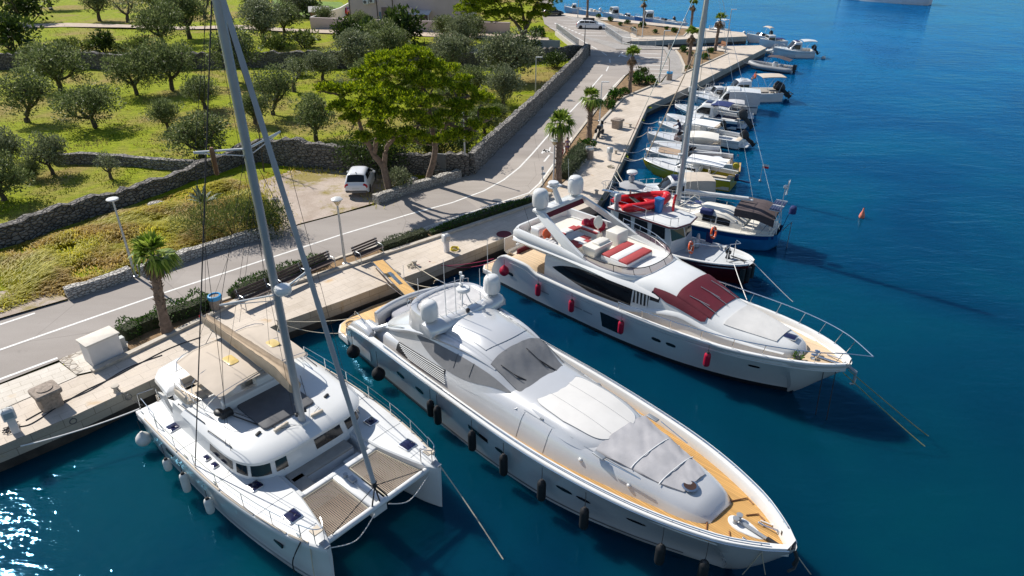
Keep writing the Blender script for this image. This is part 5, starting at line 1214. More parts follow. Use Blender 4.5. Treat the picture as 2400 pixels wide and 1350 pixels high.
for sd in(-1,1):
 mb=MB();mb.rbox((-6.75,sd*1.55,2.84),(.5,.2,.05),.02);mb.build('side_vent',m_alu,sy)
 mb=MB();mb.tube([(-6.4,sd*1.6,2.84),(-5.0,sd*1.36,2.82)],.02,5);mb.build('hand_rail',m_chrome,sy)
zf=lambda x:hs.sheer(x,0,-.40).z
mb=MB();pl=[]
for k in range(24):a=2*math.pi*k/24;pl.append((-1.75+(.75 if math.cos(a)>0 else .55)*math.cos(a),.30*math.sin(a)*(1-.35*max(0,math.cos(a)))))
mb.prism(pl,zf(-1.7)-.02,zf(-1.7)+.07,.03);wl_=mb.build('windlass_plate',m_gel,sy)
mb=MB()
for y in(-.1,.12):mb.lathe([(.11,0),(.09,.05),(.06,.1),(.10,.2),(.11,.25),(.001,.26)],(-2.0,y,zf(-2)+.05),12)
mb.tube([(-1.9,0,zf(-1.9)+.12),(-.75,0,zf(-.8)+.1)],.05,6);mb.box((-1.5,.05,zf(-1.5)+.1),(.8,.07,.06));mb.build('anchor_windlass',m_alu,wl_)
mb=MB();mb.box((-.55,0,zf(-.5)+.09),(.75,.12,.09));mb.build('bow_roller',m_black,sy)
for sd in(-1,1):
 mb=MB();mb.tube([(-1.35,sd*.5,zf(-1.3)+.06),(-.75,sd*.55,zf(-.8)+.16)],.016,4);mb.tube([(-1.35,sd*.46,zf(-1.3)+.06),(-.75,sd*.5,zf(-.8)+.16)],.016,4);mb.rbox((-1.4,sd*.48,zf(-1.4)+.05),(.22,.08,.09),.03);mb.build('mooring_bitt',m_chrome,sy)
 mb=MB();mb.rbox((-.72,sd*.52,hs.sheer(-.72).z-.13),(.34,.10,.2),.04,sd*-.75);mb.build('fairlead',m_glass,sy)
 mb=MB();f=.03
 for a,b_,c_,d_ in((-2.75,.55,-2.35,1.25),(-1.95,.5,-1.7,.85)):
  mb.tube([(a,sd*b_,zf(a)+f),(c_,sd*d_,zf(c_)+f),(c_+.28,sd*(d_-.1),zf(c_)+f)],.03,4)
 mb.build('hatch_trim',m_wood,sy)
 mb=MB();mb.tube([(-1.5,sd*.62,zf(-1.5)+.04),(-1.1,sd*.72,zf(-1.1)+.04)],.022,5);mb.build('deck_rail',m_gel,sy)
mb=MB();mb.tube([(0,0,2.55),(.12,0,2.3),(.05,0,2.0)],.06,6);mb.tube([(.05,-.3,1.95),(.1,0,1.85),(.05,.3,1.95)],.05,6);mb.build('anchor',m_black,sy)
mb=MB();pp=[(-22.9,-2.75),(-22.9,2.75),(-23.9,2.72),(-24.5,2.3),(-24.95,1.3),(-25.05,0),(-24.95,-1.3),(-24.5,-2.3),(-23.9,-2.72)]
mb.prism(pp,.1,.44,.05);pf=mb.build('swim_platform',m_gel,sy)
mb=MB();mb.prism(inset(pp,.1),.43,.47,.01);mb.prism([(-23.2,-2.4),(-21.0,-2.4),(-21.0,2.4),(-23.2,2.4)],.75,1.0);mb.build('platform_teak',m_teakx,pf)
mb=MB();
for k in range(9):a=k*.7;mb.tube([(-24.0+.28*math.cos(a+j*.6)*(1-.03*j),-1.9+.28*math.sin(a+j*.6),.50+.012*k)for j in range(8)],.018,4)
tag(mb.build('rope_coil',m_rope,None,(0,0,0),60),'tangled coil of pale rope on the silver yacht teak swim platform','rope');o=bpy.data.objects['rope_coil'];o.location=W(SB,SA,0,0,0);o.rotation_euler=(0,0,SA)
for sd in(-1,1):
 mb=MB();rows=[]
 for k in range(13):
  q=k/12;x=-23.0+2.7*q;top=.55+1.75*math.sin(math.pi*min(1,.05+q*.62))**.8;top=min(top,2.22);ww=.16+.32*q*(1-q)*4*.8
  y=2.62+.2*min(1,q*2);rows.append([(x,sd*(y+.12),.5),(x,sd*(y+.1),top-.12),(x,sd*(y-.02),top),(x,sd*(y-ww),top),(x,sd*(y-ww-.1),top-.1),(x,sd*(y-ww-.12),.5)])
 mb.loft(rows);mb.build('quarter_wing',m_silverh,sy,None,60)
 mb=MB();mb.tube(smooth_path([(-22.3,sd*2.45,2.1),(-22.1,sd*2.5,2.4),(-21.4,sd*2.6,2.42),(-21.0,sd*2.62,2.2)],4),.018,5);mb.build('wing_rail',m_chrome,sy)
mb=MB();rows=[]
for k in range(21):
 y=-1.75+4.1*k/20;x=-21.9+.035*(y-.3)**2*3;rows.append([(x-.08,y,.9),(x-.12,y,2.25),(x-.05,y,2.33),(x+.1,y,2.33),(x+.16,y,2.25),(x+.22,y,.9)])
mb.loft(rows);mb.build('aft_coaming',m_silverh,sy,None,60)
mb=MB();mb.rbox((-20.75,.5,1.85),(1.7,3.0,.36),.1,0,.5);mb.build('aft_sunpad',M('aft_sunpad_cover',(.33,.33,.36),.8,.1,2,bmp=.5,bscale=4),sy)
mb=MB();mb.prism([(-21.65,-1.2),(-19.5,-1.2),(-19.5,2.2),(-21.65,2.2)],1.0,1.7);mb.build('seat_lining',m_navyc,sy)
for k in range(3):
 mb=MB();mb.rbox((-21.6+k*.6,-2.15,1.05+k*.28),(.62,.75,.12),.02);mb.build('teak_step',m_teakx,sy)
mb=MB();mb.prism([(-21.7,-2.6),(-20.3,-2.6),(-20.3,-1.75),(-21.7,-1.75)],.9,1.55);mb.build('step_base',m_silverh,sy)
fl=[]
for k in range(40):
 a=2*math.pi*k/40;fl.append((-17.35+1.55*math.copysign(abs(math.cos(a))**.8,math.cos(a)),1.95*math.copysign(abs(math.sin(a))**.8,math.sin(a))))
zt_=lambda x:3.98+.05*(x+18.9)/3.1
mb=MB();A_=inset(fl,-.1);mb.loft([[(x,y,3.2)for x,y in A_],[(x,y,zt_(x))for x,y in fl],[(x,y,zt_(x)+.12)for x,y in inset(fl,.06)],[(x,y,zt_(x)+.12)for x,y in inset(fl,.3)],[(x,y,zt_(x)-.02)for x,y in inset(fl,.4)]],True,False,False);mb.build('fly_coaming',m_silverh,sy,None,60)
mb=MB();ti=inset(fl,.38);rows=[]
for k in range(13):
 q=1-k/12.5;rows.append([(-17.35+(x+17.35)*q,y*q,zt_(-17.35+(x+17.35)*q)+.05+.05*noise.noise(Vector((x*q*1.5,y*q*4,1)))+.03*noise.noise(Vector((x*q*4,y*q*3,5))))for x,y in ti])
mb.loft(rows,True,False,True);mb.build('fly_tarpaulin',m_greyl,sy,None,60)
mb=MB();rows=[]
for k in range(25):
 a=-math.pi/2+math.pi*k/24;y=2.2*math.sin(a);x=-16.15+.85*math.cos(a)*.35-.35;zc=3.98-.5*max(0,abs(math.sin(a))-.9)*10*.3
 rows.append([(x-.35,y,zc-.25),(x-.33,y,zc+.12),(x-.15,y,zc+.22),(x+.2,y,zc+.2),(x+.42,y,zc+.05),(x+.45,y,zc-.25)])
mb.loft(rows);arch=mb.build('radar_arch',m_silverh,sy,None,60)
mb=MB()
for y in(-1.3,-.75,-.1,.6,1.2):mb.tube([(-16.85,y,4.22),(-16.6,y,4.24),(-16.2,y,4.2),(-15.85,y,4.06)],.012,4)
mb.build('arch_seam',m_alu,arch)
for y in(-1.85,1.75):sat_dome('satellite_dome',(-16.5,y,4.2),.40,.98,arch)
radar('radar',(-16.75,.25,4.75),.33,arch)
mb=MB();mb.tube([(-16.55,0,4.15),(-16.75,.2,4.8)],.03,5);mb.tube([(-16.55,.5,4.15),(-16.75,.3,4.8)],.03,5);mb.tube([(-17,.25,4.2),(-16.9,.25,5.6)],.03,5);mb.lathe([(.001,0),(.09,.02),(.11,.1),(.001,.14)],(-16.9,.25,5.0),10);mb.lathe([(.001,0),(.07,.02),(.07,.14),(.001,.16)],(-16.9,.25,5.55),10);mb.box((-16.9,.33,5.42),(.1,.16,.1));mb.build('light_mast',m_gel,arch)
mb=MB();mb.lathe([(.001,0),(.09,0),(.11,.1),(.06,.16),(.001,.17)],(-15.95,-.15,4.2),10);mb.build('searchlight',m_black,arch)
for x,y,h in((-16.3,-1.1,2.9),(-16.2,-.62,1.9),(-16.4,.95,1.7),(-16.3,1.35,3.1)):
 mb=MB();mb.tube([(x,y,4.1),(x,y,4.1+h)],[.022,.012],5);mb.build('aerial',m_gel,arch)
mb=MB();rail(mb,[(-18.6+.9*(1-math.cos(a))*.4,1.85*math.sin(a),4.05)for a in frange(-1.3,1.3,8)],.22,.014,0,.016);mb.build('fly_rail',m_chrome,sy)
for sd in(-1,1):
 for x,z,a,b_ in((-17.6,1.15,.33,.12),(-16.1,1.12,.33,.12),(-10.7,1.15,.3,.1),(-7.5,1.2,.36,.1),(-6.7,1.2,.3,.09),(-4.7,1.3,.36,.09)):
  hs.stripe(x-a,x+a,lambda t,x=x,z=z,a=a,b_=b_:z-b_*math.sqrt(max(0,1-((t-x)/a)**2))-.003,lambda t,x=x,z=z,a=a,b_=b_:z+b_*math.sqrt(max(0,1-((t-x)/a)**2))+.003,sd,12).build('porthole',m_glass,sy)
 mb=MB();rows=[]
 for t in frange(0,1,8):rows.append([(-12.6+1.2*t+.0*k,sd*(hs.y(-12.4+t,z)+.014),z-.06*t)for k,z in enumerate((1.38,1.28,1.16))])
 mb.grid(rows);mb.build('hull_window',m_glass,sy)
 hs.stripe(-22.5,-3.3,.12,.2,sd,40).build('boot_stripe',m_dgrey,sy)
t=thing('gangway','teak gangway reaching from the silver yacht stern up to the quay','gangway',sw(-22.2,.9,0),SA)
a=at(972,700,2.15);b=at(885,612,1.5);d=(b-a);mid=(a+b)/2;L=d.length;az=math.atan2(d.y,d.x)-SA;el=-math.asin(d.z/L)
loc0=Matrix.Rotation(-SA,4,'Z')@(mid-t.location)
mb=MB();mb.box(loc0,(L,.62,.05),az,el);mb.build('walkway',mat_planks('gangway_teak',(.56,.32,.09),(.66,.40,.14),(.25,.13,.04),.1,1,.1),t,(0,0,0))
mb=MB()
for sd in(-1,1):mb.box(loc0+Vector((-math.sin(az),math.cos(az),0))*sd*.34+Vector((0,0,.0)),(L,.05,.12),az,el)
mb.box(loc0+Vector((0,0,.03)),(L*.32,.22,.03),az,el);mb.build('side_rail',m_chrome,t,(0,0,0))
mb=MB()
for q in(.05,.4):
 for sd in(1,):
  p=loc0+Matrix.Rotation(az,3,'Z')@Vector((L*(q-.5),sd*-.34,0));p.z+=-d.z*(.5-q)*1;mb.tube([p,p+Vector((0,0,1.0))],.018,5)
mb.build('stanchion',m_gel,t,(0,0,0))
for x,d_,lab in((-21.2,1.2,'black ball fender nearest the silver yacht stern'),(-18.9,1.3,'second black ball fender from the silver yacht stern')):
 fender('ball',sw(x,-hs.sheer(x).y-.34,2.0),d_,lab,m_blackf,.33)
for x,d_,L,lab in((-14.9,1.05,.85,'black fender amidships on the silver yacht, left of an overlapping pair'),(-14.4,1.15,.95,'black fender amidships on the silver yacht, right of an overlapping pair'),(-12.05,1.1,1.0,'black fender hanging over the slanted hull window of the silver yacht'),(-10.15,1.15,1.05,'black fender just right of the slanted hull window of the silver yacht'),(-8.15,1.15,1.0,'black fender in the middle of the silver yacht forward side'),(-6.2,1.3,1.0,'black fender third from the silver yacht bow'),(-3.35,1.3,.9,'black fender with a white cap second from the silver yacht bow'),(-2.0,1.35,.95,'black fender with a white cap closest to the silver yacht bow')):
 fender('cyl',sw(x,-hs.sheer(x).y-.18,hs.sheer(x).z),d_,lab,m_blackf,.17,L)
WB,WA=(14.80,24.43),rad(-45)
def ww(x,y,z):return W(WB,WA,x,y,z)
wy=thing('flybridge_yacht','white flybridge motor yacht with a maroon windscreen cover and two white domes','yacht',W(WB,WA,-10.3,0,0),WA,None,(10.3,0,0))
hw=Hull([(-20.4,2.3,.7,2.3,-.5),(-19.9,2.5,1.5,2.38,-.6),(-19.0,2.62,2.2,2.45,-.6),(-17.2,2.68,2.25,2.5,-.6),(-16.4,2.68,1.95,2.5,-.6),(-14,2.7,1.95,2.48,-.6),(-10,2.66,2.05,2.35,-.6),(-7,2.55,2.18,1.9,-.6),(-4.5,2.27,2.35,1.15,-.5),(-3,1.9,2.48,.5,-.3),(-2.2,1.62,2.55,.1,-.05),(-1.8,1.45,2.58,0,.35),(-1.1,1.1,2.63,0,1.2),(-.4,.58,2.68,0,2.0),(-.1,.26,2.7,0,2.4),(0,.06,2.71,0,2.62)],1.3)
m_ghull=M('white_topsides',(.70,.70,.675),.18,.03,.4,coat=.5)
hw.mesh(60,14,.13).build('hull',[m_ghull,m_anti],wy)
hw.capping(-19.6,-.12,.16,.05,.42,60).build('bulwark',m_gel,wy)
hw.deck(-19.5,-.3,.14,-.34,44).build('side_deck',m_teakp,wy,None,30)
for sd in(-1,1):
 mb=MB();mb.tube([(x,sd*(hw.y(x,cr(hw.st,x)[2]-.3)+.01),cr(hw.st,x)[2]-.3)for x in frange(-18.5,-.6,40)],.016,4);mb.build('rubbing_strake',m_alu,wy)
 for x,z,a,b_ in((-18.5,1.15,.26,.1),(-8.35,1.15,.27,.1),(-7.55,1.17,.27,.1),(-3.6,1.45,.26,.08)):
  hw.stripe(x-a,x+a,lambda t,x=x,z=z,a=a,b_=b_:z-b_*max(0,1-abs((t-x)/a)**4)**.5-.003,lambda t,x=x,z=z,a=a,b_=b_:z+b_*max(0,1-abs((t-x)/a)**4)**.5+.003,sd,12).build('porthole',m_glass,wy)
 mb=MB();rows=[]
 for t in frange(0,1,8):rows.append([(-11.75+1.25*t+.12*(1.45-z),sd*(hw.y(-11.5+t,z)+.014),z)for z in frange(.55,1.45,5)])
 mb.grid(rows);mb.build('hull_window',m_glass,wy)
 for x in(-16.4,-13.6,-12.9):
  hw.stripe(x,x+(1.0 if x<-14 else .6),.98,1.06,sd,6).build('hull_vent',m_rubber,wy)
hh=Shell([(-16.2,1.5,3.2,2.15,2.1,.05,.12),(-14,1.5,3.35,2.2,2.1,.05,.12),(-11.5,1.6,3.5,2.2,2.05,.1,.14),(-9.6,1.7,3.72,2.12,1.9,.14,.2),(-8.6,1.75,3.7,2.0,1.74,.16,.25),(-7.9,1.8,3.58,1.95,1.66,.16,.25),(-7.1,1.85,3.32,1.9,1.6,.14,.25),(-6.1,1.85,3.0,1.84,1.5,.12,.28),(-5.3,1.9,2.86,1.74,1.4,.1,.28),(-3.8,2.0,2.76,1.42,1.12,.08,.28),(-2.8,2.1,2.66,1.05,.82,.06,.28),(-2.2,2.15,2.5,.7,.52,.03,.28),(-2.0,2.2,2.32,.35,.25,.01,.28)])
hh.mesh(60,32).build('deckhouse',m_gel,wy)
for sd in(-1,1):
 tq=lambda x:(x+15.6)/5.35
 lo=lambda x:sd*(.55+.15*(1-tq(x))**5+.05*max(0,tq(x)-.8)*5);hi=lambda x:sd*(.705+.17*min(1,tq(x)*1.9)**.8)
 hh.patch(-15.6,-10.25,lo,hi,.012,26,5).build('saloon_window',m_glass,wy)
 mb=MB()
 for k in range(4):mb.tube([hh.pt(-10.05+.2*k,sd*.60,.03),hh.pt(-9.95+.2*k,sd*.8,.03)],.05,5)
 o=mb.build('side_louvre',m_gel,wy)
 hh.patch(-10.15,-9.3,sd*.6,sd*.8,.012,6,4).build('louvre_gap',m_black,o)
 hh.patch(-9.25,-8.75,sd*.56,sd*.70,.012,6,4).build('side_window',m_glass,wy)
 mb=MB();rows=[]
 for x in frange(-17.0,-2.6,40):
  q=(x+17)/14.4;p=hh.pt(max(x,-16.1),sd*(.93-.18*min(1,max(0,(x+10.5)/3))),.02);p.x=x;h=.16*math.sin(math.pi*min(1,.05+q))+.02
  rows.append([(p.x,p.y-sd*.05,p.z-h),(p.x,p.y+sd*.10,p.z-h*.4),(p.x,p.y+sd*.08,p.z+h*.3),(p.x,p.y-sd*.06,p.z+h)])
 mb.loft(rows);mb.build('side_ledge',m_gel,wy,None,60)
hh.patch(-8.0,-6.15,lambda x:-.50,lambda x:.50,.03,20,26,.02,1.0,.05).build('windscreen_cover',m_maroon,wy,None,60)
for sd in(-1,1):
 hh.patch(-9.2,-6.3,sd*.5,lambda x,sd=sd:sd*(.52+.14*min(1,(x+9.6)/1.2)*min(1,(-5.9-x)/.6)),.028,16,5,.01).build('side_cover',m_maroon,wy,None,60)
for y in(-1.05,-.05,.95):
 mb=MB();p0=Vector((-6.0,y,hh.pt(-6.0,y/3).z+.06));p1=hh.pt(-7.0,y/3.3-.02,.1);p2=hh.pt(-7.5,y/3.3-.05,.07);mb.tube([p0,p1],.02,5);mb.tube([p1*2-p2,p2],.018,5);mb.build('windscreen_wiper',m_alu,wy)
hh.patch(-5.5,-3.1,lambda x:-(.47-.03*(x+5.5)),lambda x:.47-.03*(x+5.5),.035,22,22,.012,2.2,.05).build('sunpad_cover',M('ivory_cover',(.60,.585,.56),.8,.05,1.2,bmp=.35,bscale=9),wy,None,60)
hatch_('foredeck_hatch',(-2.85,.1,hh.pt(-2.85,0).z+.0),(.62,.5),.1,wy)
fb=[(-18.75,-1.75),(-18.55,-2.2),(-18.0,-2.42),(-14,-2.45),(-11.8,-2.3),(-10.6,-1.9),(-9.9,-1.2),(-9.7,0),(-9.9,1.2),(-10.6,1.9),(-11.8,2.3),(-14,2.45),(-18.0,2.42),(-18.55,2.2),(-18.75,1.75)]
fb=[tuple(p[:2])for p in smooth_path([(x,y,0)for x,y in fb],4)]
fz=lambda x:3.62+.0*x
mb=MB();mb.prism(inset(fb,.12),3.25,3.56);mb.build('flybridge_sole',m_cream,wy)
mb=MB()
def coamh(x):return .5 if x<-14.6 else .5-.28*min(1,(x+14.6)/2.5)
mb.loft([[(x,y,3.3)for x,y in inset(fb,.18)],[(x,y,3.5)for x,y in fb],[(x,y,3.52+coamh(x)*.8)for x,y in inset(fb,.02)],[(x,y,3.55+coamh(x))for x,y in inset(fb,.12)],[(x,y,3.55+coamh(x))for x,y in inset(fb,.26)],[(x,y,3.5)for x,y in inset(fb,.34)]],True,False,False)
mb.build('flybridge_coaming',m_gel,wy,None,50)
for sd in(-1,1):
 mb=MB();rows=[]
 for x in frange(-18.4,-8.8,30):
  q=(x+18.4)/9.6;zc=3.4+.2*math.sin(q*2.2)-.45*q**3;h=.32*(1-.55*q);y=2.36-.05*abs(x+14)*.1-.6*max(0,(x+11.6)/2.8)**1.3
  rows.append([(x,sd*(y-.3),zc-h*.6),(x,sd*(y+.1),zc-h*.3),(x,sd*(y+.16),zc),(x,sd*(y+.02),zc+h*.7),(x,sd*(y-.3),zc+h*.7)])
 mb.loft(rows);mb.build('side_wing',m_gel,wy,None,60)
m_tint=M('maroon_tinted_screen',(.16,.03,.05),.08,.1,1)
m_tint.node_tree.nodes['Principled BSDF'].inputs['Alpha'].default_value=.62
front=[(x,y)for x,y in inset(fb,.1)if x>-14.0]
mb=MB();i0=min(range(len(front)),key=lambda i:(front[i][1],-front[i][0]));fr_=sorted(front,key=lambda p:math.atan2(p[1],p[0]+14.2))
mb.grid([[(x,y,3.72)for x,y in fr_],[(x-.12*max(0,x+12),y*.98,4.08)for x,y in fr_]]);mb.build('flybridge_screen',m_tint,wy,None,60)
mb=MB();mb.tube([(x-.12*max(0,x+12),y*.98,4.1)for x,y in fr_],.025,5)
for i in range(0,len(fr_),4):x,y=fr_[i];mb.tube([(x,y,3.7),(x-.12*max(0,x+12),y*.98,4.1)],.018,4)
mb.build('screen_rail',m_black,wy)
mb=MB();rail(mb,[(-14.2,2.3,4.0),(-13,2.28,3.9),(-11.8,2.1,3.8),(-10.8,1.6,3.75)],.55,.018,1);mb.build('flybridge_rail',m_chrome,wy)
for sd in(-1,1):
 mb=MB();rows=[]
 for k in range(11):
  q=k/10;x=-13.6-3.4*q;z=3.95+1.35*q;y=sd*(2.25-.55*q**1.5);c=.75*(1-.35*q)
  rows.append([(x-c*.8,y-.09,z-.1),(x-c*.8,y+.09,z-.1),(x+c*.6,y+.09,z-.05+.1*q),(x+c*.6,y-.09,z-.05+.1*q)])
 mb.loft(rows);mb.build('arch_leg',m_gel,wy)
mb=MB();mb.rbox((-17.15,0,5.30),(.75,3.7,.16),.06,0,.12);ar=mb.build('radar_arch',m_gel,wy)
mb=MB();rows=[[(-16.78+.05*k,y,5.22-.085*k)for y in frange(-1.7,1.7,8)]for k in range(4)];mb.grid(rows);mb.build('arch_canvas',m_maroon,ar)
for y in(-1.5,1.5):sat_dome('satellite_dome',(-17.2,y,5.45),.46,1.12,ar)
mb=MB();mb.tube([(-17.1,0,5.3),(-17.55,0,6.2)],[.2,.13],8);mb.rbox((-17.6,.1,6.2),(.5,.85,.08),.03);mb.build('radar_mast',m_gel,ar)
radar('radar',(-17.6,0,6.26),.32,ar)
mb=MB();mb.tube([(-17.9,-.5,5.4),(-18.0,-.5,7.2)],.02,5);mb.tube([(-17.9,-.2,5.4),(-18.0,-.5,6.9)],.014,5);mb.box((-18.0,-.42,6.95),(.12,.2,.12));mb.lathe([(.001,0),(.07,0),(.07,.18),(.001,.2)],(-18,-.5,7.2),8);mb.build('light_mast',m_alu,ar)
mb=MB();mb.tube([(-17.3,1.1,5.4),(-17.5,1.1,7.6)],.012,4);mb.build('aerial',m_gel,ar)
mb=MB();mb.tube([(-17.4,-2.0,4.2),(-17.9,-2.1,5.5)],.012,4);mb.build('aerial',m_black,ar)
mb=MB();mb.rbox((-12.15,-.05,3.72),(1.75,2.3,.28),.05);sp=mb.build('fly_sunbed',m_gel,wy)
for k,m in((0,m_redc),(1,M('white_cushion',(.78,.76,.73),.7,.05,4)),(2,m_redc)):
 mb=MB();mb.rbox((-12.72+.57*k,-.05,3.9),(.56,2.25,.1),.03);mb.build('cushion',m,sp)
mb=MB();mb.loft([[(x,y,3.56)for x,y in((-13.95,-1.35),(-13.35,-1.35),(-13.35,-.1),(-13.95,-.1))],[(x,y,4.0)for x,y in((-14.05,-1.5),(-13.2,-1.5),(-13.2,.02),(-14.05,.02))],[(x,y,4.18)for x,y in((-14.05,-1.5),(-13.2,-1.5),(-13.2,.02),(-14.05,.02))]]);mb.rbox((-13.6,-.5,4.24),(.5,.95,.12),.04);mb.build('helm_console',m_cream,wy)
mb=MB();mb.rbox((-13.75,1.15,3.95),(.85,1.0,.8),.05);mb.build('wet_bar',m_cream,wy)
mb=MB();mb.lathe([(.001,0),(.34,0),(.38,.05),(.34,.1),(.001,.1)],(-15.2,1.2,4.35),18,Matrix.Rotation(rad(75),4,'Y'));mb.tube([(-15.15,1.2,3.6),(-15.15,1.2,4.4)],.05,6);mb.build('helm_seat',m_cream,wy)
mb=MB();mb.rbox((-15.6,-.3,3.85),(.8,1.1,.06),.02);mb.tube([(-15.6,-.3,3.5),(-15.6,-.3,3.85)],.06,6);mb.build('fly_table',m_greyl,wy)
for k,(x,y,sx,sy_)in enumerate(((-15.0,-.6,.55,1.5),(-16.3,-.2,.55,1.9),(-15.6,.95,1.6,.5),(-14.6,-.8,.35,1.2))):
 mb=MB();mb.rbox((x,y,3.68),(sx,sy_,.3),.04);o=mb.build('fly_seat',m_cream,wy)
 mb=MB();mb.rbox((x,y,3.86),(sx*.92,sy_*.96,.09),.03);c_=mb.build('cushion',m_redc,o)
 mb=MB();mb.rbox((x,y,3.885),(sx*.94,sy_*.34,.1),.03);mb.build('cushion_stripe',MATS['white_cushion'],o)
for x,y,r in((-15.9,1.75,.33),(-15.4,1.75,.33),(-16.2,1.45,.3)):
 t_=thing('fender','crimson ball fender stowed on the flybridge behind the helm seat','fender',ww(x,y,3.88),0,'stowed crimson fenders');mb=MB();mb.ball((0,0,0),r,14,10);mb.build('body',m_redf,t_,(0,0,0),60)
CUR['root']=wy;CUR['off']=(10.3,0,0)
mb=MB();mb.rbox((-17.6,-1.0,3.85),(.75,1.0,.45),.12);mb.build('life_raft',m_gel,wy)
mb=MB();mb.lathe([(.20,-.05),(.28,-.06),(.31,0),(.28,.06),(.20,.05)],(-16.8,-1.35,3.9),18,Matrix.Rotation(rad(70),4,'Y'));mb.build('lifebuoy',m_orange,wy)
mb=MB()
for k in range(4):mb.rbox((-16.3+.22*k,-1.9,3.78),(.2,.3,.32),.03)
mb.build('water_pack',m_greyl,wy)
mb=MB();mb.rbox((-18.2,-.6,3.66),(.3,1.0,.18),.05);mb.build('life_jacket',m_orange,wy)
mb=MB();mb.prism([(-19.2,-2.35),(-16.1,-2.35),(-16.1,2.35),(-19.2,2.35)],.8,1.3);mb.build('cockpit_sole',m_teakp,wy)
mb=MB();mb.rbox((-18.85,.3,1.5),(.6,3.4,.42),.05);o=mb.build('cockpit_seat',m_beigeq,wy)
mb=MB();mb.rbox((-18.85,.3,1.76),(.55,3.3,.12),.04);mb.rbox((-19.12,.3,1.95),(.14,3.3,.4),.04);mb.build('cushion',m_maroon,o)
mb=MB();mb.rbox((-17.6,.2,1.72),(.7,1.5,.08),.02);mb.rbox((-17.6,.2,1.5),(.3,.6,.42),.02);mb.build('cockpit_table',m_beigeq,wy)
mb=MB();mb.rbox((-17.7,.0,1.9),(.35,.5,.3),.08);mb.build('folded_cushion',m_redf,wy)
pw=[(-20.2,-2.35),(-20.2,2.35),(-21.2,2.3),(-21.55,1.9),(-21.65,0),(-21.55,-1.9),(-21.2,-2.3)]
mb=MB();mb.prism(pw,.15,.44,.04);o=mb.build('swim_platform',m_gel,wy)
mb=MB();mb.prism(inset(pw,.1),.43,.465,.008);mb.build('platform_teak',m_teakp,o)
mb=MB();mb.rbox((-20.75,-.35,1.75),(.08,1.0,.85),.03,0,.03);mb.build('stern_panel',m_cream,wy)
for sd in(-1,1):
 mb=MB();P=[hw.sheer(x,.1,.04,sd)for x in(-10.6,-9.2,-7.6,-6.0,-4.5,-3.2,-2.1,-1.2,-.5)]
 T=[p+Vector((.25*(k/8),sd*.12,.48+.03*k))for k,p in enumerate(P)]
 for p,q in zip(P,T):mb.tube([p,q],.017,5)
 mb.tube(smooth_path(T+[(.75,0,3.42)],4),.024,6);mb.build('bow_rail',m_chrome,wy)
zf=lambda x:hw.sheer(x,0,-.34).z
mb=MB()
for y in(-.2,.2):mb.lathe([(.12,0),(.10,.05),(.07,.1),(.12,.2),(.001,.24)],(-1.55,y,zf(-1.5)+.05),10)
mb.tube([(-1.5,0,zf(-1.5)+.1),(-.4,0,zf(-.4)+.12)],.05,6);mb.tube([(-1.2,.5,zf(-1.2)+.06),(-.5,.3,zf(-.5)+.2)],.03,5);mb.tube([(-1.2,-.5,zf(-1.2)+.06),(-.5,-.3,zf(-.5)+.2)],.03,5);mb.build('windlass',m_chrome,wy)
mb=MB();mb.tube([(-.3,0,2.6),(.3,0,2.35)],.07,6);mb.tube([(.25,-.28,1.9),(.3,0,1.75),(.25,.28,1.9)],.05,5);mb.tube([(.28,0,2.35),(.28,0,1.75)],.05,5);mb.build('anchor',m_alu,wy)
t_=thing('potted_plant','small potted plant with yellow flowers on the white yacht foredeck','plant',ww(-2.0,-.75,zf(-2)));R.seed(3);vs,fs=[],[];clump(vs,fs,Vector((0,0,.25)),.22,70,.14,.07,.5);raw('leaves',vs,fs,m_hedge,t_)
mb=MB();mb.lathe([(.1,0),(.14,.18),(.13,.18),(.001,.15)],n=10);mb.build('pot',m_black,t_,(0,0,0))
fender('ball',ww(-18.6,-2.98,2.25),.78,'crimson ball fender at the flybridge yacht stern quarter',m_redf,.30)
for x,lab in((-16.0,'crimson fender first aft of the dark saloon window'),(-13.5,'crimson fender below the middle of the saloon window'),(-10.2,'crimson fender just right of the square black hull window'),(-5.4,'crimson fender on the flybridge yacht bow shoulder')):
 fender('cyl',ww(x,-hw.sheer(x).y-.17,hw.sheer(x).z),.78,lab,m_redf,.16,.78)
t=thing('tender','small pale inflatable tender on the flybridge yacht stern platform','boat',ww(-21.0,1.2,.46),WA+rad(90))
mb=MB();mb.tube(smooth_path([(-1.1,.5,.3),(.3,.52,.3),(1.0,.3,.35),(1.2,0,.38),(1.0,-.3,.35),(.3,-.52,.3),(-1.1,-.5,.3)],4),.2,10);mb.build('tube',m_whitef,t,(0,0,0),60)
mb=MB();mb.prism([(-1.0,-.4),(.6,-.4),(.95,0),(.6,.4),(-1,.4)],.1,.2);mb.build('floor',m_beigeq,t,(0,0,0))
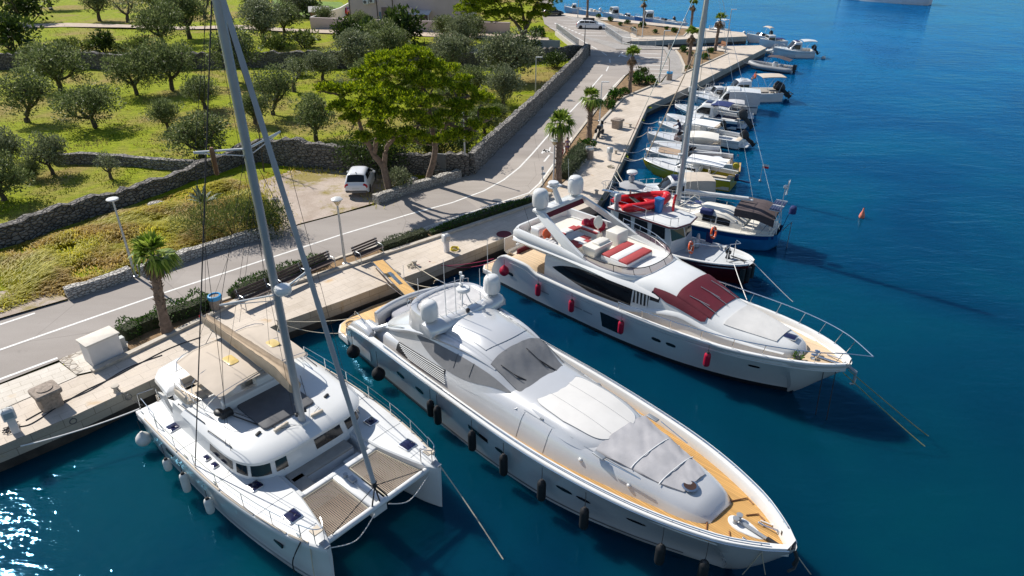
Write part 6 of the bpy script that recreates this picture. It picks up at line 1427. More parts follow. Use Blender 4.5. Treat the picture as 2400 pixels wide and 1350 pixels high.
def boat(name,label,spx,bpx,B,hullm=None,z0=1.0,zb=1.45,cat_='boat',bottom=None,**o):
 """generic small motor boat: x=0 stern .. L bow. options drive its fittings"""
 s,b=at(spx[0],spx[1],z0),at(bpx[0],bpx[1],zb);d=b-s;L=math.hypot(d.x,d.y);A=math.atan2(d.y,d.x)
 t=thing(name,label,cat_,(s.x+d.x/2,s.y+d.y/2,0),A,o.get('group','boats moored along the quay'),(-L/2,0,0));B*=1.15;h=B/2
 H=Hull([(0,h*.88,z0,h*.8,-.3),(L*.15,h*.96,z0,h*.86,-.35),(L*.45,h,z0+.05,h*.86,-.4),(L*.68,h*.86,z0+.15*(zb-z0)*3,h*.55,-.35),(L*.84,h*.56,z0+(zb-z0)*.75,h*.2,-.15),(L*.9,h*.40,z0+(zb-z0)*.85,h*.04,.1),(L*.96,h*.18,zb-.04,0,.5),(L,.03,zb,0,zb-.15)],1.3)
 H.mesh(30,10,.08).build('hull',[hullm or m_gel,bottom or m_anti],t)
 x0=o.get('cockpit',.45)*L
 H.deck(x0,L*.985,.05,.02,18,crown=.05).build('foredeck',o.get('deckm',m_gel),t)
 H.capping(.02,L*.98,.16,.03,.3,26).build('gunwale',o.get('capm',m_gel),t)
 mb=MB();mb.prism([(.05,-h*.85),(x0+.3,-h*.92),(x0+.3,h*.92),(.05,h*.85)],.1,o.get('solez',.38));mb.build('cockpit_sole',o.get('solem',m_gel2),t)
 if o.get('stripe'):
  for sd in(-1,1):H.stripe(.05,L*.94,lambda x:cr(H.st,x)[2]-.30,lambda x:cr(H.st,x)[2]-.2,sd,20).build('hull_stripe',o['stripe'],t)
 if o.get('white_top'):
  for sd in(-1,1):H.stripe(.03,L*.975,lambda x:cr(H.st,x)[2]-.26,lambda x:cr(H.st,x)[2]-.01,sd,24).build('topside_band',m_gel,t)
 for sd in(-1,1):
  if o.get('seats',True)and sd>0:
   mb=MB();mb.rbox((.35+.1,0,.5),(.5,B*.62,.3),.05);mb.build('stern_seat',o.get('seatm',m_beigeq),t)
 c=o.get('cabin')
 if c:
  a,e,hh_,wd=c[0]*L,c[1]*L,c[2],c[3]/2;ws=c[4]*L;zz=z0+.02
  S=Shell([(a,zz-.2,zz+hh_,wd,wd*.9,.05,.18),(a+(e-ws-a)*.6,zz-.2,zz+hh_,wd,wd*.88,.07,.18),(e-ws,zz-.1,zz+hh_*.96,wd*.98,wd*.84,.08,.18),(e,zz,zz+.18,wd*.8,wd*.66,.05,.2),(min(L*.93,e+L*.16),zz+.05,zz+.16+(zb-z0)*.6,wd*.45,wd*.3,.02,.2)])
  S.mesh(24,18).build('cabin',m_gel,t)
  S.patch(e-ws*.92,e-ws*.12,-.47,.47,.015,6,10).build('windscreen',m_glass,t)
  for sd in(-1,1):S.patch(a+.12*(e-a),e-ws*.55,sd*.62,sd*.86,.014,10,4).build('side_window',c[5]if len(c)>5 else m_glass,t)
  if o.get('roofpanel'):mb=MB();mb.rbox((a+(e-ws-a)*.6,0,zz+hh_+.085),((e-ws-a)*.55,wd*1.2,.03),.01);mb.build('roof_panel',o['roofpanel'],t)
  if o.get('roofhatch'):
   for y in(-.35,.35):mb=MB();mb.rbox((a+(e-ws-a)*.5,y*wd,zz+hh_+.10),(.5,.3,.05),.02);mb.build('roof_box',m_gel,t)
 if o.get('open_ws'):
  x=o['open_ws']*L;w_=h*.8;mb=MB()
  mb.grid([[(x-.5,-w_,z0+.05),(x,-w_*.75,z0+.1),(x+.15,0,z0+.12),(x,w_*.75,z0+.1),(x-.5,w_,z0+.05)],[(x-.75,-w_*.92,z0+.42),(x-.3,-w_*.7,z0+.5),(x-.18,0,z0+.52),(x-.3,w_*.7,z0+.5),(x-.75,w_*.92,z0+.42)]]);mb.build('windscreen',o.get('wsm',m_glass),t,None,30,recalc=False)
 for k in o.get('canopies',()):
  a,e,z,wd,mt,arch=k[0]*L,k[1]*L,k[2],k[3]/2,k[4],k[5];mb=MB()
  top=lambda x,y:z+arch*(1-(y/wd)**2)*.5+arch*.5*(1-(2*(x-a)/(e-a)-1)**2)-(k[7]*(x-e)/(a-e)if len(k)>7 else 0)
  mb.grid([[(x,y,top(x,y)+.02*noise.noise(Vector((x*2,y*2,4))))for y in frange(-wd,wd,8)]for x in frange(a,e,8)])
  n0=list(mb.v);mb.grid([[(x,s_*wd,top(x,s_*wd)-q)for x in frange(a,e,8)]for q in(0,.09)for s_ in(-1,)]);mb.grid([[(x,wd,top(x,wd)-q)for x in frange(a,e,8)]for q in(0,.09)])
  cn=mb.build('canopy',mt,t,None,60,recalc=False)
  if len(k)>6 and k[6]:
   sb=MB()
   for s_ in(-1,1):sb.grid([[(x,s_*(wd+(h*.9-wd)*q),top(x,wd)*(1-q)+(z0+.05)*q)for x in frange(a,e,6)]for q in frange(0,1,4)])
   sb.grid([[(a,y*(wd+(h*.85-wd)*q),top(a,wd)*(1-q)+(z0+.05)*q)for y in frange(-1,1,6)]for q in frange(0,1,4)]);sb.build('canopy_side',k[6],cn,None,40)
  fb_=MB()
  for x in(a+.1,e-.1):
   for s_ in(-1,1):fb_.tube([((a+e)/2+(x-(a+e)/2)*.4,s_*h*.88,z0),(x,s_*wd*.97,top(x,wd)-.02)],.018,5)
  fb_.build('canopy_frame',m_chrome,t)
 for k in range(o.get('outboard',0)):
  y=0 if o['outboard']==1 else(-.35,.35)[k];q=o.get('ob',1.0);tl_=o.get('tilt',.7);mb=MB()
  Mx=Matrix.Translation((-.25,y,z0+.1))@Matrix.Rotation(tl_,4,'Y')
  prof=[(.12,-.1),(.2,0),(.25,.15),(.25,.4),(.2,.52),(.05,.56),(.001,.56)]
  rings=[[Mx@Vector((1.25*r*q*math.cos(2*math.pi*j/12)-.1,.85*r*q*math.sin(2*math.pi*j/12),zz*q))for j in range(12)]for r,zz in prof];mb.loft(rings)
  leg=[[Mx@Vector((x*q,yy*q,zz*q))for x,yy in((-.16,-.06),(.1,-.04),(.1,.04),(-.16,.06))]for zz in(0,-.4,-.85)];mb.loft(leg)
  mb.tube([Mx@Vector((-.28*q,0,-.78*q)),Mx@Vector((.14*q,0,-.78*q))],[.05,.06],8);mb.tube([Mx@Vector((-.2*q,0,-.5*q)),Mx@Vector((.05,0,-.5*q))],.1*q,4)
  for j in range(3):
   a=j*2.1;mb.tube([Mx@Vector((-.30*q,0,-.78*q)),Mx@Vector((-.31*q,.17*q*math.cos(a),-.78*q+.17*q*math.sin(a)))],.03,4)
  mb.build('outboard_motor',o.get('obm',m_black),t)
 if o.get('bowrail',True):
  mb=MB()
  for sd in(-1,1):
   P=[H.sheer(L*q,.08,.03,sd)for q in(.55,.66,.76,.86,.94,.985)];rail(mb,P,.42,.016,0,.016)
  mb.build('bow_rail',m_chrome,t)
 if o.get('pad'):
  mb=MB();a,e,wd,mt=o['pad'];rows=[]
  for x in frange(a*L,e*L,8):
   b_=min(wd/2,max(.05,H.sheer(x).y-.3));rows.append([(x,b_*q,cr(H.st,x)[2]+.10+.03*(1-q*q))for q in frange(-1,1,6)])
  mb.grid(rows);mb.build('sunpad',mt,t,None,60)
 if o.get('console'):
  mb=MB();mb.loft([[(x,y,.35)for x,y in rrect(.7,.7,.1)],[(x*.9,y*.9,z0+.55)for x,y in rrect(.7,.7,.1)]]);mb.v=[(v[0]+o['console']*L,v[1],v[2])for v in mb.v];mb.build('helm_console',m_gel,t)
  mb=MB();mb.rbox((o['console']*L-.8,0,z0),(.45,.8,.7),.08);mb.build('helm_seat',o.get('seatm',m_beigeq),t)
 if o.get('platform'):
  mb=MB();mb.prism([(-.75,-h*.7),(.02,-h*.8),(.02,h*.8),(-.75,h*.7)],.28,.36,.02);mb.build('swim_platform',o['platform'],t)
 if o.get('flag'):
  mb=MB();mb.tube([(-.05,h*.4,z0),(-.3,h*.4,z0+.75)],.012,4);f_=mb.build('flag_staff',m_chrome,t)
  mb=MB();mb.grid([[(-.32-.1*q,h*.4-.35*q+.05*math.sin(q*5),z0+.72-.12*q-v*.3)for q in frange(0,1,5)]for v in(0,.33,.66,1)]);mb.mi=0
  mb.m=[0]*5+[1]*5+[2]*5;mb.build('flag',[m_red,m_gel,m_deepblue],f_,None,0,recalc=False)
 return t,H,L
def rib(label,spx,bpx,B,tubem,**o):
 s,b=at(spx[0],spx[1],.45),at(bpx[0],bpx[1],.7);d=b-s;L=d.length;A=math.atan2(d.y,d.x)
 t=thing('inflatable_boat',label,'boat',(s.x+d.x/2,s.y+d.y/2,0),A,o.get('group','boats moored along the quay'),(-L/2,0,0));h=B/2;r=o.get('r',.26)
 P=[(0,-h,.45),(L*.3,-h,.46),(L*.62,-h*.96,.52),(L*.84,-h*.62,.64),(L*.96,-h*.2,.74),(L*.985,0,.76),(L*.96,h*.2,.74),(L*.84,h*.62,.64),(L*.62,h*.96,.52),(L*.3,h,.46),(0,h,.45)]
 mb=MB();pp=smooth_path(P,4);mb.tube(pp,[r*(.55 if i in(0,len(pp)-1)else 1)for i in range(len(pp))],12);mb.build('tube',tubem,t,None,60)
 mb=MB();rows=[[(L*q,y*h*w_,z)for y,z in((-1,.4),(-.7,.05),(0,-.2+.5*q**4),(.7,.05),(1,.4))]for q,w_ in((.02,.9),(.4,.9),(.7,.75),(.88,.4),(.95,.05))];mb.grid(rows);mb.add(rows[0],[(0,1,2,3,4)]);mb.build('hull',m_gel,t)
 mb=MB();mb.prism([(.1,-h*.8),(L*.6,-h*.8),(L*.85,-h*.4),(L*.85,h*.4),(L*.6,h*.8),(.1,h*.8)],.2,.34);mb.build('deck',m_gel2,t);return t,L
rt,rl=rib('grey inflatable boat with a maroon sun top near the pier tip',(1860,163),(1757,147),2.4,m_rubber,r=.32)
mb=MB();mb.rbox((rl*.42,0,.75),(.6,.7,.9),.1);mb.build('helm_console',m_gel,rt);mb=MB();mb.rbox((rl*.28,0,.6),(.5,.9,.6),.08);mb.rbox((rl*.12,0,.5),(.4,1.4,.4),.08);mb.build('seat',m_gel2,rt)
mb=MB();mb.grid([[(x,y,1.95-.4*max(0,(rl*.36-x)/(rl*.32))+.05*(1-y*y))for y in(-.95,-.4,.4,.95)]for x in frange(rl*.08,rl*.58,6)]);mb.build('sun_top',m_brownc,rt,None,60)
mb=MB()
for y in(-.9,.9):mb.tube([(rl*.57,y,1.95),(rl*.64,y,.75)],.02,4);mb.tube([(rl*.36,y,1.95),(rl*.2,y,.75)],.02,4);mb.tube([(rl*.09,y,1.6),(rl*.12,y,.75)],.02,4)
mb.build('sun_top_frame',m_black,rt)
mb=MB();mb.rbox((-.1,0,.75),(.5,.5,.7),.12);mb.box((-.1,0,.15),(.25,.14,.8));mb.build('outboard_motor',m_black,rt)
boat('motor_boat','white cabin cruiser with roof boxes, beige sun top and large black outboards',(1825,212),(1652,206),3.0,cabin=(.42,.68,1.3,2.0,.10),roofhatch=1,canopies=[(-.02,.30,2.75,2.2,m_tan2,.12)],outboard=2,ob=1.7,tilt=.9,seatm=m_cush,pad=(.02,.3,2.0,m_cush),capm=m_gel)
boat('motor_boat','white boat enclosed in a grey tent canopy under a white hard roof',(1775,240),(1628,222),3.0,cabin=(.30,.62,1.45,2.3,.12,m_glass),canopies=[(-.02,.46,2.25,2.3,m_gel,.12,m_greyl)],stripe=m_navy,roofpanel=None,bottom=m_navy,cockpit=.5,flag=0)
boat('motor_boat','small white fishing boat half hidden between the tent canopy boat and the cruiser',(1720,218),(1622,214),2.0,m_gel,cabin=(.3,.55,.8,1.3,.08),seats=False)
boat('motor_boat','boat with a dark blue stern and beige cover behind the navy cruiser',(1752,256),(1660,240),2.6,m_navy,white_top=1,canopies=[(.1,.5,1.7,1.9,m_greyl,.15)],pad=(.0,.18,1.2,m_tan2),platform=m_gel)
boat('motor_boat','navy hulled cabin cruiser with a blue awning and dark outboard',(1738,278),(1580,244),3.0,m_navy,white_top=1,zb=1.5,z0=.95,cabin=(.38,.70,1.25,2.2,.16),roofpanel=m_solar,canopies=[(.16,.42,2.2,2.1,m_navyc,.12)],outboard=1,ob=1.6,tilt=.8,obm=M('dark_outboard_cover',(.05,.05,.05),.7,.2,4),cockpit=.42,platform=m_gel)
boat('motor_boat','long open white boat with a flat white awning and black outboard',(1742,324),(1542,284),2.7,z0=.85,zb=1.2,canopies=[(.30,.66,1.75,2.1,M('white_awning',(.80,.80,.79),.8,.05,2,bmp=.2),.1)],outboard=1,ob=1.3,tilt=.9,console=.45,cockpit=.72,solez=.45,platform=m_gel,stripe=m_greyl)
boat('motor_boat','white sports boat with an arched cream canopy and dark windscreen cover',(1690,334),(1516,309),2.4,cabin=None,open_ws=.62,wsm=m_brownc,canopies=[(.04,.48,1.5,2.2,M('cream_canopy',(.78,.74,.66),.8,.05,2,bmp=.2),.30)],cockpit=.62,bowrail=True)
rib('dark grey tender floating behind the beige sunpad cruiser',(1610,338),(1535,330),1.5,M('dark_rubber',(.09,.10,.11),.5,.1,3),r=.2)
gt,gh,gl_=boat('motor_boat','white sports cruiser with tan sunpad, brown cockpit and teak platform',(1718,374),(1512,347),3.0,z0=.95,zb=1.25,pad=(.56,.84,1.6,M('tan_sunpad',(.42,.30,.20),.8,.08,3)),open_ws=.52,cockpit=.5,solem=M('brown_cockpit',(.10,.06,.045),.7,.2,4),seatm=m_beigeq,platform=m_teakx,flag=1,solez=.55)
mb=MB();mb.lathe([(.001,.0),(.38,0),(.4,.03),(.001,.05)],(gl_*.17,0,.98),16);mb.tube([(gl_*.17,0,.4),(gl_*.17,0,1.0)],.05,6);mb.build('cockpit_table',m_gel,gt)
boat('motor_boat','plain white open boat squeezed between the tan sunpad cruiser and the arched canopy boat',(1690,352),(1525,331),2.0,open_ws=.55,bowrail=False,seatm=m_navyc)
boat('motor_boat','small white boat with a beige cover between the navy cruiser and the long open boat',(1690,297),(1560,266),2.1,cabin=(.35,.62,.7,1.5,.1),pad=(.02,.3,1.6,m_tan2),bowrail=False,outboard=1)
yt,yh,yl=boat('sailboat','mustard yellow hulled sailboat with a white cockpit awning',(1722,413),(1507,370),2.7,m_yellow,z0=.95,zb=1.2,cat_='sailboat',bottom=m_yellow,cabin=(.36,.62,.42,1.5,.06),canopies=[(.10,.50,1.9,2.2,MATS['white_awning'],.08)],cockpit=.4,solem=m_beigeq,deckm=m_gel2)
mb=MB();mb.tube([(yl*.58,0,.9),(yl*.58-.25,0,12.6)],[.12,.09],8);ym=mb.build('mast',m_alu,yt)
mb=MB();mb.tube([(yl*.97,0,1.25),(yl*.58-.2,0,10.6)],[.05,.045],6);mb.build('furled_jib',m_tanc,ym)
mb=MB()
for sd in(-1,1):mb.tube([(yl*.55,sd*1.2,1.0),(yl*.58-.2,sd*.75,7),(yl*.58-.25,0,12.3)],.012,4)
mb.tube([(.1,0,1.1),(yl*.58-.25,0,12.5)],.009,4);mb.build('rigging',m_chrome,ym)
mb=MB();mb.tube([(yl*.58,0,1.75),(yl*.1,0,1.95)],.06,6);mb.build('boom',m_alu,yt)
mb=MB();mb.rbox((-.25,.35,1.0),(.35,.3,.55),.08);mb.tube([(-.35,.35,.8),(-1.3,.35,.75)],.07,6);mb.lathe([(.001,0),(.14,.02),(.001,.06)],(-1.3,.35,.72),8);mb.build('outboard_motor',m_navy,yt)
mb=MB();mb.lathe([(.18,-.04),(.25,-.05),(.28,0),(.25,.05),(.18,.04)],(.15,-.7,1.6),14,Matrix.Rotation(rad(80),4,'X'));mb.build('horseshoe_buoy',MATS.get('yellow_hose'),yt)
for q,lab in((.30,'small white fender on the yellow sailboat side near its mast'),(.62,'thin white fender toward the bow of the yellow sailboat')):
 p=yt.matrix_basis@Vector((0,0,0));y=-1.28 if q<.5 else-1.0;a=yt.rotation_euler.z;lx=yl*q-yl/2
 fender('cyl',Vector((yt.location.x+lx*math.cos(a)+y*math.sin(a)*-1*1,yt.location.y+lx*math.sin(a)+y*math.cos(a)*-1*-1,1.1)),.55,lab,m_whitef,.1,.5,'small boat fenders')
boat('motor_boat','white cabin boat with a canvas aft cover between yellow sailboat and blue sailboat',(1668,446),(1474,440),2.6,z0=.9,zb=1.2,cabin=(.34,.66,1.0,2.0,.14),roofpanel=m_hatch,canopies=[(.02,.36,2.0,2.0,m_tan2,.1,m_tan2)],cockpit=.4)
s_,b_=at(1822,540,1.2),at(1432,450,1.5);d_=b_-s_;kL=math.hypot(d_.x,d_.y);kA=math.atan2(d_.y,d_.x)
kt=thing('sailboat','large blue hulled sailboat with brown bimini, solar panels and wind generator','sailboat',(s_.x+d_.x/2,s_.y+d_.y/2,0),kA,None,(-kL/2,0,0))
kh=Hull([(-.2,.9,1.25,.3,.1),(.3,1.25,1.22,.9,-.3),(2,1.75,1.15,1.55,-.6),(5.5,1.98,1.15,1.8,-.8),(8.5,1.75,1.25,1.35,-.7),(10.5,1.2,1.36,.65,-.5),(11.6,.68,1.44,.12,-.1),(12.1,.42,1.47,0,.35),(kL-.2,.12,1.52,0,1.1),(kL,.04,1.54,0,1.3)],1.1)
kh.mesh(40,12,.0).build('hull',[m_bluehull,m_anti],kt)
for sd in(-1,1):kh.stripe(0,kL-.2,lambda x:cr(kh.st,x)[2]-.34,lambda x:cr(kh.st,x)[2]-.03,sd,30).build('sheer_stripe',m_deepblue,kt)
kh.deck(0,kL-.1,.03,.02,30,crown=.08).build('deck',m_cream,kt);kh.capping(0,kL-.1,.1,.04,.05,36).build('toe_rail',m_cream,kt)
ks=Shell([(2.0,1.1,1.5,1.25,1.15,.05,.15),(3.4,1.1,1.95,1.3,1.05,.08,.15),(5.0,1.1,1.95,1.3,1.0,.08,.15),(5.7,1.15,1.6,1.2,.95,.06,.2),(8.2,1.2,1.5,.95,.75,.05,.2),(9.2,1.25,1.36,.5,.35,.02,.2)])
ks.mesh(30,16).build('coachroof',m_cream,kt)
for sd in(-1,1):
 for a,e in((2.9,3.8),(3.9,4.8)):ks.patch(a,e,sd*.62,sd*.88,.012,5,4).build('window',m_glass,kt)
 mb=MB();rail(mb,[kh.sheer(x,.08,.05,sd)for x in(.3,2,4,6,8,9.8,11.2,12.4)],.6,.014,1,.011);mb.build('guard_rail',m_chrome,kt)
mb=MB()
for sd in(-1,1):mb.tube(smooth_path([(11.2,sd*.8,2.0),(12.6,sd*.45,2.15),(kL+.7,sd*.2,2.15),(kL+.75,0,2.15)],4),.02,5);mb.tube([(kL+.6,sd*.18,2.15),(kL+.5,sd*.15,1.55)],.018,5)
mb.prism([(kL-.6,-.2),(kL+.7,-.15),(kL+.7,.15),(kL-.6,.2)],1.5,1.56);mb.build('pulpit',m_chrome,kt)
for x,y in((6.6,0),(7.8,.3),(10.2,0),(6.3,-.6)):hatch_('deck_hatch',(x,y,ks.pt(min(x,9),0).z+.02 if x<9 else 1.45),(.5,.42),0,kt)
mb=MB();mb.prism([(.2,-1.1),(2.1,-1.25),(2.1,1.25),(.2,1.1)],1.2,1.42,.05);mb.build('cockpit',m_cream,kt)
mb=MB();mb.grid([[(x,y,2.75-.10*(y/1.3)**2-.30*max(0,(1.2-x)/1.2)+.03*noise.noise(Vector((x*2,y*2,1))))for y in frange(-1.35,1.35,8)]for x in frange(.1,2.7,10)]);mb.grid([[(x,s*1.35,2.65-.30*max(0,(1.2-x)/1.2)-q)for x in frange(.1,2.7,8)]for q in(0,.5)for s in(1,)]);mb.build('bimini',m_brownc,kt,None,60)
mb=MB()
for x in(.2,1.4,2.6):
 for sd in(-1,1):mb.tube([(1.3+(x-1.3)*.4,sd*1.35,1.3),(x,sd*1.32,2.6)],.02,5)
mb.build('bimini_frame',m_chrome,kt)
for k in range(2):
 mb=MB();mb.rbox((.25,-.55+1.1*k,2.92),(.75,1.0,.04),.01);mb.build('solar_panel',m_solar,kt)
mb=MB()
for y in(-1.06,-.04,.02,1.06):mb.tube([(-.12,y,2.93),(.62,y,2.93)],.02,4)
for y in(-.9,.9):mb.tube([(0,y,1.3),(.2,y,2.9)],.02,4)
mb.build('panel_frame',m_gel,kt)
mb=MB();mb.tube([(-.1,.95,1.3),(-.1,.95,4.5)],.03,6);o_=mb.build('generator_pole',m_gel,kt)
mb=MB();mb.ball((-.1,.95,4.6),.14,10,8)
for k in range(6):a=k*math.pi/3+.3;mb.tube([(-.25,.95,4.6),(-.25,.95+.55*math.cos(a),4.6+.55*math.sin(a))],[.05,.02],4)
mb.build('wind_generator',m_gel,o_)
mb=MB();mb.tube([(-.25,.4,1.3),(-.6,.4,2.9)],.02,5);mb.rbox((-.75,.4,3.0),(.42,.5,.5),.15);mb.build('covered_outboard',m_navyc,kt)
mb=MB();mb.tube([(-.3,-.2,1.2),(-.75,-.2,1.9),(-.78,-.2,-.2)],.03,5);mb.build('wind_vane_gear',m_alu,kt)
mb=MB();mb.tube([(7.0,0,1.3),(6.75,0,17.5)],[.2,.16],10);km=mb.build('mast',M('grey_mast',(.45,.47,.49),.35,.06,2,metal=.3),kt)
mb=MB();mb.tube([(6.9,0,2.55),(1.9,0,2.95)],.08,8);bo_=mb.build('boom',m_gel,kt);mb=MB();mb.tube([(6.6,0,2.72),(2.2,0,3.05)],[.13,.09],8);mb.build('furled_sail',m_gel,bo_)
for z,L in((7.5,1.1),(12,.9)):mb=MB();mb.tube([(6.85,-L,z),(6.85,L,z)],.025,4);mb.build('spreader',m_gel,km)
mb=MB();mb.lathe([(.001,0),(.16,.02),(.16,.12),(.001,.16)],(7.2,.1,5.2),12);mb.lathe([(.001,0),(.12,.0),(.12,.3),(.001,.32)],(7.15,-.1,9.5),8);mb.build('mast_radar',m_gel,km)
mb=MB()
for sd in(-1,1):mb.tube([(6.7,sd*1.8,1.2),(6.85,sd*1.1,7.5),(6.8,sd*.9,12),(6.75,0,17.3)],.013,4);mb.tube([(5.9,sd*1.85,1.2),(6.85,sd*.1,7.6)],.012,4);mb.tube([(7.6,sd*1.7,1.25),(6.85,sd*.1,7.6)],.012,4)
mb.tube([(kL+.3,0,1.6),(6.8,0,17.4)],.03,5);mb.tube([(-.1,0,1.3),(6.75,0,17.4)],.012,4);mb.tube([(1.9,0,3.0),(6.75,0,17.3)],.007,4);mb.build('rigging',m_chrome,km)
mb=MB();mb.rbox((5.6,-1.1,1.5),(1.1,.5,.35),.1);mb.build('deck_bag',m_navyc,kt);mb=MB();mb.rbox((4.6,.95,1.95),(.9,.5,.35),.12);mb.build('deck_bag',m_navyc,kt)
mb=MB();
for sd in(-1,1):mb.tube([(6.9,sd*.2,1.5),(6.0,sd*.5,2.3),(5.2,sd*.2,2.0)],.04,5)
mb.lathe([(.1,0),(.08,.1),(.1,.2),(.001,.2)],(2.6,1.0,1.5),8);mb.lathe([(.1,0),(.08,.1),(.1,.2),(.001,.2)],(2.6,-1.0,1.5),8);mb.build('mast_gear',m_chrome,kt)
wb=at(1762,616,1.55);wA=rad(-44)
def kw(x,y,z):return W((wb.x,wb.y),wA,x,y,z)
wt=thing('work_boat','maroon hulled work boat with a flat white roof carrying a red dinghy','boat',kw(-5,0,0),wA,None,(5,0,0))
wh=Hull([(-10.5,1.5,1.0,1.3,-.5),(-7,1.65,1.0,1.45,-.6),(-4,1.65,1.15,1.3,-.6),(-2,1.42,1.35,.8,-.5),(-1.0,1.12,1.46,.4,-.3),(-.4,.8,1.52,.15,-.1),(0,.38,1.56,.03,.2)],1.2)
wh.mesh(30,10,.05).build('hull',[m_maroonh,m_anti],wt);wh.capping(-10.4,-.02,.14,.05,.3,30).build('bulwark',m_gel,wt);wh.deck(-10.4,-.05,.1,-.16,24).build('deck',M('grey_deck_paint',(.50,.52,.53),.7,.08,1.5),wt)
mb=MB()
mb.loft([[(x,y,.9)for x,y in((-9.6,-1.25),(-4.75,-1.25),(-4.5,0),(-4.75,1.25),(-9.6,1.25))],[(x,y,1.75)for x,y in((-9.6,-1.25),(-4.85,-1.25),(-4.55,0),(-4.85,1.25),(-9.6,1.25))],[(x,y,2.65)for x,y in((-9.6,-1.2),(-5.1,-1.2),(-4.85,0),(-5.1,1.2),(-9.6,1.2))]]);mb.build('wheelhouse',m_gel,wt)
mb=MB()
for sd in(-1,1):
 mb.quad((-4.86,sd*.06,1.8),(-5.06,sd*1.16,1.8),(-5.14,sd*1.14,2.55),(-4.92,sd*.06,2.55))if False else mb.grid([[(-4.565+.0,sd*.05,1.78),(-4.83,sd*1.18,1.78)],[(-4.83,sd*.05,2.6),(-5.06,sd*1.15,2.6)]])
mb.build('windscreen',m_glass,wt,None,0)
for sd in(-1,1):
 for k in range(3):
  mb=MB();mb.grid([[(-5.3-1.3*k,sd*1.262,1.8),(-6.35-1.3*k,sd*1.262,1.8)],[(-5.4-1.3*k,sd*1.225,2.55),(-6.35-1.3*k,sd*1.225,2.55)]]);mb.build('side_window',m_glass,wt,None,0)
rp=[(-9.7,-1.45),(-5.0,-1.45),(-4.6,-1.2),(-4.35,0),(-4.6,1.2),(-5.0,1.45),(-9.7,1.45)]
mb=MB();mb.prism(rp,2.66,2.82,.03);rf=mb.build('roof',m_gel2,wt)
mb=MB();mb.tube([(x,y,2.75)for x,y in rp+rp[:1]],.06,6);mb.build('roof_edge',m_maroonh,rf)
mb=MB();rail(mb,[(-9.6,-1.35,2.82),(-8.2,-1.38,2.82),(-6.8,-1.38,2.82)],.62,.02,1,.02);rail(mb,[(-6.2,-1.35,2.82),(-5.0,-1.3,2.82),(-4.7,-.9,2.82)],.5,.02,0,.02);rail(mb,[(-5.2,1.3,2.82),(-7,1.38,2.82),(-9.6,1.35,2.82)],.62,.02,1,.02);mb.build('roof_rail',m_chrome,rf)
mb=MB();mb.tube(smooth_path([(-6.2,.9,2.82),(-6.2,.9,3.3),(-6.1,.75,3.55),(-6.15,.9,3.85),(-6.0,.7,4.0)],4),.09,8);mb.build('vent_pipe',m_red,rf)
mb=MB();mb.tube([(-9.4,.6,2.8),(-9.4,.6,4.6)],.06,6);mb.lathe([(.001,.18),(.9,.0),(.92,-.04),(.001,.1)],(-9.3,.6,3.9),9);mb.rbox((-9.4,.6,4.3),(.3,.3,.35),.05);o_=mb.build('mast_post',M('grey_panel',(.34,.34,.35),.7,.1,2),wt)
radar('radar',(-9.4,.6,4.65),.36,o_)
mb=MB();
for k in range(2):mb.tube([(-1.4,(-.4,.4)[k],1.3),(-1.35,(-.4,.4)[k],2.45)],.03,5)
mb.tube([(-1.35,-.4,2.45),(-.9,0,2.55),(-1.35,.4,2.45)],.03,5);mb.tube(smooth_path([(-3.4,-1.3,1.2),(-3.3,-1.2,2.1),(-2.2,-1.0,2.3),(-1.4,-.4,2.4)],4),.03,5);mb.tube([(-1.9,-1.15,1.3),(-1.4,-.4,2.3)],.025,5);mb.build('bow_frame',m_chrome,wt)
mb=MB();mb.lathe([(.16,0),(.12,.1),(.1,.25),(.18,.32),(.18,.45),(.001,.5)],(-1.6,.1,1.3),10);mb.ball((-1.7,.1,1.85),.18);mb.tube([(-1.5,.3,1.4),(-.4,.1,1.5)],.04,5);mb.tube([(-1.2,-.5,1.35),(-.6,-.2,1.6),(-.5,.2,1.35)],.03,4);mb.build('anchor_winch',m_black,wt)
mb=MB()
for y in(-.62,-.25,.3):mb.tube([(.1-abs(y)*.45,y,1.35),(.1-abs(y)*.45,y,.45)],.17,8)
mb.build('bow_fender_roll',m_black,wt)
mb=MB()
for x,y,r,h in((-4.1,.6,.22,.5),(-4.1,.2,.14,.6),(-4.2,1.0,.12,.7),(-4.0,-.5,.12,.35)):mb=MB();mb.lathe([(.001,0),(r,0),(r,h*.7),(r*.5,h),(.001,h)],(x,y,1.1),10);mb.build('gas_bottle',m_greyl,wt)
mb=MB();mb.grid([[(-3.9+.5*q,1.45+.02*math.sin(q*20),z)for q in frange(0,1,10)]for z in(1.2,1.9)]);mb.build('hung_canvas',m_navyc,wt)
def lifebuoy(label,p,M_,r=.34):
 t=thing('lifebuoy',label,'lifebuoy',p,0,'lifebuoys on the work boat');t.rotation_euler=M_
 mb=MB();n=32;rings=[]
 for k in range(n):
  a=2*math.pi*k/n;rings.append([(math.cos(a)*(r+.075*math.cos(b)),math.sin(a)*(r+.075*math.cos(b)),.075*math.sin(b))for b in[2*math.pi*j/8 for j in range(8)]])
 for k in range(n):mb.mi=1 if k%8==0 else 0;mb.loft([rings[k],rings[(k+1)%n]],True,False,False)
 mb.build('ring',[m_orange,m_gel],t,(0,0,0),60)
lifebuoy('orange lifebuoy on the work boat side rail, nearer the white yacht',kw(-3.55,-1.0,1.72),(rad(75),0,rad(60)))
lifebuoy('bright orange lifebuoy higher up beside the blue canvas on the work boat',kw(-3.35,1.3,2.05),(rad(80),0,rad(50)))
mb=MB();rail(mb,[(-4.2,-1.2,1.2),(-3.4,-1.3,1.2),(-3.0,-1.25,1.25)],.75,.025,0,.025);mb.build('side_rail',m_chrome,wt)
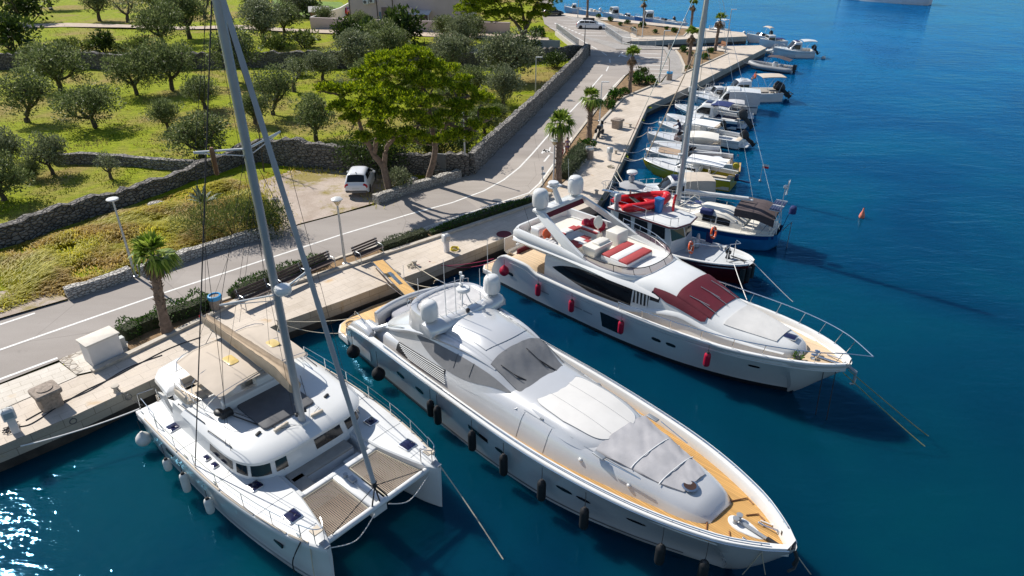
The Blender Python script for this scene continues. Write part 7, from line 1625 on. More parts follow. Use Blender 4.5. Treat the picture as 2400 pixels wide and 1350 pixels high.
dt=thing('dinghy','red inflatable dinghy with a grey outboard on the work boat roof','dinghy',kw(-8.1,.05,2.84),wA+rad(62),None);dt.scale=(1.22,)*3
P=[(-1.45,-.62,.3),(0,-.64,.3),(.9,-.5,.36),(1.4,-.2,.44),(1.5,0,.46),(1.4,.2,.44),(.9,.5,.36),(0,.64,.3),(-1.45,.62,.3)];pp=smooth_path(P,4)
mb=MB();mb.tube(pp,[.23*(.45 if i in(0,len(pp)-1)else 1)for i in range(len(pp))],12);mb.build('tube',m_red,dt,(0,0,0),60)
mb=MB();mb.prism([(-1.2,-.45),(.8,-.45),(1.2,0),(.8,.45),(-1.2,.45)],.08,.16);mb.rbox((.6,0,.4),(1.0,.7,.08),.03);mb.build('floor',m_red,dt,(0,0,0))
mb=MB();mb.rbox((-.4,0,.42),(.25,1.0,.06),.02);mb.build('thwart',m_black,dt,(0,0,0))
mb=MB();mb.rbox((-1.45,0,.72),(.34,.28,.42),.1);mb.box((-1.5,0,.3),(.18,.12,.6));mb.tube([(-1.6,0,.06),(-1.35,0,.06)],.06,6);mb.build('outboard_motor',M('grey_outboard',(.42,.45,.46),.35,.1,3),dt,(0,0,0))
bb_=thing('bin','tall blue plastic bin standing on the work boat roof','bin',kw(-6.8,.1,2.82),wA);mb=MB();mb.loft([[(x*.8,y*.8,0)for x,y in rrect(.5,.42,.06)],[(x,y,.85)for x,y in rrect(.5,.42,.06)],[(x*1.1,y*1.1,.87)for x,y in rrect(.5,.42,.06)],[(x*1.05,y*1.05,.97)for x,y in rrect(.5,.42,.06)]]);mb.build('body',m_blue,bb_,(0,0,0))
FARG='small boats beyond the pier'
boat('motor_boat','white cabin boat with dark windows and a white rear awning off the pier tip',(1905,117),(1812,110),2.7,z0=1.0,zb=1.4,cabin=(.34,.66,1.25,2.2,.16),roofpanel=m_navyc,canopies=[(-.02,.32,2.35,2.1,m_gel,.18)],outboard=1,ob=1.2,group=FARG,stripe=m_greyl)
boat('motor_boat','small white cabin boat with a blue rear cover near the pier tip',(1840,94),(1780,90),1.9,cabin=(.45,.74,.85,1.4,.04),canopies=[(.1,.45,1.3,1.5,m_navyc,.1)],group=FARG,bowrail=False)
boat('motor_boat','open boat with a tan folding top on a tall arch near the pier tip',(1805,82),(1750,79),2.2,cabin=None,open_ws=.5,canopies=[(.0,.22,2.2,1.8,m_tan2,.3)],outboard=1,ob=1.1,seatm=m_tan2,group=FARG)
rib('tiny white dinghy with an outboard tucked behind the pier tip',(1796,118),(1815,116),1.1,m_whitef,r=.17,group=FARG)
boat('motor_boat','white boat with a white top seen behind the last pier palm',(1702,67),(1662,66),2.2,cabin=(.3,.62,1.3,1.7,.1),canopies=[(.05,.4,2.6,1.7,m_gel,.15)],group=FARG)
boat('motor_boat','white pilothouse boat moored behind the pier, right of the roof box car',(1457,32),(1413,29),2.3,cabin=(.25,.62,1.35,1.8,.06),group=FARG)
boat('motor_boat','low white boat between two pilothouse boats behind the pier',(1487,38),(1450,35),1.8,cabin=(.35,.6,.6,1.3,.08),group=FARG,bowrail=False)
boat('motor_boat','blue hulled white pilothouse boat behind the pier',(1550,42),(1487,38),2.6,M('pale_blue_hull',(.22,.30,.50),.3,.08,2),cabin=(.35,.68,1.4,2.0,.08),group=FARG)
boat('motor_boat','low open boat with a dark windscreen behind the pier',(1578,47),(1530,44),1.9,open_ws=.55,outboard=1,group=FARG,cabin=None,bowrail=False)
boat('motor_boat','small open boat with a white engine at the end of the far row',(1603,52),(1558,49),1.8,outboard=1,obm=m_gel,group=FARG,cabin=None,bowrail=False,solem=m_beigeq)
boat('motor_boat','open white boat with a centre console at the left of the far row',(1405,26),(1356,22),2.2,console=.4,outboard=1,obm=m_gel,group=FARG,cabin=None)
boat('motor_boat','white boat partly hidden by the pine at the far end of the pier',(1362,19),(1322,14),2.2,cabin=(.3,.6,.9,1.6,.1),group=FARG)
s_,b_=at(2182,1,1.0),at(1968,-14,1.0);d_=b_-s_;L_=d_.length
sh=thing('ship','long white ship with a dark red waterline at the top edge','ship',(s_.x+d_.x/2,s_.y+d_.y/2,0),math.atan2(d_.y,d_.x),None,(-L_/2,0,0))
hS=Hull([(0,2.0,3.2,1.7,-.8),(2,2.6,2.9,2.3,-.9),(L_*.5,3.0,2.7,2.8,-1),(L_*.85,2.0,3.0,1.5,-.8),(L_,.3,3.6,.05,.2)],1.2)
hS.mesh(30,10,.2).build('hull',[m_gel2,m_maroonh],sh);hS.capping(.1,L_-.2,.2,.1,.5).build('bulwark',m_gel2,sh);hS.deck(.1,L_-.2,.1,-.3).build('deck',m_teakp,sh)
for x in(3,4.2,7,8.2,11):hS.stripe(x,x+.35,1.6,1.95,1,3).build('porthole',m_glass,sh);hS.stripe(x,x+.35,1.6,1.95,-1,3).build('porthole',m_glass,sh)
mb=MB();mb.rbox((L_*.4,0,3.7),(L_*.45,3.6,2.4),.1);mb.build('deckhouse',m_gel,sh)
def buoy(label,px,py,r,m,cone=False):
 p=at(px,py,0);t=thing('buoy',label,'buoy',(p.x,p.y,0),0,'mooring buoys');mb=MB()
 if cone:mb.lathe([(.001,-.25),(r*.7,-.15),(r,.1),(r*.8,.3),(r*.3,.55),(.05,.75),(.001,.76)],n=12)
 else:mb.ball((0,0,r*.35),r,12,8)
 mb.build('float',m,t,(0,0,0),60);mb=MB();mb.tube([(0,0,.7 if cone else r*1.2),(0,0,.82 if cone else r*1.35)],.03,5);mb.build('eye',m_black,t,(0,0,0))
buoy('salmon pink pear shaped buoy floating alone right of the blue sailboat',2019,510,.21,M('salmon_buoy',(.75,.22,.14),.45,.1,4),True)
buoy('small white buoy floating off the pier tip',1930,137,.3,m_whitef);buoy('orange ball buoy at the stern of the cruiser with the tan sun top',1809,226,.33,m_orange)
buoy('white ball buoy floating beside the arch boat',1744,78,.3,m_whitef)
p=at(1781,425,0);t=thing('flag_float','thin staff with a small red flag standing in the water by the yellow sailboat','flag',p);mb=MB();mb.tube([(0,0,-.2),(0,0,1.5)],.02,5);mb.ball((0,0,.05),.12);mb.build('staff',m_alu,t,(0,0,0))
mb=MB();mb.grid([[(.02+.5*q,.06*math.sin(q*6),z-.05*q)for q in frange(0,1,5)]for z in(1.15,1.32,1.5)]);mb.m=[1]*5+[0]*5;mb.build('flag',[m_gel,m_red],t,(0,0,0),0,recalc=False)
m_galv=M('galvanised_steel',(.46,.48,.49),.4,.08,4,metal=.5)
m_lampw=M('white_lamp_paint',(.66,.66,.64),.4,.05,4)
m_darkpaint=M('dark_grey_paint',(.12,.125,.13),.45,.1,4)
m_benchw=M('dark_bench_wood',(.075,.045,.035),.55,.3,6,st=(1,6,6))
m_wallw=M('white_render',(.74,.71,.68),.8,.05,1.5,bmp=.1,bscale=20)
m_pink=M('pale_pink_render',(.60,.50,.485),.85,.06,.5,bmp=.1)
m_tile=M('roof_tile',(.40,.38,.35),.8,.15,4)
m_granite=M('pitted_stone',(.33,.27,.22),.95,.3,9,bmp=.9,bscale=22)
m_skin=M('skin',(.46,.25,.16),.55,.08,5)
m_hair=M('dark_hair',(.03,.02,.015),.6,.2,8)
m_rubb=M('tyre_rubber',(.015,.015,.016),.8,.2,6)
def toph(px,py,tx,ty,z0=1.2):
 b=at(px,py,z0);u=(tx-1200)/FPX;v=(ty-675)/FPX;d=Vector((u,_c-v*_s,-_s-v*_c));t=b.y/d.y
 p=d*t+Vector((0,0,CAMZ));return b,p.z-z0,p.x-b.x
def lamp(label,px,py,tx,ty,kind,mat=None,z0=1.22):
 b,h,lx=toph(px,py,tx,ty,z0);t=thing('street_lamp',label,'street lamp',b,0,'street lamps');mat=mat or m_galv
 mb=MB();mb.tube([(0,0,-.1),(0,0,h*.4),(0,0,h)],[.085,.07,.05],10);mb.lathe([(.001,0),(.17,0),(.17,.05),(.1,.09),(.001,.09)]);mb.build('pole',mat,t,(0,0,0))
 mb=MB()
 if kind=='disc':mb.lathe([(.001,-.03),(.05,-.03),(.30,.03),(.33,.08),(.30,.12),(.001,.16)],(0,0,h),18);mb.build('lamp_head',m_lampw,t,(0,0,0))
 elif kind=='lantern':
  mb.lathe([(.06,-.35),(.12,-.3),(.30,.0),(.33,.02)],(0,0,h),6);mb.build('lamp_glass',M('lamp_glass',(.55,.46,.28),.2,.1,4),t,(0,0,0))
  mb=MB();mb.lathe([(.36,.0),(.36,.05),(.25,.12),(.001,.17)],(0,0,h),6);mb.build('lamp_cap',m_lampw,t,(0,0,0))
 elif kind=='none':mb.lathe([(.05,0),(.09,.02),(.09,.12),(.001,.16)],(0,0,h),8);mb.build('pole_cap',mat,t,(0,0,0))
 else:
  mb.box((.35,0,h),(.75,.2,.08));mb.build('lamp_head',m_lampw,t,(0,0,0))
 return t
lamp('tall street lamp with a flat round head in the gap of the roadside walls',318,648,275,470,'disc')
lamp('lantern headed street lamp beside the single bench',809,618,797,468,'lantern')
lamp('lantern headed white lamp beside the palm and the walkers',1297,432,1301,330,'lantern',m_lampw)
lamp('white lamp by the motorbike under the tallest palm',1405,284,1410,192,'arm',m_lampw)
lamp('thin street lamp behind the road wall among olive trees',1255,222,1258,134,'arm')
lamp('thin grey lamp post at the corner where the two stone walls meet',1091,410,1088,268,'none',m_galv)
lamp('dark lamp post at the top end of the road wall by the bridge',1369,122,1370,58,'arm',m_darkpaint)
lamp('tall lamp at the seaward corner of the lower car park',1545,193,1551,72,'arm')
lamp('tall lamp on the pier beside the reddish bench',1700,124,1710,22,'arm')
lamp('lamp post at the far end of the pier above the moored pilothouse boats',1354,40,1356,-12,'arm')
lamp('short lamp post on the planted island',1505,86,1508,20,'none',m_lampw)
def dirq(a,b):p,q=at(*a,1.2),at(*b,1.2);return math.atan2(q.y-p.y,q.x-p.x)
bt=thing('bench','dark slatted bench furthest left in the row of three, partly behind the mast','bench',at(603,706,1.3),dirq((561,722),(640,688)),'benches on the promenade')
mb=MB()
for k in range(4):mb.box((0,-.22+.13*k,.43),(1.95,.10,.035))
mb.build('seat',m_benchw,bt,(0,0,0));mb=MB()
for k in range(3):mb.box((0,.29+.05*k,.56+.15*k),(1.95,.03,.11),0,0,-.3)
mb.build('backrest',m_benchw,bt,(0,0,0))
for x in(-.85,.85):
 mb=MB();mb.tube(smooth_path([(x,-.3,-.05),(x,-.27,.4),(x,.2,.42),(x,.42,.95)],3),.025,5);mb.tube([(x,.22,-.05),(x,.22,.42)],.025,5);mb.tube(smooth_path([(x,-.28,.4),(x,-.3,.62),(x,-.1,.68),(x,.3,.66)],3),.025,5);mb.build('bench_leg',m_galv,bt,(0,0,0))
dup(bt,at(686,668,1.3),dirq((650,685),(715,655)),1,'dark slatted bench in the middle of the row of three','benches on the promenade')
dup(bt,at(752,637,1.3),dirq((715,655),(785,625)),1,'dark slatted bench at the right end of the row of three','benches on the promenade')
dup(bt,at(866,604,1.3),dirq((830,620),(900,590)),1,'single dark slatted bench on green grass beside the lantern lamp','benches on the promenade')
b2=thing('bench','small reddish bench on the pier beside a lamp','bench',at(1692,113,1.25),dirq((1680,108),(1705,116)));mb=MB();mb.box((0,0,.43),(1.7,.5,.05));mb.box((0,.3,.75),(1.7,.05,.45),0,0,-.25);mb.build('seat',m_wood,b2,(0,0,0))
for x in(-.7,.7):mb=MB();mb.box((x,0,.2),(.06,.5,.42));mb.build('bench_leg',m_galv,b2,(0,0,0))
def bin_(label,px,py,r,h,cap,mat=None):
 t=thing('litter_bin',label,'litter bin',at(px,py,1.22));mb=MB();mb.lathe([(.001,0),(r,0),(r*1.02,h*.9),(r*1.05,h),(r*.9,h),(.001,h-.02)],n=18);mb.build('body',mat or m_granite,t,(0,0,0))
 mb=MB();mb.lathe([(r*1.06,-.16),(r*1.1,-.02),(r*1.02,.05),(r*.8,.06),(r*.7,-.1),(.001,-.12)],(0,0,h),18);mb.build('bin_liner' if cap is not None else 'lid',cap or m_lampw,t,(0,0,0))
mbl=M('blue_liner',(.03,.30,.60),.35,.15,8)
bin_('round stone litter bin with a blue liner beside the hedge end',510,726,.33,.85,mbl);bin_('round stone litter bin with a blue liner by the lower car park',1568,187,.36,.95,mbl)
bin_('round stone bin with a grey lid by the grassy hedge',1381,371,.34,.95,m_galv);bin_('dark round bin at the back of the paved path by the inlet railing',1570,116,.3,.8,m_darkpaint)
a,b=at(222,858,1.26),at(288,828,1.26);d=b-a;t=thing('utility_box','large white utility box with a flat lid beside the road at left','utility box',(a+b)/2+Vector((-d.y,d.x,0)).normalized()*.42,math.atan2(d.y,d.x))
Lb=d.length+.1;mb=MB();mb.box((0,0,.55),(Lb,.9,1.1));mb.build('cabinet',m_wallw,t,(0,0,0));mb=MB();mb.rbox((0,0,1.14),(Lb+.14,1.04,.07),.015,0,.02);mb.build('lid',M('pale_stone_lid',(.66,.60,.52),.8,.08,3),t,(0,0,0));mb=MB();mb.box((Lb/2+.2,.12,.28),(.34,.3,.56));mb.build('meter_box',M('grey_meter_box',(.50,.52,.50),.6,.06,4),t,(0,0,0))
def stone_post(label,px,py,s=1.0):
 t=thing('mooring_block',label,'bollard',at(px,py,1.2),-QA*-1+.1,'stone mooring blocks');mb=MB()
 mb.loft([[(x*s,y*s,z)for x,y in rrect(w_,w_,.08,3)]for w_,z in((.78,0),(.80,.2),(.80,.6),(.86,.68))]);mb.build('body',m_granite,t,(0,0,0),30)
 mb=MB();mb.loft([[(x*s,y*s,z)for x,y in rrect(w_,w_,.1,3)]for w_,z in((.96,.68),(1.0,.72),(1.0,.86),(.94,.90))]);mb.lathe([(.30,0),(.32,.05),(.26,.06),(.001,.03)],(0,0,.89),16);mb.build('cap_stone',m_granite,t,(0,0,0),30)
stone_post('square pitted stone mooring block with a wide cap near the left edge',120,950,1.02);stone_post('square stone mooring block on the promenade right of the motorbike',1446,300,1.05)
def pedestal(label,px,py,s=1.0,rz=.7):
 t=thing('power_post',label,'power post',at(px,py,1.2),rz,'power and water posts');mb=MB();mb.rbox((0,0,.32),(.26,.22,.64),.02,0,.03);mb.build('column',m_wallw,t,(0,0,0))
 mb=MB();mb.rbox((0,0,.85),(.42,.34,.44),.10,0,.07);mb.build('head',m_lampw,t,(0,0,0));mb=MB();mb.box((0,-.176,.84),(.3,.012,.24));mb.build('socket_cover',m_galv,t,(0,0,0));t.scale=(s,s,s)
pedestal('grey white power post at the left edge of the promenade',38,1012,1.12);pedestal('white power post beside the coiled yellow hose',1047,590,1.15);pedestal('white power post on the far promenade near the moored boats',1428,376,1.1)
def cleat(label,px,py):
 mb=MB();mb.lathe([(.16,0),(.12,.06),(.10,.22),(.17,.28),(.17,.34),(.001,.36)],n=12);o=solo('bollard',mb,m_kerb,label,'bollard','small quay bollards');o.location=at(px,py,1.2)
for px,py,lab in((274,918,'small pale bollard on the quay edge behind the catamaran'),(1477,298,'small pale bollard right of the square mooring block'),(1443,360,'small pale bollard beside the far power post'),(1398,455,'small bollard on the quay behind the flybridge yacht dome'),(655,760,'small bollard on the quay edge under the catamaran boom'),(972,622,'small bollard wrapped in rope near the gangway')):cleat(lab,px,py)
for px,py,lab in((300,929,'iron mooring ring on the quay wall behind the catamaran stern'),(170,985,'iron mooring ring on the quay wall below the mooring block'),(885,672,'iron mooring ring on the quay wall left of the gangway foot'),(803,708,'iron mooring ring on the quay wall above the teak platform'),(1108,588,'iron mooring ring on the quay wall right of the yellow hose')):
 p=at(px,py,.95);mb=MB();mb.tube([(.13*math.cos(a),-.02,.13*math.sin(a))for a in frange(0,6.28,14)],.022,5);mb.box((0,.03,.14),(.05,.1,.05));o=solo('mooring_ring',mb,m_darkpaint,lab,'mooring ring','mooring rings');o.location=p+Vector((.05,-.05,0));o.rotation_euler=(0,0,QA)
t=thing('hose','coiled yellow hose lying at the foot of a white power post','hose',at(1066,586,1.2));mb=MB()
mb.tube([((.26+.03*math.sin(k*2.1))*math.cos(k*.5),(.26+.03*math.sin(k*2.1))*math.sin(k*.5),.03+.0022*k)for k in range(60)],.022,5);mb.build('coil',m_ropey,t,(0,0,0),60)
for px,py,lab,m in((925,642,'small coil of rope on the quay edge right of the gangway',m_rope),(965,624,'heap of pale rope on the quay by the wrapped bollard',m_rope),(28,1005,'coil of dark cable around the left power post',m_ropeb),(1432,392,'faint coil of rope on the far promenade edge',m_rope)):
 t=thing('rope_heap',lab,'rope',at(px,py,1.2));mb=MB();R.seed(px);ph=R.uniform(0,6)
 mb.tube([((.2+.14*math.sin(k*1.7+ph))*math.cos(k*.55),(.25+.12*math.cos(k*1.3))*math.sin(k*.55),.03+.0015*k)for k in range(52)],.018,5);mb.build('strand',m,t,(0,0,0),60)
t=thing('mat','round dark red mat on the quay behind the flybridge yacht','mat',at(1181,549,1.2));mb=MB();mb.lathe([(.001,.0),(.5,0),(.5,.03),(.001,.035)],n=20);mb.build('cover',m_maroon,t,(0,0,0))
for pts,lab in(([(40,1000),(75,992),(140,950),(200,915),(270,882),(330,850),(400,815),(470,790)],'long dark hose lying along the promenade at left'),([(60,985),(130,948),(210,915),(300,862),(380,832)],'thin dark cable beside the long hose on the promenade')):
 rope(lab,[at(p[0],p[1],1.225)for p in pts],.022,m_ropeb,name='ground_cable',group=None,cat='cable')
R.seed(4)
for px,py,lab in((1165,470,'round iron manhole cover in the road under the pine shadow'),(1335,235,'round iron manhole cover in the road beside the tall wall')):
 mb=MB();mb.lathe([(.001,0),(.36,0),(.36,.008),(.3,.012),(.001,.012)],n=18);o=solo('manhole_cover',mb,m_darkpaint,lab,'manhole cover');o.location=at(px,py,1.205)
for px,py,lab in((1467,244,'dark square drain grate on the far promenade'),(1391,284,'dark slot drain in the pale slab by the tallest palm'),):
 mb=MB();mb.box((0,0,.006),(.9,.45,.012));o=solo('drain_grate',mb,m_darkpaint,lab,'drain');o.location=at(px,py,1.206);o.rotation_euler=(0,0,.9)
def railing(label,pts,h=1.05,z=1.25):
 P=[at(p[0],p[1],1.2)for p in pts];t=thing('railing',label,'railing',(P[0].x,P[0].y,z),0,'grey railings by the inlet');mb=MB();bars=MB()
 for i in range(len(P)-1):
  a,b=P[i]-P[0],P[i+1]-P[0];a.z=b.z=0;n=max(2,int((b-a).length/1.6));m=int((b-a).length/.16)
  for k in range(n+1):q=a.lerp(b,k/n);mb.tube([q,q+Vector((0,0,h))],.035,5)
  for q in(.12,1):mb.tube([a+Vector((0,0,h*q)),b+Vector((0,0,h*q))],.03,5)
  for k in range(m):q=a.lerp(b,k/m);bars.tube([q+Vector((0,0,h*.12)),q+Vector((0,0,h))],.014,3)
 mb.build('frame',m_galv,t,(0,0,0));bars.build('baluster',m_galv,t,(0,0,0))
railing('grey railing on the grove side of the bridge',[(1304,76),(1355,117)],z=1.65);railing('grey railing on the sea side of the road at the inlet',[(1419,76),(1457,103)]);railing('grey railing along the head of the inlet',[(1457,103),(1496,109),(1536,110)]);railing('grey railing between the paved path and the planted island',[(1420,75),(1480,79),(1491,86)])
for k,(px,py)in enumerate(((1034,113),(1116,108),(1153,102),(1192,100),(1270,92),(995,112))):
 mb=MB();mb.tube([(0,0,-.2),(.03,0,1.5)],.06,6);o=solo('fence_post',mb,m_bark,('wooden fence post','wooden fence post')[0]+(' on the grass furthest left but one',' left of the tall pine, third from it',' left of the tall pine, second from it',' standing closest to the left of the tall pine',' right of the tall pine trunk',' furthest left on the garden grass')[k],'post','wooden fence posts');o.location=gzp(px,py)
t=thing('notice_board','plain notice board in a thin frame against the shaded stone wall','sign',at(1033,412,1.2),-.2);mb=MB();mb.box((0,0,1.2),(.95,.03,1.2));mb.build('board',m_darkpaint,t,(0,0,0));mb=MB()
mb.tube([(-.5,-.03,.5),(.5,-.03,.5),(.5,-.03,1.85),(-.5,-.03,1.85),(-.5,-.03,.5)],.025,4);mb.tube([(-.4,0,0),(-.4,0,.6)],.03,4);mb.tube([(.4,0,0),(.4,0,.6)],.03,4);mb.build('frame',m_galv,t,(0,0,0))
R.seed(31)
for px,py,s,lab in((368,483,.7,'pale flat rock in the tall grass below the dark wall'),(645,470,.35,'pale stone at the edge of the gravel lot'),(980,432,.4,'pale rubble stone beside the pine roots')):
 mb=MB();mb.ball((0,0,.1),(s,s*.7,.22),9,6);mb.v=[(x+R.uniform(-.05,.05),y+R.uniform(-.05,.05),z+R.uniform(-.03,.03))for x,y,z in mb.v];o=solo('rock',mb,m_wallp,lab,'rock',None,20);o.location=gzp(px,py)+Vector((0,0,.15))
def car(label,loc,rz,paint,L=4.3,Wd=1.8,Hh=1.55,kind='mpv',z=1.204,group=None):
 t=thing('car',label,'car',(loc.x,loc.y,z),rz,'parked cars');h=Wd/2;f=L/2
 B=Shell([(-f,.45,.80,h*.86,h*.8,.02,.2),(-f+.08,.28,.93,h*.94,h*.9,.03,.2),(-f+.6,.24,1.0,h,h*.96,.03,.2),(0,.22,.98,h,h*.97,.03,.2),(f-1.2,.24,.96,h,h*.95,.04,.2),(f-.5,.26,.84,h*.97,h*.9,.05,.22),(f-.12,.3,.68,h*.88,h*.8,.03,.22),(f,.38,.55,h*.78,h*.7,.01,.2)])
 B.mesh(34,24).build('body',paint,t,(0,0,0))
 r0=-f+(.12 if kind=='mpv' else .2);wb_=f-(1.15 if kind=='mpv' else 1.35)
 G=Shell([(r0,.9,.98,h*.9,h*.84,.01,.2),(r0+.35,.9,Hh-.12,h*.93,h*.76,.05,.2),(r0+.7,.9,Hh-.03,h*.94,h*.74,.05,.2),(r0+1.8,.9,Hh,h*.94,h*.74,.06,.2),(wb_-.95,.9,Hh-.06,h*.94,h*.74,.06,.2),(wb_-.2,.9,1.12,h*.92,h*.80,.05,.2),(wb_+.05,.9,.98,h*.9,h*.84,.02,.2)])
 g=G.mesh(30,24).build('roof',paint,t,(0,0,0))
 G.patch(r0+.03,r0+.33,-.46,.46,.012,6,10).build('rear_window',m_glass,t,(0,0,0));G.patch(wb_-.9,wb_-.1,-.46,.46,.012,8,10).build('windscreen',m_glass,t,(0,0,0))
 for sd in(-1,1):
  for a,e in((r0+.5,r0+1.25),(r0+1.33,r0+2.1),(r0+2.18,wb_-.35)):
   G.patch(a,e,sd*.57,lambda x:sd*.86,.012,6,4).build('side_window',m_glass,t,(0,0,0))
  mb=MB();mb.rbox((wb_-.55,sd*(h+.08),1.0),(.14,.2,.13),.04);mb.build('mirror',paint,t,(0,0,0))
  B.patch(-f+.01,-f+.14,sd*.36,sd*.72,.012,5,5).build('tail_light',M('tail_light',(.45,.01,.012),.2,.1,4),t,(0,0,0));B.patch(f-.42,f-.12,sd*.40,sd*.60,.012,5,4).build('headlight',m_chrome,t,(0,0,0))
  for x in(-f+.85,f-.85):
   mb=MB();Mx=Matrix.Rotation(math.pi/2,4,'X');mb.lathe([(.20,-.1),(.31,-.1),(.325,-.06),(.325,.06),(.31,.1),(.20,.1)],(x,sd*(h-.1),.325),20,Mx);wh_=mb.build('wheel',m_rubb,t,(0,0,0))
   mb=MB();mb.lathe([(.001,-.06),(.205,-.08),(.205,.08),(.001,.06)],(x,sd*(h-.085),.325),20,Mx);mb.build('rim',m_alu,wh_,(0,0,0))
 mb=MB();mb.box((-f-.005,0,.60),(.02,.52,.11));mb.build('number_plate',m_lampw,t,(0,0,0));mb=MB();mb.box((-f+.06,0,.33),(.12,Wd*.8,.12));mb.build('bumper',m_darkpaint,t,(0,0,0))
 mb=MB();mb.box((r0+.5,0,Hh+.03),(.12,.04,.04));mb.build('aerial_fin',m_black,t,(0,0,0))
 return t
m_carw=M('white_car_paint',(.78,.78,.80),.2,.03,1,coat=.7)
a,b=at(843,462,1.4),at(863,412,1.4);car('white people carrier parked on the gravel beside the leaning pine trunk',(a+b)/2+Vector((-.2,0,0)),math.atan2(b.y-a.y,b.x-a.x)-.02,m_carw,4.3,1.82,1.6,z=1.40)
a,b=at(1351,66,1.2),at(1419,68,1.2);ec=car('white estate car with a black roof box in the upper car park',(a+b)/2,math.atan2(b.y-a.y,b.x-a.x),m_carw,(b-a).length*1.0,1.85,1.45,'estate')
mb=MB();mb.rbox((-.5,.15,1.62),(2.1,.85,.32),.1,0,.2);o=mb.build('roof_box',m_black,ec,(0,0,0))
mb=MB()
for x in(-1.1,.1):mb.box((x,0,1.5),(.06,1.3,.05))
mb.build('roof_bar',m_darkpaint,o,(0,0,0))
a=at(1296,36,1.2);car('dark car half hidden under the pine at the end of the far car park',a,.2,M('black_car_paint',(.012,.012,.014),.2,.1,1,coat=.7),4.2,1.78,1.5)
a=at(813,34,1.3);car('small red car parked at the left corner of the pink house',a,1.4,M('red_car_paint',(.55,.012,.03),.2,.05,1,coat=.7),3.9,1.7,1.5,z=1.3)
mt=thing('motorbike','black touring motorbike with a top box parked on the promenade','motorbike',at(1407,318,1.21),rad(72));mb=MB()
for x in(-.72,.72):
 mb=MB();Mx=Matrix.Rotation(math.pi/2,4,'X');mb.lathe([(.22,-.06),(.30,-.06),(.32,0),(.30,.06),(.22,.06),(.22,-.06)],(x,0,.32),20,Mx);w_=mb.build('wheel',m_rubb,mt,(0,0,0));mb=MB();mb.lathe([(.001,-.02),(.22,-.03),(.22,.03),(.001,.02)],(x,0,.32),14,Mx);mb.build('rim',m_darkpaint,w_,(0,0,0))
mb=MB();mb.loft([[(x,y*w_,z+zz)for y,zz in((-1,-.1),(-.8,.16),(0,.22),(.8,.16),(1,-.1),(0,-.2))]for x,w_,z in((-.6,.1,.7),(-.25,.16,.72),(.1,.2,.82),(.4,.17,.84),(.62,.12,.7))]);mb.build('fuel_tank',M('blue_black_fairing',(.02,.03,.05),.2,.2,4,coat=.5),mt,(0,0,0),60)
mb=MB();mb.rbox((0,0,.45),(.55,.34,.4),.08);mb.tube([(-.72,.1,.32),(0,.12,.4)],.04,5);mb.tube([(.72,.09,.32),(.45,.06,1.0)],.03,5);mb.tube([(.72,-.09,.32),(.45,-.06,1.0)],.03,5);mb.tube([(-.8,-.16,.45),(0,-.16,.35)],.05,6);mb.build('engine',m_alu,mt,(0,0,0))
mb=MB();mb.rbox((-.35,0,.92),(.75,.28,.1),.04);mb.build('seat',m_black,mt,(0,0,0));mb=MB();mb.rbox((-.85,0,1.05),(.36,.44,.3),.06);mb.build('top_box',m_black,mt,(0,0,0))
mb=MB();mb.tube([(.3,-.38,1.08),(.42,-.1,1.05),(.42,.1,1.05),(.3,.38,1.08)],.018,5);mb.ball((.4,-.34,1.2),(.03,.07,.05));mb.ball((.4,.34,1.2),(.03,.07,.05));mb.build('handlebar',m_black,mt,(0,0,0));mb=MB();mb.grid([[(.55,-.14,.98),(.6,0,.98),(.55,.14,.98)],[(.44,-.12,1.28),(.47,0,1.3),(.44,.12,1.28)]]);mb.build('screen',m_glass,mt,(0,0,0),40,recalc=False)
for y in(-.33,.33):mb=MB();mb.rbox((-.62,y,.62),(.45,.2,.34),.05);mb.build('pannier',m_black,mt,(0,0,0))
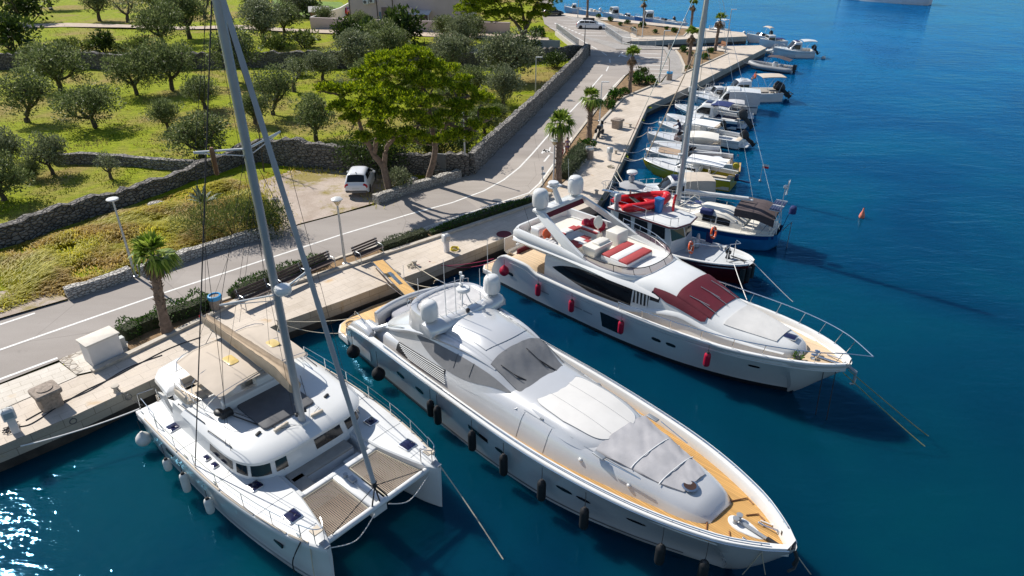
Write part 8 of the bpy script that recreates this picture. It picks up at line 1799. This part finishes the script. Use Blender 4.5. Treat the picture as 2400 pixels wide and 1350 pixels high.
def person(label,loc,rz,J,H=1.68,skinm=None,cloth=(),hair=.12,fem=False):
 """one continuous skinned body from a posed skeleton, then clothing grown over it"""
 t=thing('person',label,'person',loc,rz);V,Rr,E=[],[],[]
 def add(p,r,par=None):
  V.append(p);Rr.append(r)
  if par is not None:E.append((par,len(V)-1))
  return len(V)-1
 pel=add(J['pelvis'],.125);ab=add(J['waist'],.108 if fem else .12,pel);ch=add(J['chest'],.125 if fem else .145,ab);nk=add(J['neck'],.055,ch);hb=add(J['head0'],.075,nk);hm=add(J['head1'],.098,hb);ht=add(J['head2'],.07,hm)
 fw=Vector((1,0,0));add(tuple(Vector(J['head1'])+Vector((.10,0,-.02))),.018,hm)
 for s,q in((1,'l'),(-1,'r')):
  sh=add(J['sh'+q],.058,ch);el=add(J['el'+q],.042,sh);wr=add(J['wr'+q],.028,el);d=(Vector(J['wr'+q])-Vector(J['el'+q])).normalized();side=d.cross(Vector((0,1,0))).normalized();pm=add(tuple(Vector(J['wr'+q])+d*.07),.034,wr)
  for k,ln in enumerate((.075,.085,.08,.06)):f0=add(tuple(Vector(V[pm])+d*.03+side*(k-1.5)*.02),.011,pm);add(tuple(Vector(V[f0])+d*ln+Vector((0,-.02*s,0))),.008,f0)
  th=add(tuple(Vector(V[wr])+d*.05+side*.045),.011,wr);add(tuple(Vector(V[th])+d*.035+side*.012),.009,th)
  hp=add(J['hp'+q],.098,pel);kn=add(J['kn'+q],.062,hp);an=add(J['an'+q],.04,kn);ft=add(tuple(Vector(J['an'+q])+Vector((.05,0,-.05))),.042,an);add(tuple(Vector(J['an'+q])+Vector((.18,0,-.06))),.028,ft)
 me=bpy.data.meshes.new('body');me.from_pydata([tuple(v)for v in V],E,[]);o=bpy.data.objects.new('body',me);COL.objects.link(o)
 sk=o.modifiers.new('s','SKIN');
 for i,v in enumerate(me.skin_vertices[0].data):v.radius=(Rr[i],Rr[i]);v.use_root=(i==0)
 ss=o.modifiers.new('u','SUBSURF');ss.levels=2;ss.render_levels=2
 dg=bpy.context.evaluated_depsgraph_get();m2=bpy.data.meshes.new_from_object(o.evaluated_get(dg));bpy.data.objects.remove(o);m2.name='body';m2.materials.clear();m2.materials.append(skinm or m_skin)
 ob=bpy.data.objects.new('body',m2);link(ob,t);m2.polygons.foreach_set('use_smooth',[True]*len(m2.polygons))
 nm=[v.normal.copy()for v in m2.vertices];co=[v.co.copy()for v in m2.vertices]
 for cn,test,mt_,g in cloth:
  fs=[tuple(p.vertices)for p in m2.polygons if all(test(co[i])for i in p.vertices)]
  us=sorted({i for f in fs for i in f});mp={i:k for k,i in enumerate(us)}
  mc=bpy.data.meshes.new(cn);mc.from_pydata([co[i]+nm[i]*g for i in us],[],[tuple(mp[i]for i in f)for f in fs]);mc.materials.append(mt_);oc=bpy.data.objects.new(cn,mc);link(oc,t)
 mb=MB();c=Vector(J['head1'])+Vector((-.02,0,.03));mb.ball(c,(.108,.10,.115),14,10);mb.v=[v for v in mb.v]
 if fem:mb.tube([c+Vector((-.08,0,.0)),c+Vector((-.11,0,-.12)),c+Vector((-.09,0,-.22))],[.06,.06,.03],8)
 mb.build('hair',m_hair,t,(0,0,0),60)
 mb=MB();f=Vector(J['head1'])
 for y in(-.035,.035):mb.ball(f+Vector((.088,y,.0)),.012,6,4)
 mb.build('eye',m_hair,t,(0,0,0),60)
 return t
def walk(H=1.68,st=.28,fem=False):
 k=H/1.70;w_=.17 if fem else .20
 return{a:tuple(c*k for c in v)for a,v in dict(pelvis=(0,0,.92),waist=(.0,0,1.10),chest=(.01,0,1.30),neck=(.0,0,1.46),head0=(.02,0,1.53),head1=(.03,0,1.60),head2=(.02,0,1.66),shl=(0,w_,1.40),ell=(-.06,w_+.06,1.12),wrl=(.02,w_+.08,.88),shr=(0,-w_,1.40),elr=(.0,-w_-.06,1.12),wrr=(.10,-w_-.07,.90),hpl=(0,.09,.86),knl=(st*.55,.09,.48),anl=(st*.75,.09,.09),hpr=(0,-.09,.86),knr=(-.02,-.09,.48),anr=(-st,-.09,.13)).items()}
fa=math.atan2(-1.0,-.35)
m_bik=M('blue_pink_bikini',(.16,.12,.42),.7,.5,14);m_short=M('crimson_shorts',(.50,.02,.06),.7,.1,6)
person('woman in a patterned blue bikini walking along the road edge',at(1329,366,1.21),fa,walk(1.68,.26,True),1.68,None,[('bikini_top',lambda p:1.24<p.z<1.36 and abs(p.y)<.15,m_bik,.008),('bikini_bottom',lambda p:.80<p.z<.95 and abs(p.y)<.2,m_bik,.008)],fem=True)
person('bare chested man in red shorts walking partly behind the palm trunk',at(1316,375,1.21),fa,walk(1.80,.3),1.8,None,[('shorts',lambda p:.58<p.z<1.02 and abs(p.y)<.22,m_short,.018)])
lean=dict(walk(1.75,.1));lean.update(chest=(.18,0,1.32),waist=(.06,0,1.12),neck=(.26,0,1.46),head0=(.30,0,1.52),head1=(.33,0,1.59),head2=(.33,0,1.66),shl=(.2,.2,1.42),shr=(.2,-.2,1.42),ell=(.36,.24,1.2),elr=(.36,-.24,1.2),wrl=(.55,.2,1.1),wrr=(.55,-.2,1.1))
m_navyt=M('navy_clothes',(.02,.03,.08),.8,.15,6)
person('man in dark clothes leaning over the windscreen of the arched canopy boat',at(1592,322,.5),rad(150),lean,1.75,None,[('shirt',lambda p:.95<p.z<1.46 and abs(p.y)<.34 and p.x<.42,m_navyt,.016),('shorts',lambda p:.52<p.z<.98 and abs(p.y)<.22,m_navyt,.018)])
sit=dict(walk(1.68,0,True));sit.update(pelvis=(0,0,.5),waist=(-.03,0,.68),chest=(-.03,0,.88),neck=(-.02,0,1.04),head0=(0,0,1.11),head1=(.01,0,1.18),head2=(0,0,1.24),shl=(-.03,.17,.98),shr=(-.03,-.17,.98),ell=(.05,.23,.74),elr=(.05,-.23,.74),wrl=(.26,.18,.66),wrr=(.26,-.18,.66),hpl=(.06,.1,.48),hpr=(.06,-.1,.48),knl=(.46,.1,.5),knr=(.46,-.1,.5),anl=(.46,.1,.1),anr=(.46,-.1,.1))
person('person in an orange top sitting under the tan sun top of the cruiser',at(1768,192,.75),rad(200),sit,1.68,None,[('shirt',lambda p:.55<p.z<1.03 and abs(p.y)<.26 and p.x<.2,M('orange_shirt',(.62,.12,.04),.8,.1,6),.015)],fem=True)
f0,f1=at(822,58,1.3),at(1100,62,1.3);d=f1-f0;hL=d.length;hA=math.atan2(d.y,d.x)
ht=thing('house','pale pink two storey house behind a garden wall at the top','house',(f0+f1)/2+Vector((0,0,-.2)),hA);k=hL/278
def hx(px):return(px-961)*k
mb=MB();mb.box((0,5,3.6),(hL,10,7.2));mb.build('wall',m_pink,ht,(0,0,0));mb=MB();mb.box((0,5,7.35),(hL+.8,10.8,.3));mb.build('roof',m_tile,ht,(0,0,0))
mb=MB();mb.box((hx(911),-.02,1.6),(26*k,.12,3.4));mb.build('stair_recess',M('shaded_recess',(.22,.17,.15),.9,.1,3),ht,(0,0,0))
for px,w_,z,h_ in((852,8,1.5,1.6),(894,5,1.5,2.0)):mb=MB();mb.box((hx(px),-.03,z),(w_*k,.08,h_));mb.build('window_shutter',M('blue_shutter',(.14,.22,.30),.6,.1,4),ht,(0,0,0))
mb=MB();mb.box((hx(940),-.03,1.2),(13*k,.06,2.2));mb.build('door',m_wallw,ht,(0,0,0))
for px in(824,888,925,1086):mb=MB();mb.tube([(hx(px),-.08,0),(hx(px),-.08,7)],.07,6);mb.build('downpipe',m_bark,ht,(0,0,0))
for px,z in((864,4.2),(878,4.4)):mb=MB();mb.rbox((hx(px),-.25,z),(1.0,.4,.8),.04);a_=mb.build('air_conditioner',m_lampw,ht,(0,0,0));mb=MB();mb.lathe([(.001,0),(.28,0),(.28,.02),(.001,.02)],(hx(px)-.12,-.46,z),14,Matrix.Rotation(math.pi/2,4,'X'));mb.build('fan_grille',m_darkpaint,a_,(0,0,0))
mb=MB();mb.grid([[(hx(px),y,2.85-.5*(-y/2.4)+.05*(j%2))for j,px in enumerate(range(954,1018,4))]for y in(0,-1.2,-2.4)]);mb.build('porch_roof',m_wallw,ht,(0,0,0),0,recalc=False)
for px in(957,985,1012):mb=MB();mb.tube([(hx(px),-2.3,0),(hx(px),-2.3,2.35)],.08,4);mb.build('porch_post',m_wallw,ht,(0,0,0))
mb=MB();mb.box((hx(997),-.05,1.2),(22*k,.06,2.3));mb.build('glass_door',m_glass,ht,(0,0,0));mb=MB();mb.box((hx(968),-1.2,.8),(18*k,1.6,1.6));mb.rbox((hx(968),-1.3,3.1),(1.1,.8,.9),.03);mb.build('outdoor_oven',m_pink,ht,(0,0,0))
def rwall(label,pts,h,th,mat,name='garden_wall',z=1.0):
 mb=MB();P=[at(p[0],p[1],1.3)for p in pts]
 rows=[]
 for i,p in enumerate(P):
  t=(P[min(i+1,len(P)-1)]-P[max(i-1,0)]).normalized();n=Vector((-t.y,t.x,0))*th/2;rows.append([p-n-Vector((0,0,.3)),p-n+Vector((0,0,h)),p+n+Vector((0,0,h)),p+n-Vector((0,0,.3))])
 mb.loft(rows);return solo(name,mb,mat,label,'wall')
rwall('long pale pink garden wall in front of the house',[(730,67),(860,72),(1000,76),(1195,80)],1.9,.35,m_pink);rwall('sloping pale wall running back beside the little shed',[(732,66),(800,42),(835,20)],1.9,.3,m_wallw)
t=thing('shed','little wooden shed with a grey tiled roof behind the garden wall','shed',at(752,58,1.3),.25);mb=MB();mb.box((0,.8,1.2),(3.2,2.2,2.4));mb.build('wall',m_wood,t,(0,0,0));mb=MB();mb.box((0,.8,2.6),(3.8,2.9,.14),0,0,.22);mb.build('roof',m_tile,t,(0,0,0));mb=MB();mb.box((-.3,-.32,1.4),(2.0,.05,.7));mb.build('window',m_glass,t,(0,0,0))
sheet('field',[(640,3),(800,8),(820,26),(735,50),(640,22)],1.5,M('bright_field',(.13,.22,.015),.9,.3,.8,bmp=.8,bscale=8,detail=7))
def qp(px,py,z=1.25):return at(px,py,z)
rope('taut double white line from the catamaran stern to the quay at left',[cw(-12.7,-3.2,1.35),qp(48,1046,1.25)],.03,MATS['white_cushion'],s=.12)
rope('thin line from the catamaran stern down to a small bollard',[cw(-12.8,-3.0,1.35),qp(274,912,1.4)],.012,m_ropeb,s=.1)
rope('line from the catamaran port stern to the bollard under the boom',[cw(-12.6,3.0,1.5),qp(655,755,1.4)],.02,m_rope,s=.2)
rope('pale anchor line running from the catamaran port bow into the water',[cw(-.2,2.6,1.9),at(1100,1190,.9),at(1206,1352,-.3)],.022,m_rope,name='anchor_line',group='anchor lines')
rope('pale anchor line running from the catamaran starboard bow into the water',[cw(-.6,-2.75,1.95),at(740,1365,.4),at(760,1400,-.3)],.022,m_rope,name='anchor_line',group='anchor lines')
rope('short dark line hanging in a loop on the catamaran starboard bow',[cw(-.9,-2.9,2.0),cw(-1.3,-3.1,1.0),cw(-1.5,-3.05,.2)],.025,m_ropeb,name='hanging_line')
for y,lab in((1,'slack white line looping under the catamaran crossbeam on its port side'),(-1,'slack white line looping under the catamaran crossbeam on its starboard side')):rope(lab,[cw(-.4,y*.3,1.55),cw(-.35,y*1.2,1.05),cw(-.4,y*2.2,1.5)],.02,MATS['white_cushion'],name='bridle_line')
for a,b,s,lab in((sw(-22.6,-2.4,.9),qp(655,758),.3,'grey mooring line from the silver yacht platform to the quay at left'),(sw(-22.4,-2.2,1.8),qp(660,752),.15,'upper grey mooring line from the silver yacht quarter to the quay'),(sw(-21.8,2.5,2.0),qp(920,645),.2,'line from the silver yacht far quarter to the quay by the gangway'),(sw(-19.6,2.2,2.9),qp(970,620),.12,'straight pale line from the silver yacht flybridge side to the wrapped bollard'),(sw(-22.4,1.5,1.0),qp(905,662),.1,'short crossing line from the silver yacht platform to the quay')):rope(lab,[a,b],.02,m_rope if s>.11 else MATS['white_cushion'],s=s)
rope('magenta mooring line from the flybridge yacht stern to the quay',[ww(-20.6,-1.9,1.2),qp(972,620)],.02,m_ropep,s=.25);rope('second magenta mooring line sagging beside the first one',[ww(-20.6,-1.5,1.0),qp(1005,612)],.02,m_ropep,s=.5)
rope('slim anchor line from the flybridge yacht bow, left one of the pair',[ww(-.2,-.15,2.2),at(2160,1040,.05),at(2330,1168,-.9)],.02,m_ropey if False else M('green_yellow_rope',(.30,.28,.12),.9,.2,20),name='anchor_line',group='anchor lines')
rope('slim anchor line from the flybridge yacht bow, right one of the pair',[ww(-.1,.2,2.2),at(2170,1018,.05),at(2300,1100,-.9)],.02,MATS['green_yellow_rope'],name='anchor_line',group='anchor lines')
for dx,lab in((-.9,'dark chain hanging from the flybridge yacht bow into the water, left one'),(-.4,'dark chain hanging from the flybridge yacht bow into the water, right one')):rope(lab,[ww(dx,-.5,2.3),ww(dx+.3,-.9,-.2)],.02,m_ropeb,n=3,s=.01,name='anchor_line',group='anchor lines')
for p,lab in((at(1795,1352,-.3),'rope from the silver yacht bow into the water, middle one'),(at(1735,1352,-.3),'rope from the silver yacht bow into the water, left one'),(at(1905,1352,-.3),'rope from the silver yacht bow into the water, right one')):rope(lab,[sw(-.7,-.75,2.5)if p.x<at(1850,1352,0).x else sw(-.1,.15,2.4),p],.018,m_rope,s=.02,name='anchor_line',group='anchor lines')
rope('white line from the work boat bow into the water',[kw(-.3,.3,1.6),at(1850,700,.1),at(1890,730,-.3)],.02,MATS['white_cushion'],name='anchor_line',group='anchor lines');rope('white line from the work boat bow crossing the flybridge yacht bow',[kw(-.7,-.9,1.6),ww(-6.2,2.4,2.4)],.02,MATS['white_cushion'],s=.05,name='bow_line')
for i,(a,b,za)in enumerate((((1425,449),(1440,405),1.6),((1476,438),(1446,400),1.2),((1507,370),(1460,372),1.2),((1508,372),(1462,366),1.2),((1514,347),(1467,355),1.2),((1516,310),(1480,320),1.1),((1542,284),(1500,285),1.2),((1582,244),(1525,240),1.4),((1630,222),(1590,213),1.1),((1655,206),(1632,194),1.1),((1757,147),(1740,140),.8),((1430,450),(1408,470),1.6),((1474,440),(1440,410),1.2),((1812,110),(1796,112),1.3))):
 nm=('blue sailboat bow','canvas covered cabin boat','yellow sailboat','yellow sailboat','tan sunpad cruiser','arched canopy boat','long open boat','navy cruiser','tent canopy boat','tan sun top cruiser','grey inflatable','blue sailboat bow','canvas covered cabin boat','white cabin boat off the pier tip')[i]
 rope(('Second bow' if i in(3,11,12)else 'Bow')+' line from the '+nm+' to the quay edge',[at(a[0],a[1],za),at(b[0],b[1],1.22)],.025,m_rope if i%2 else MATS['white_cushion'],s=.25)
mb=MB();mb.grid([[(.2*q,.05*math.sin(q*6),-.25*q+z)for q in frange(0,1.6,5)]for z in(0,.12,.24,.36)]);mb.m=[0]*5+[1]*5+[2]*5;t=thing('flag','small red white and blue flag at the aft end of the catamaran boom','flag',cw(-11.9,0,4.75),CA+rad(180));mb.build('cloth',[m_deepblue,m_gel,m_red],t,(0,0,0),0,recalc=False);mb=MB();mb.tube([(0,0,-.2),(0,0,.5)],.01,4);mb.build('staff',m_chrome,t,(0,0,0))
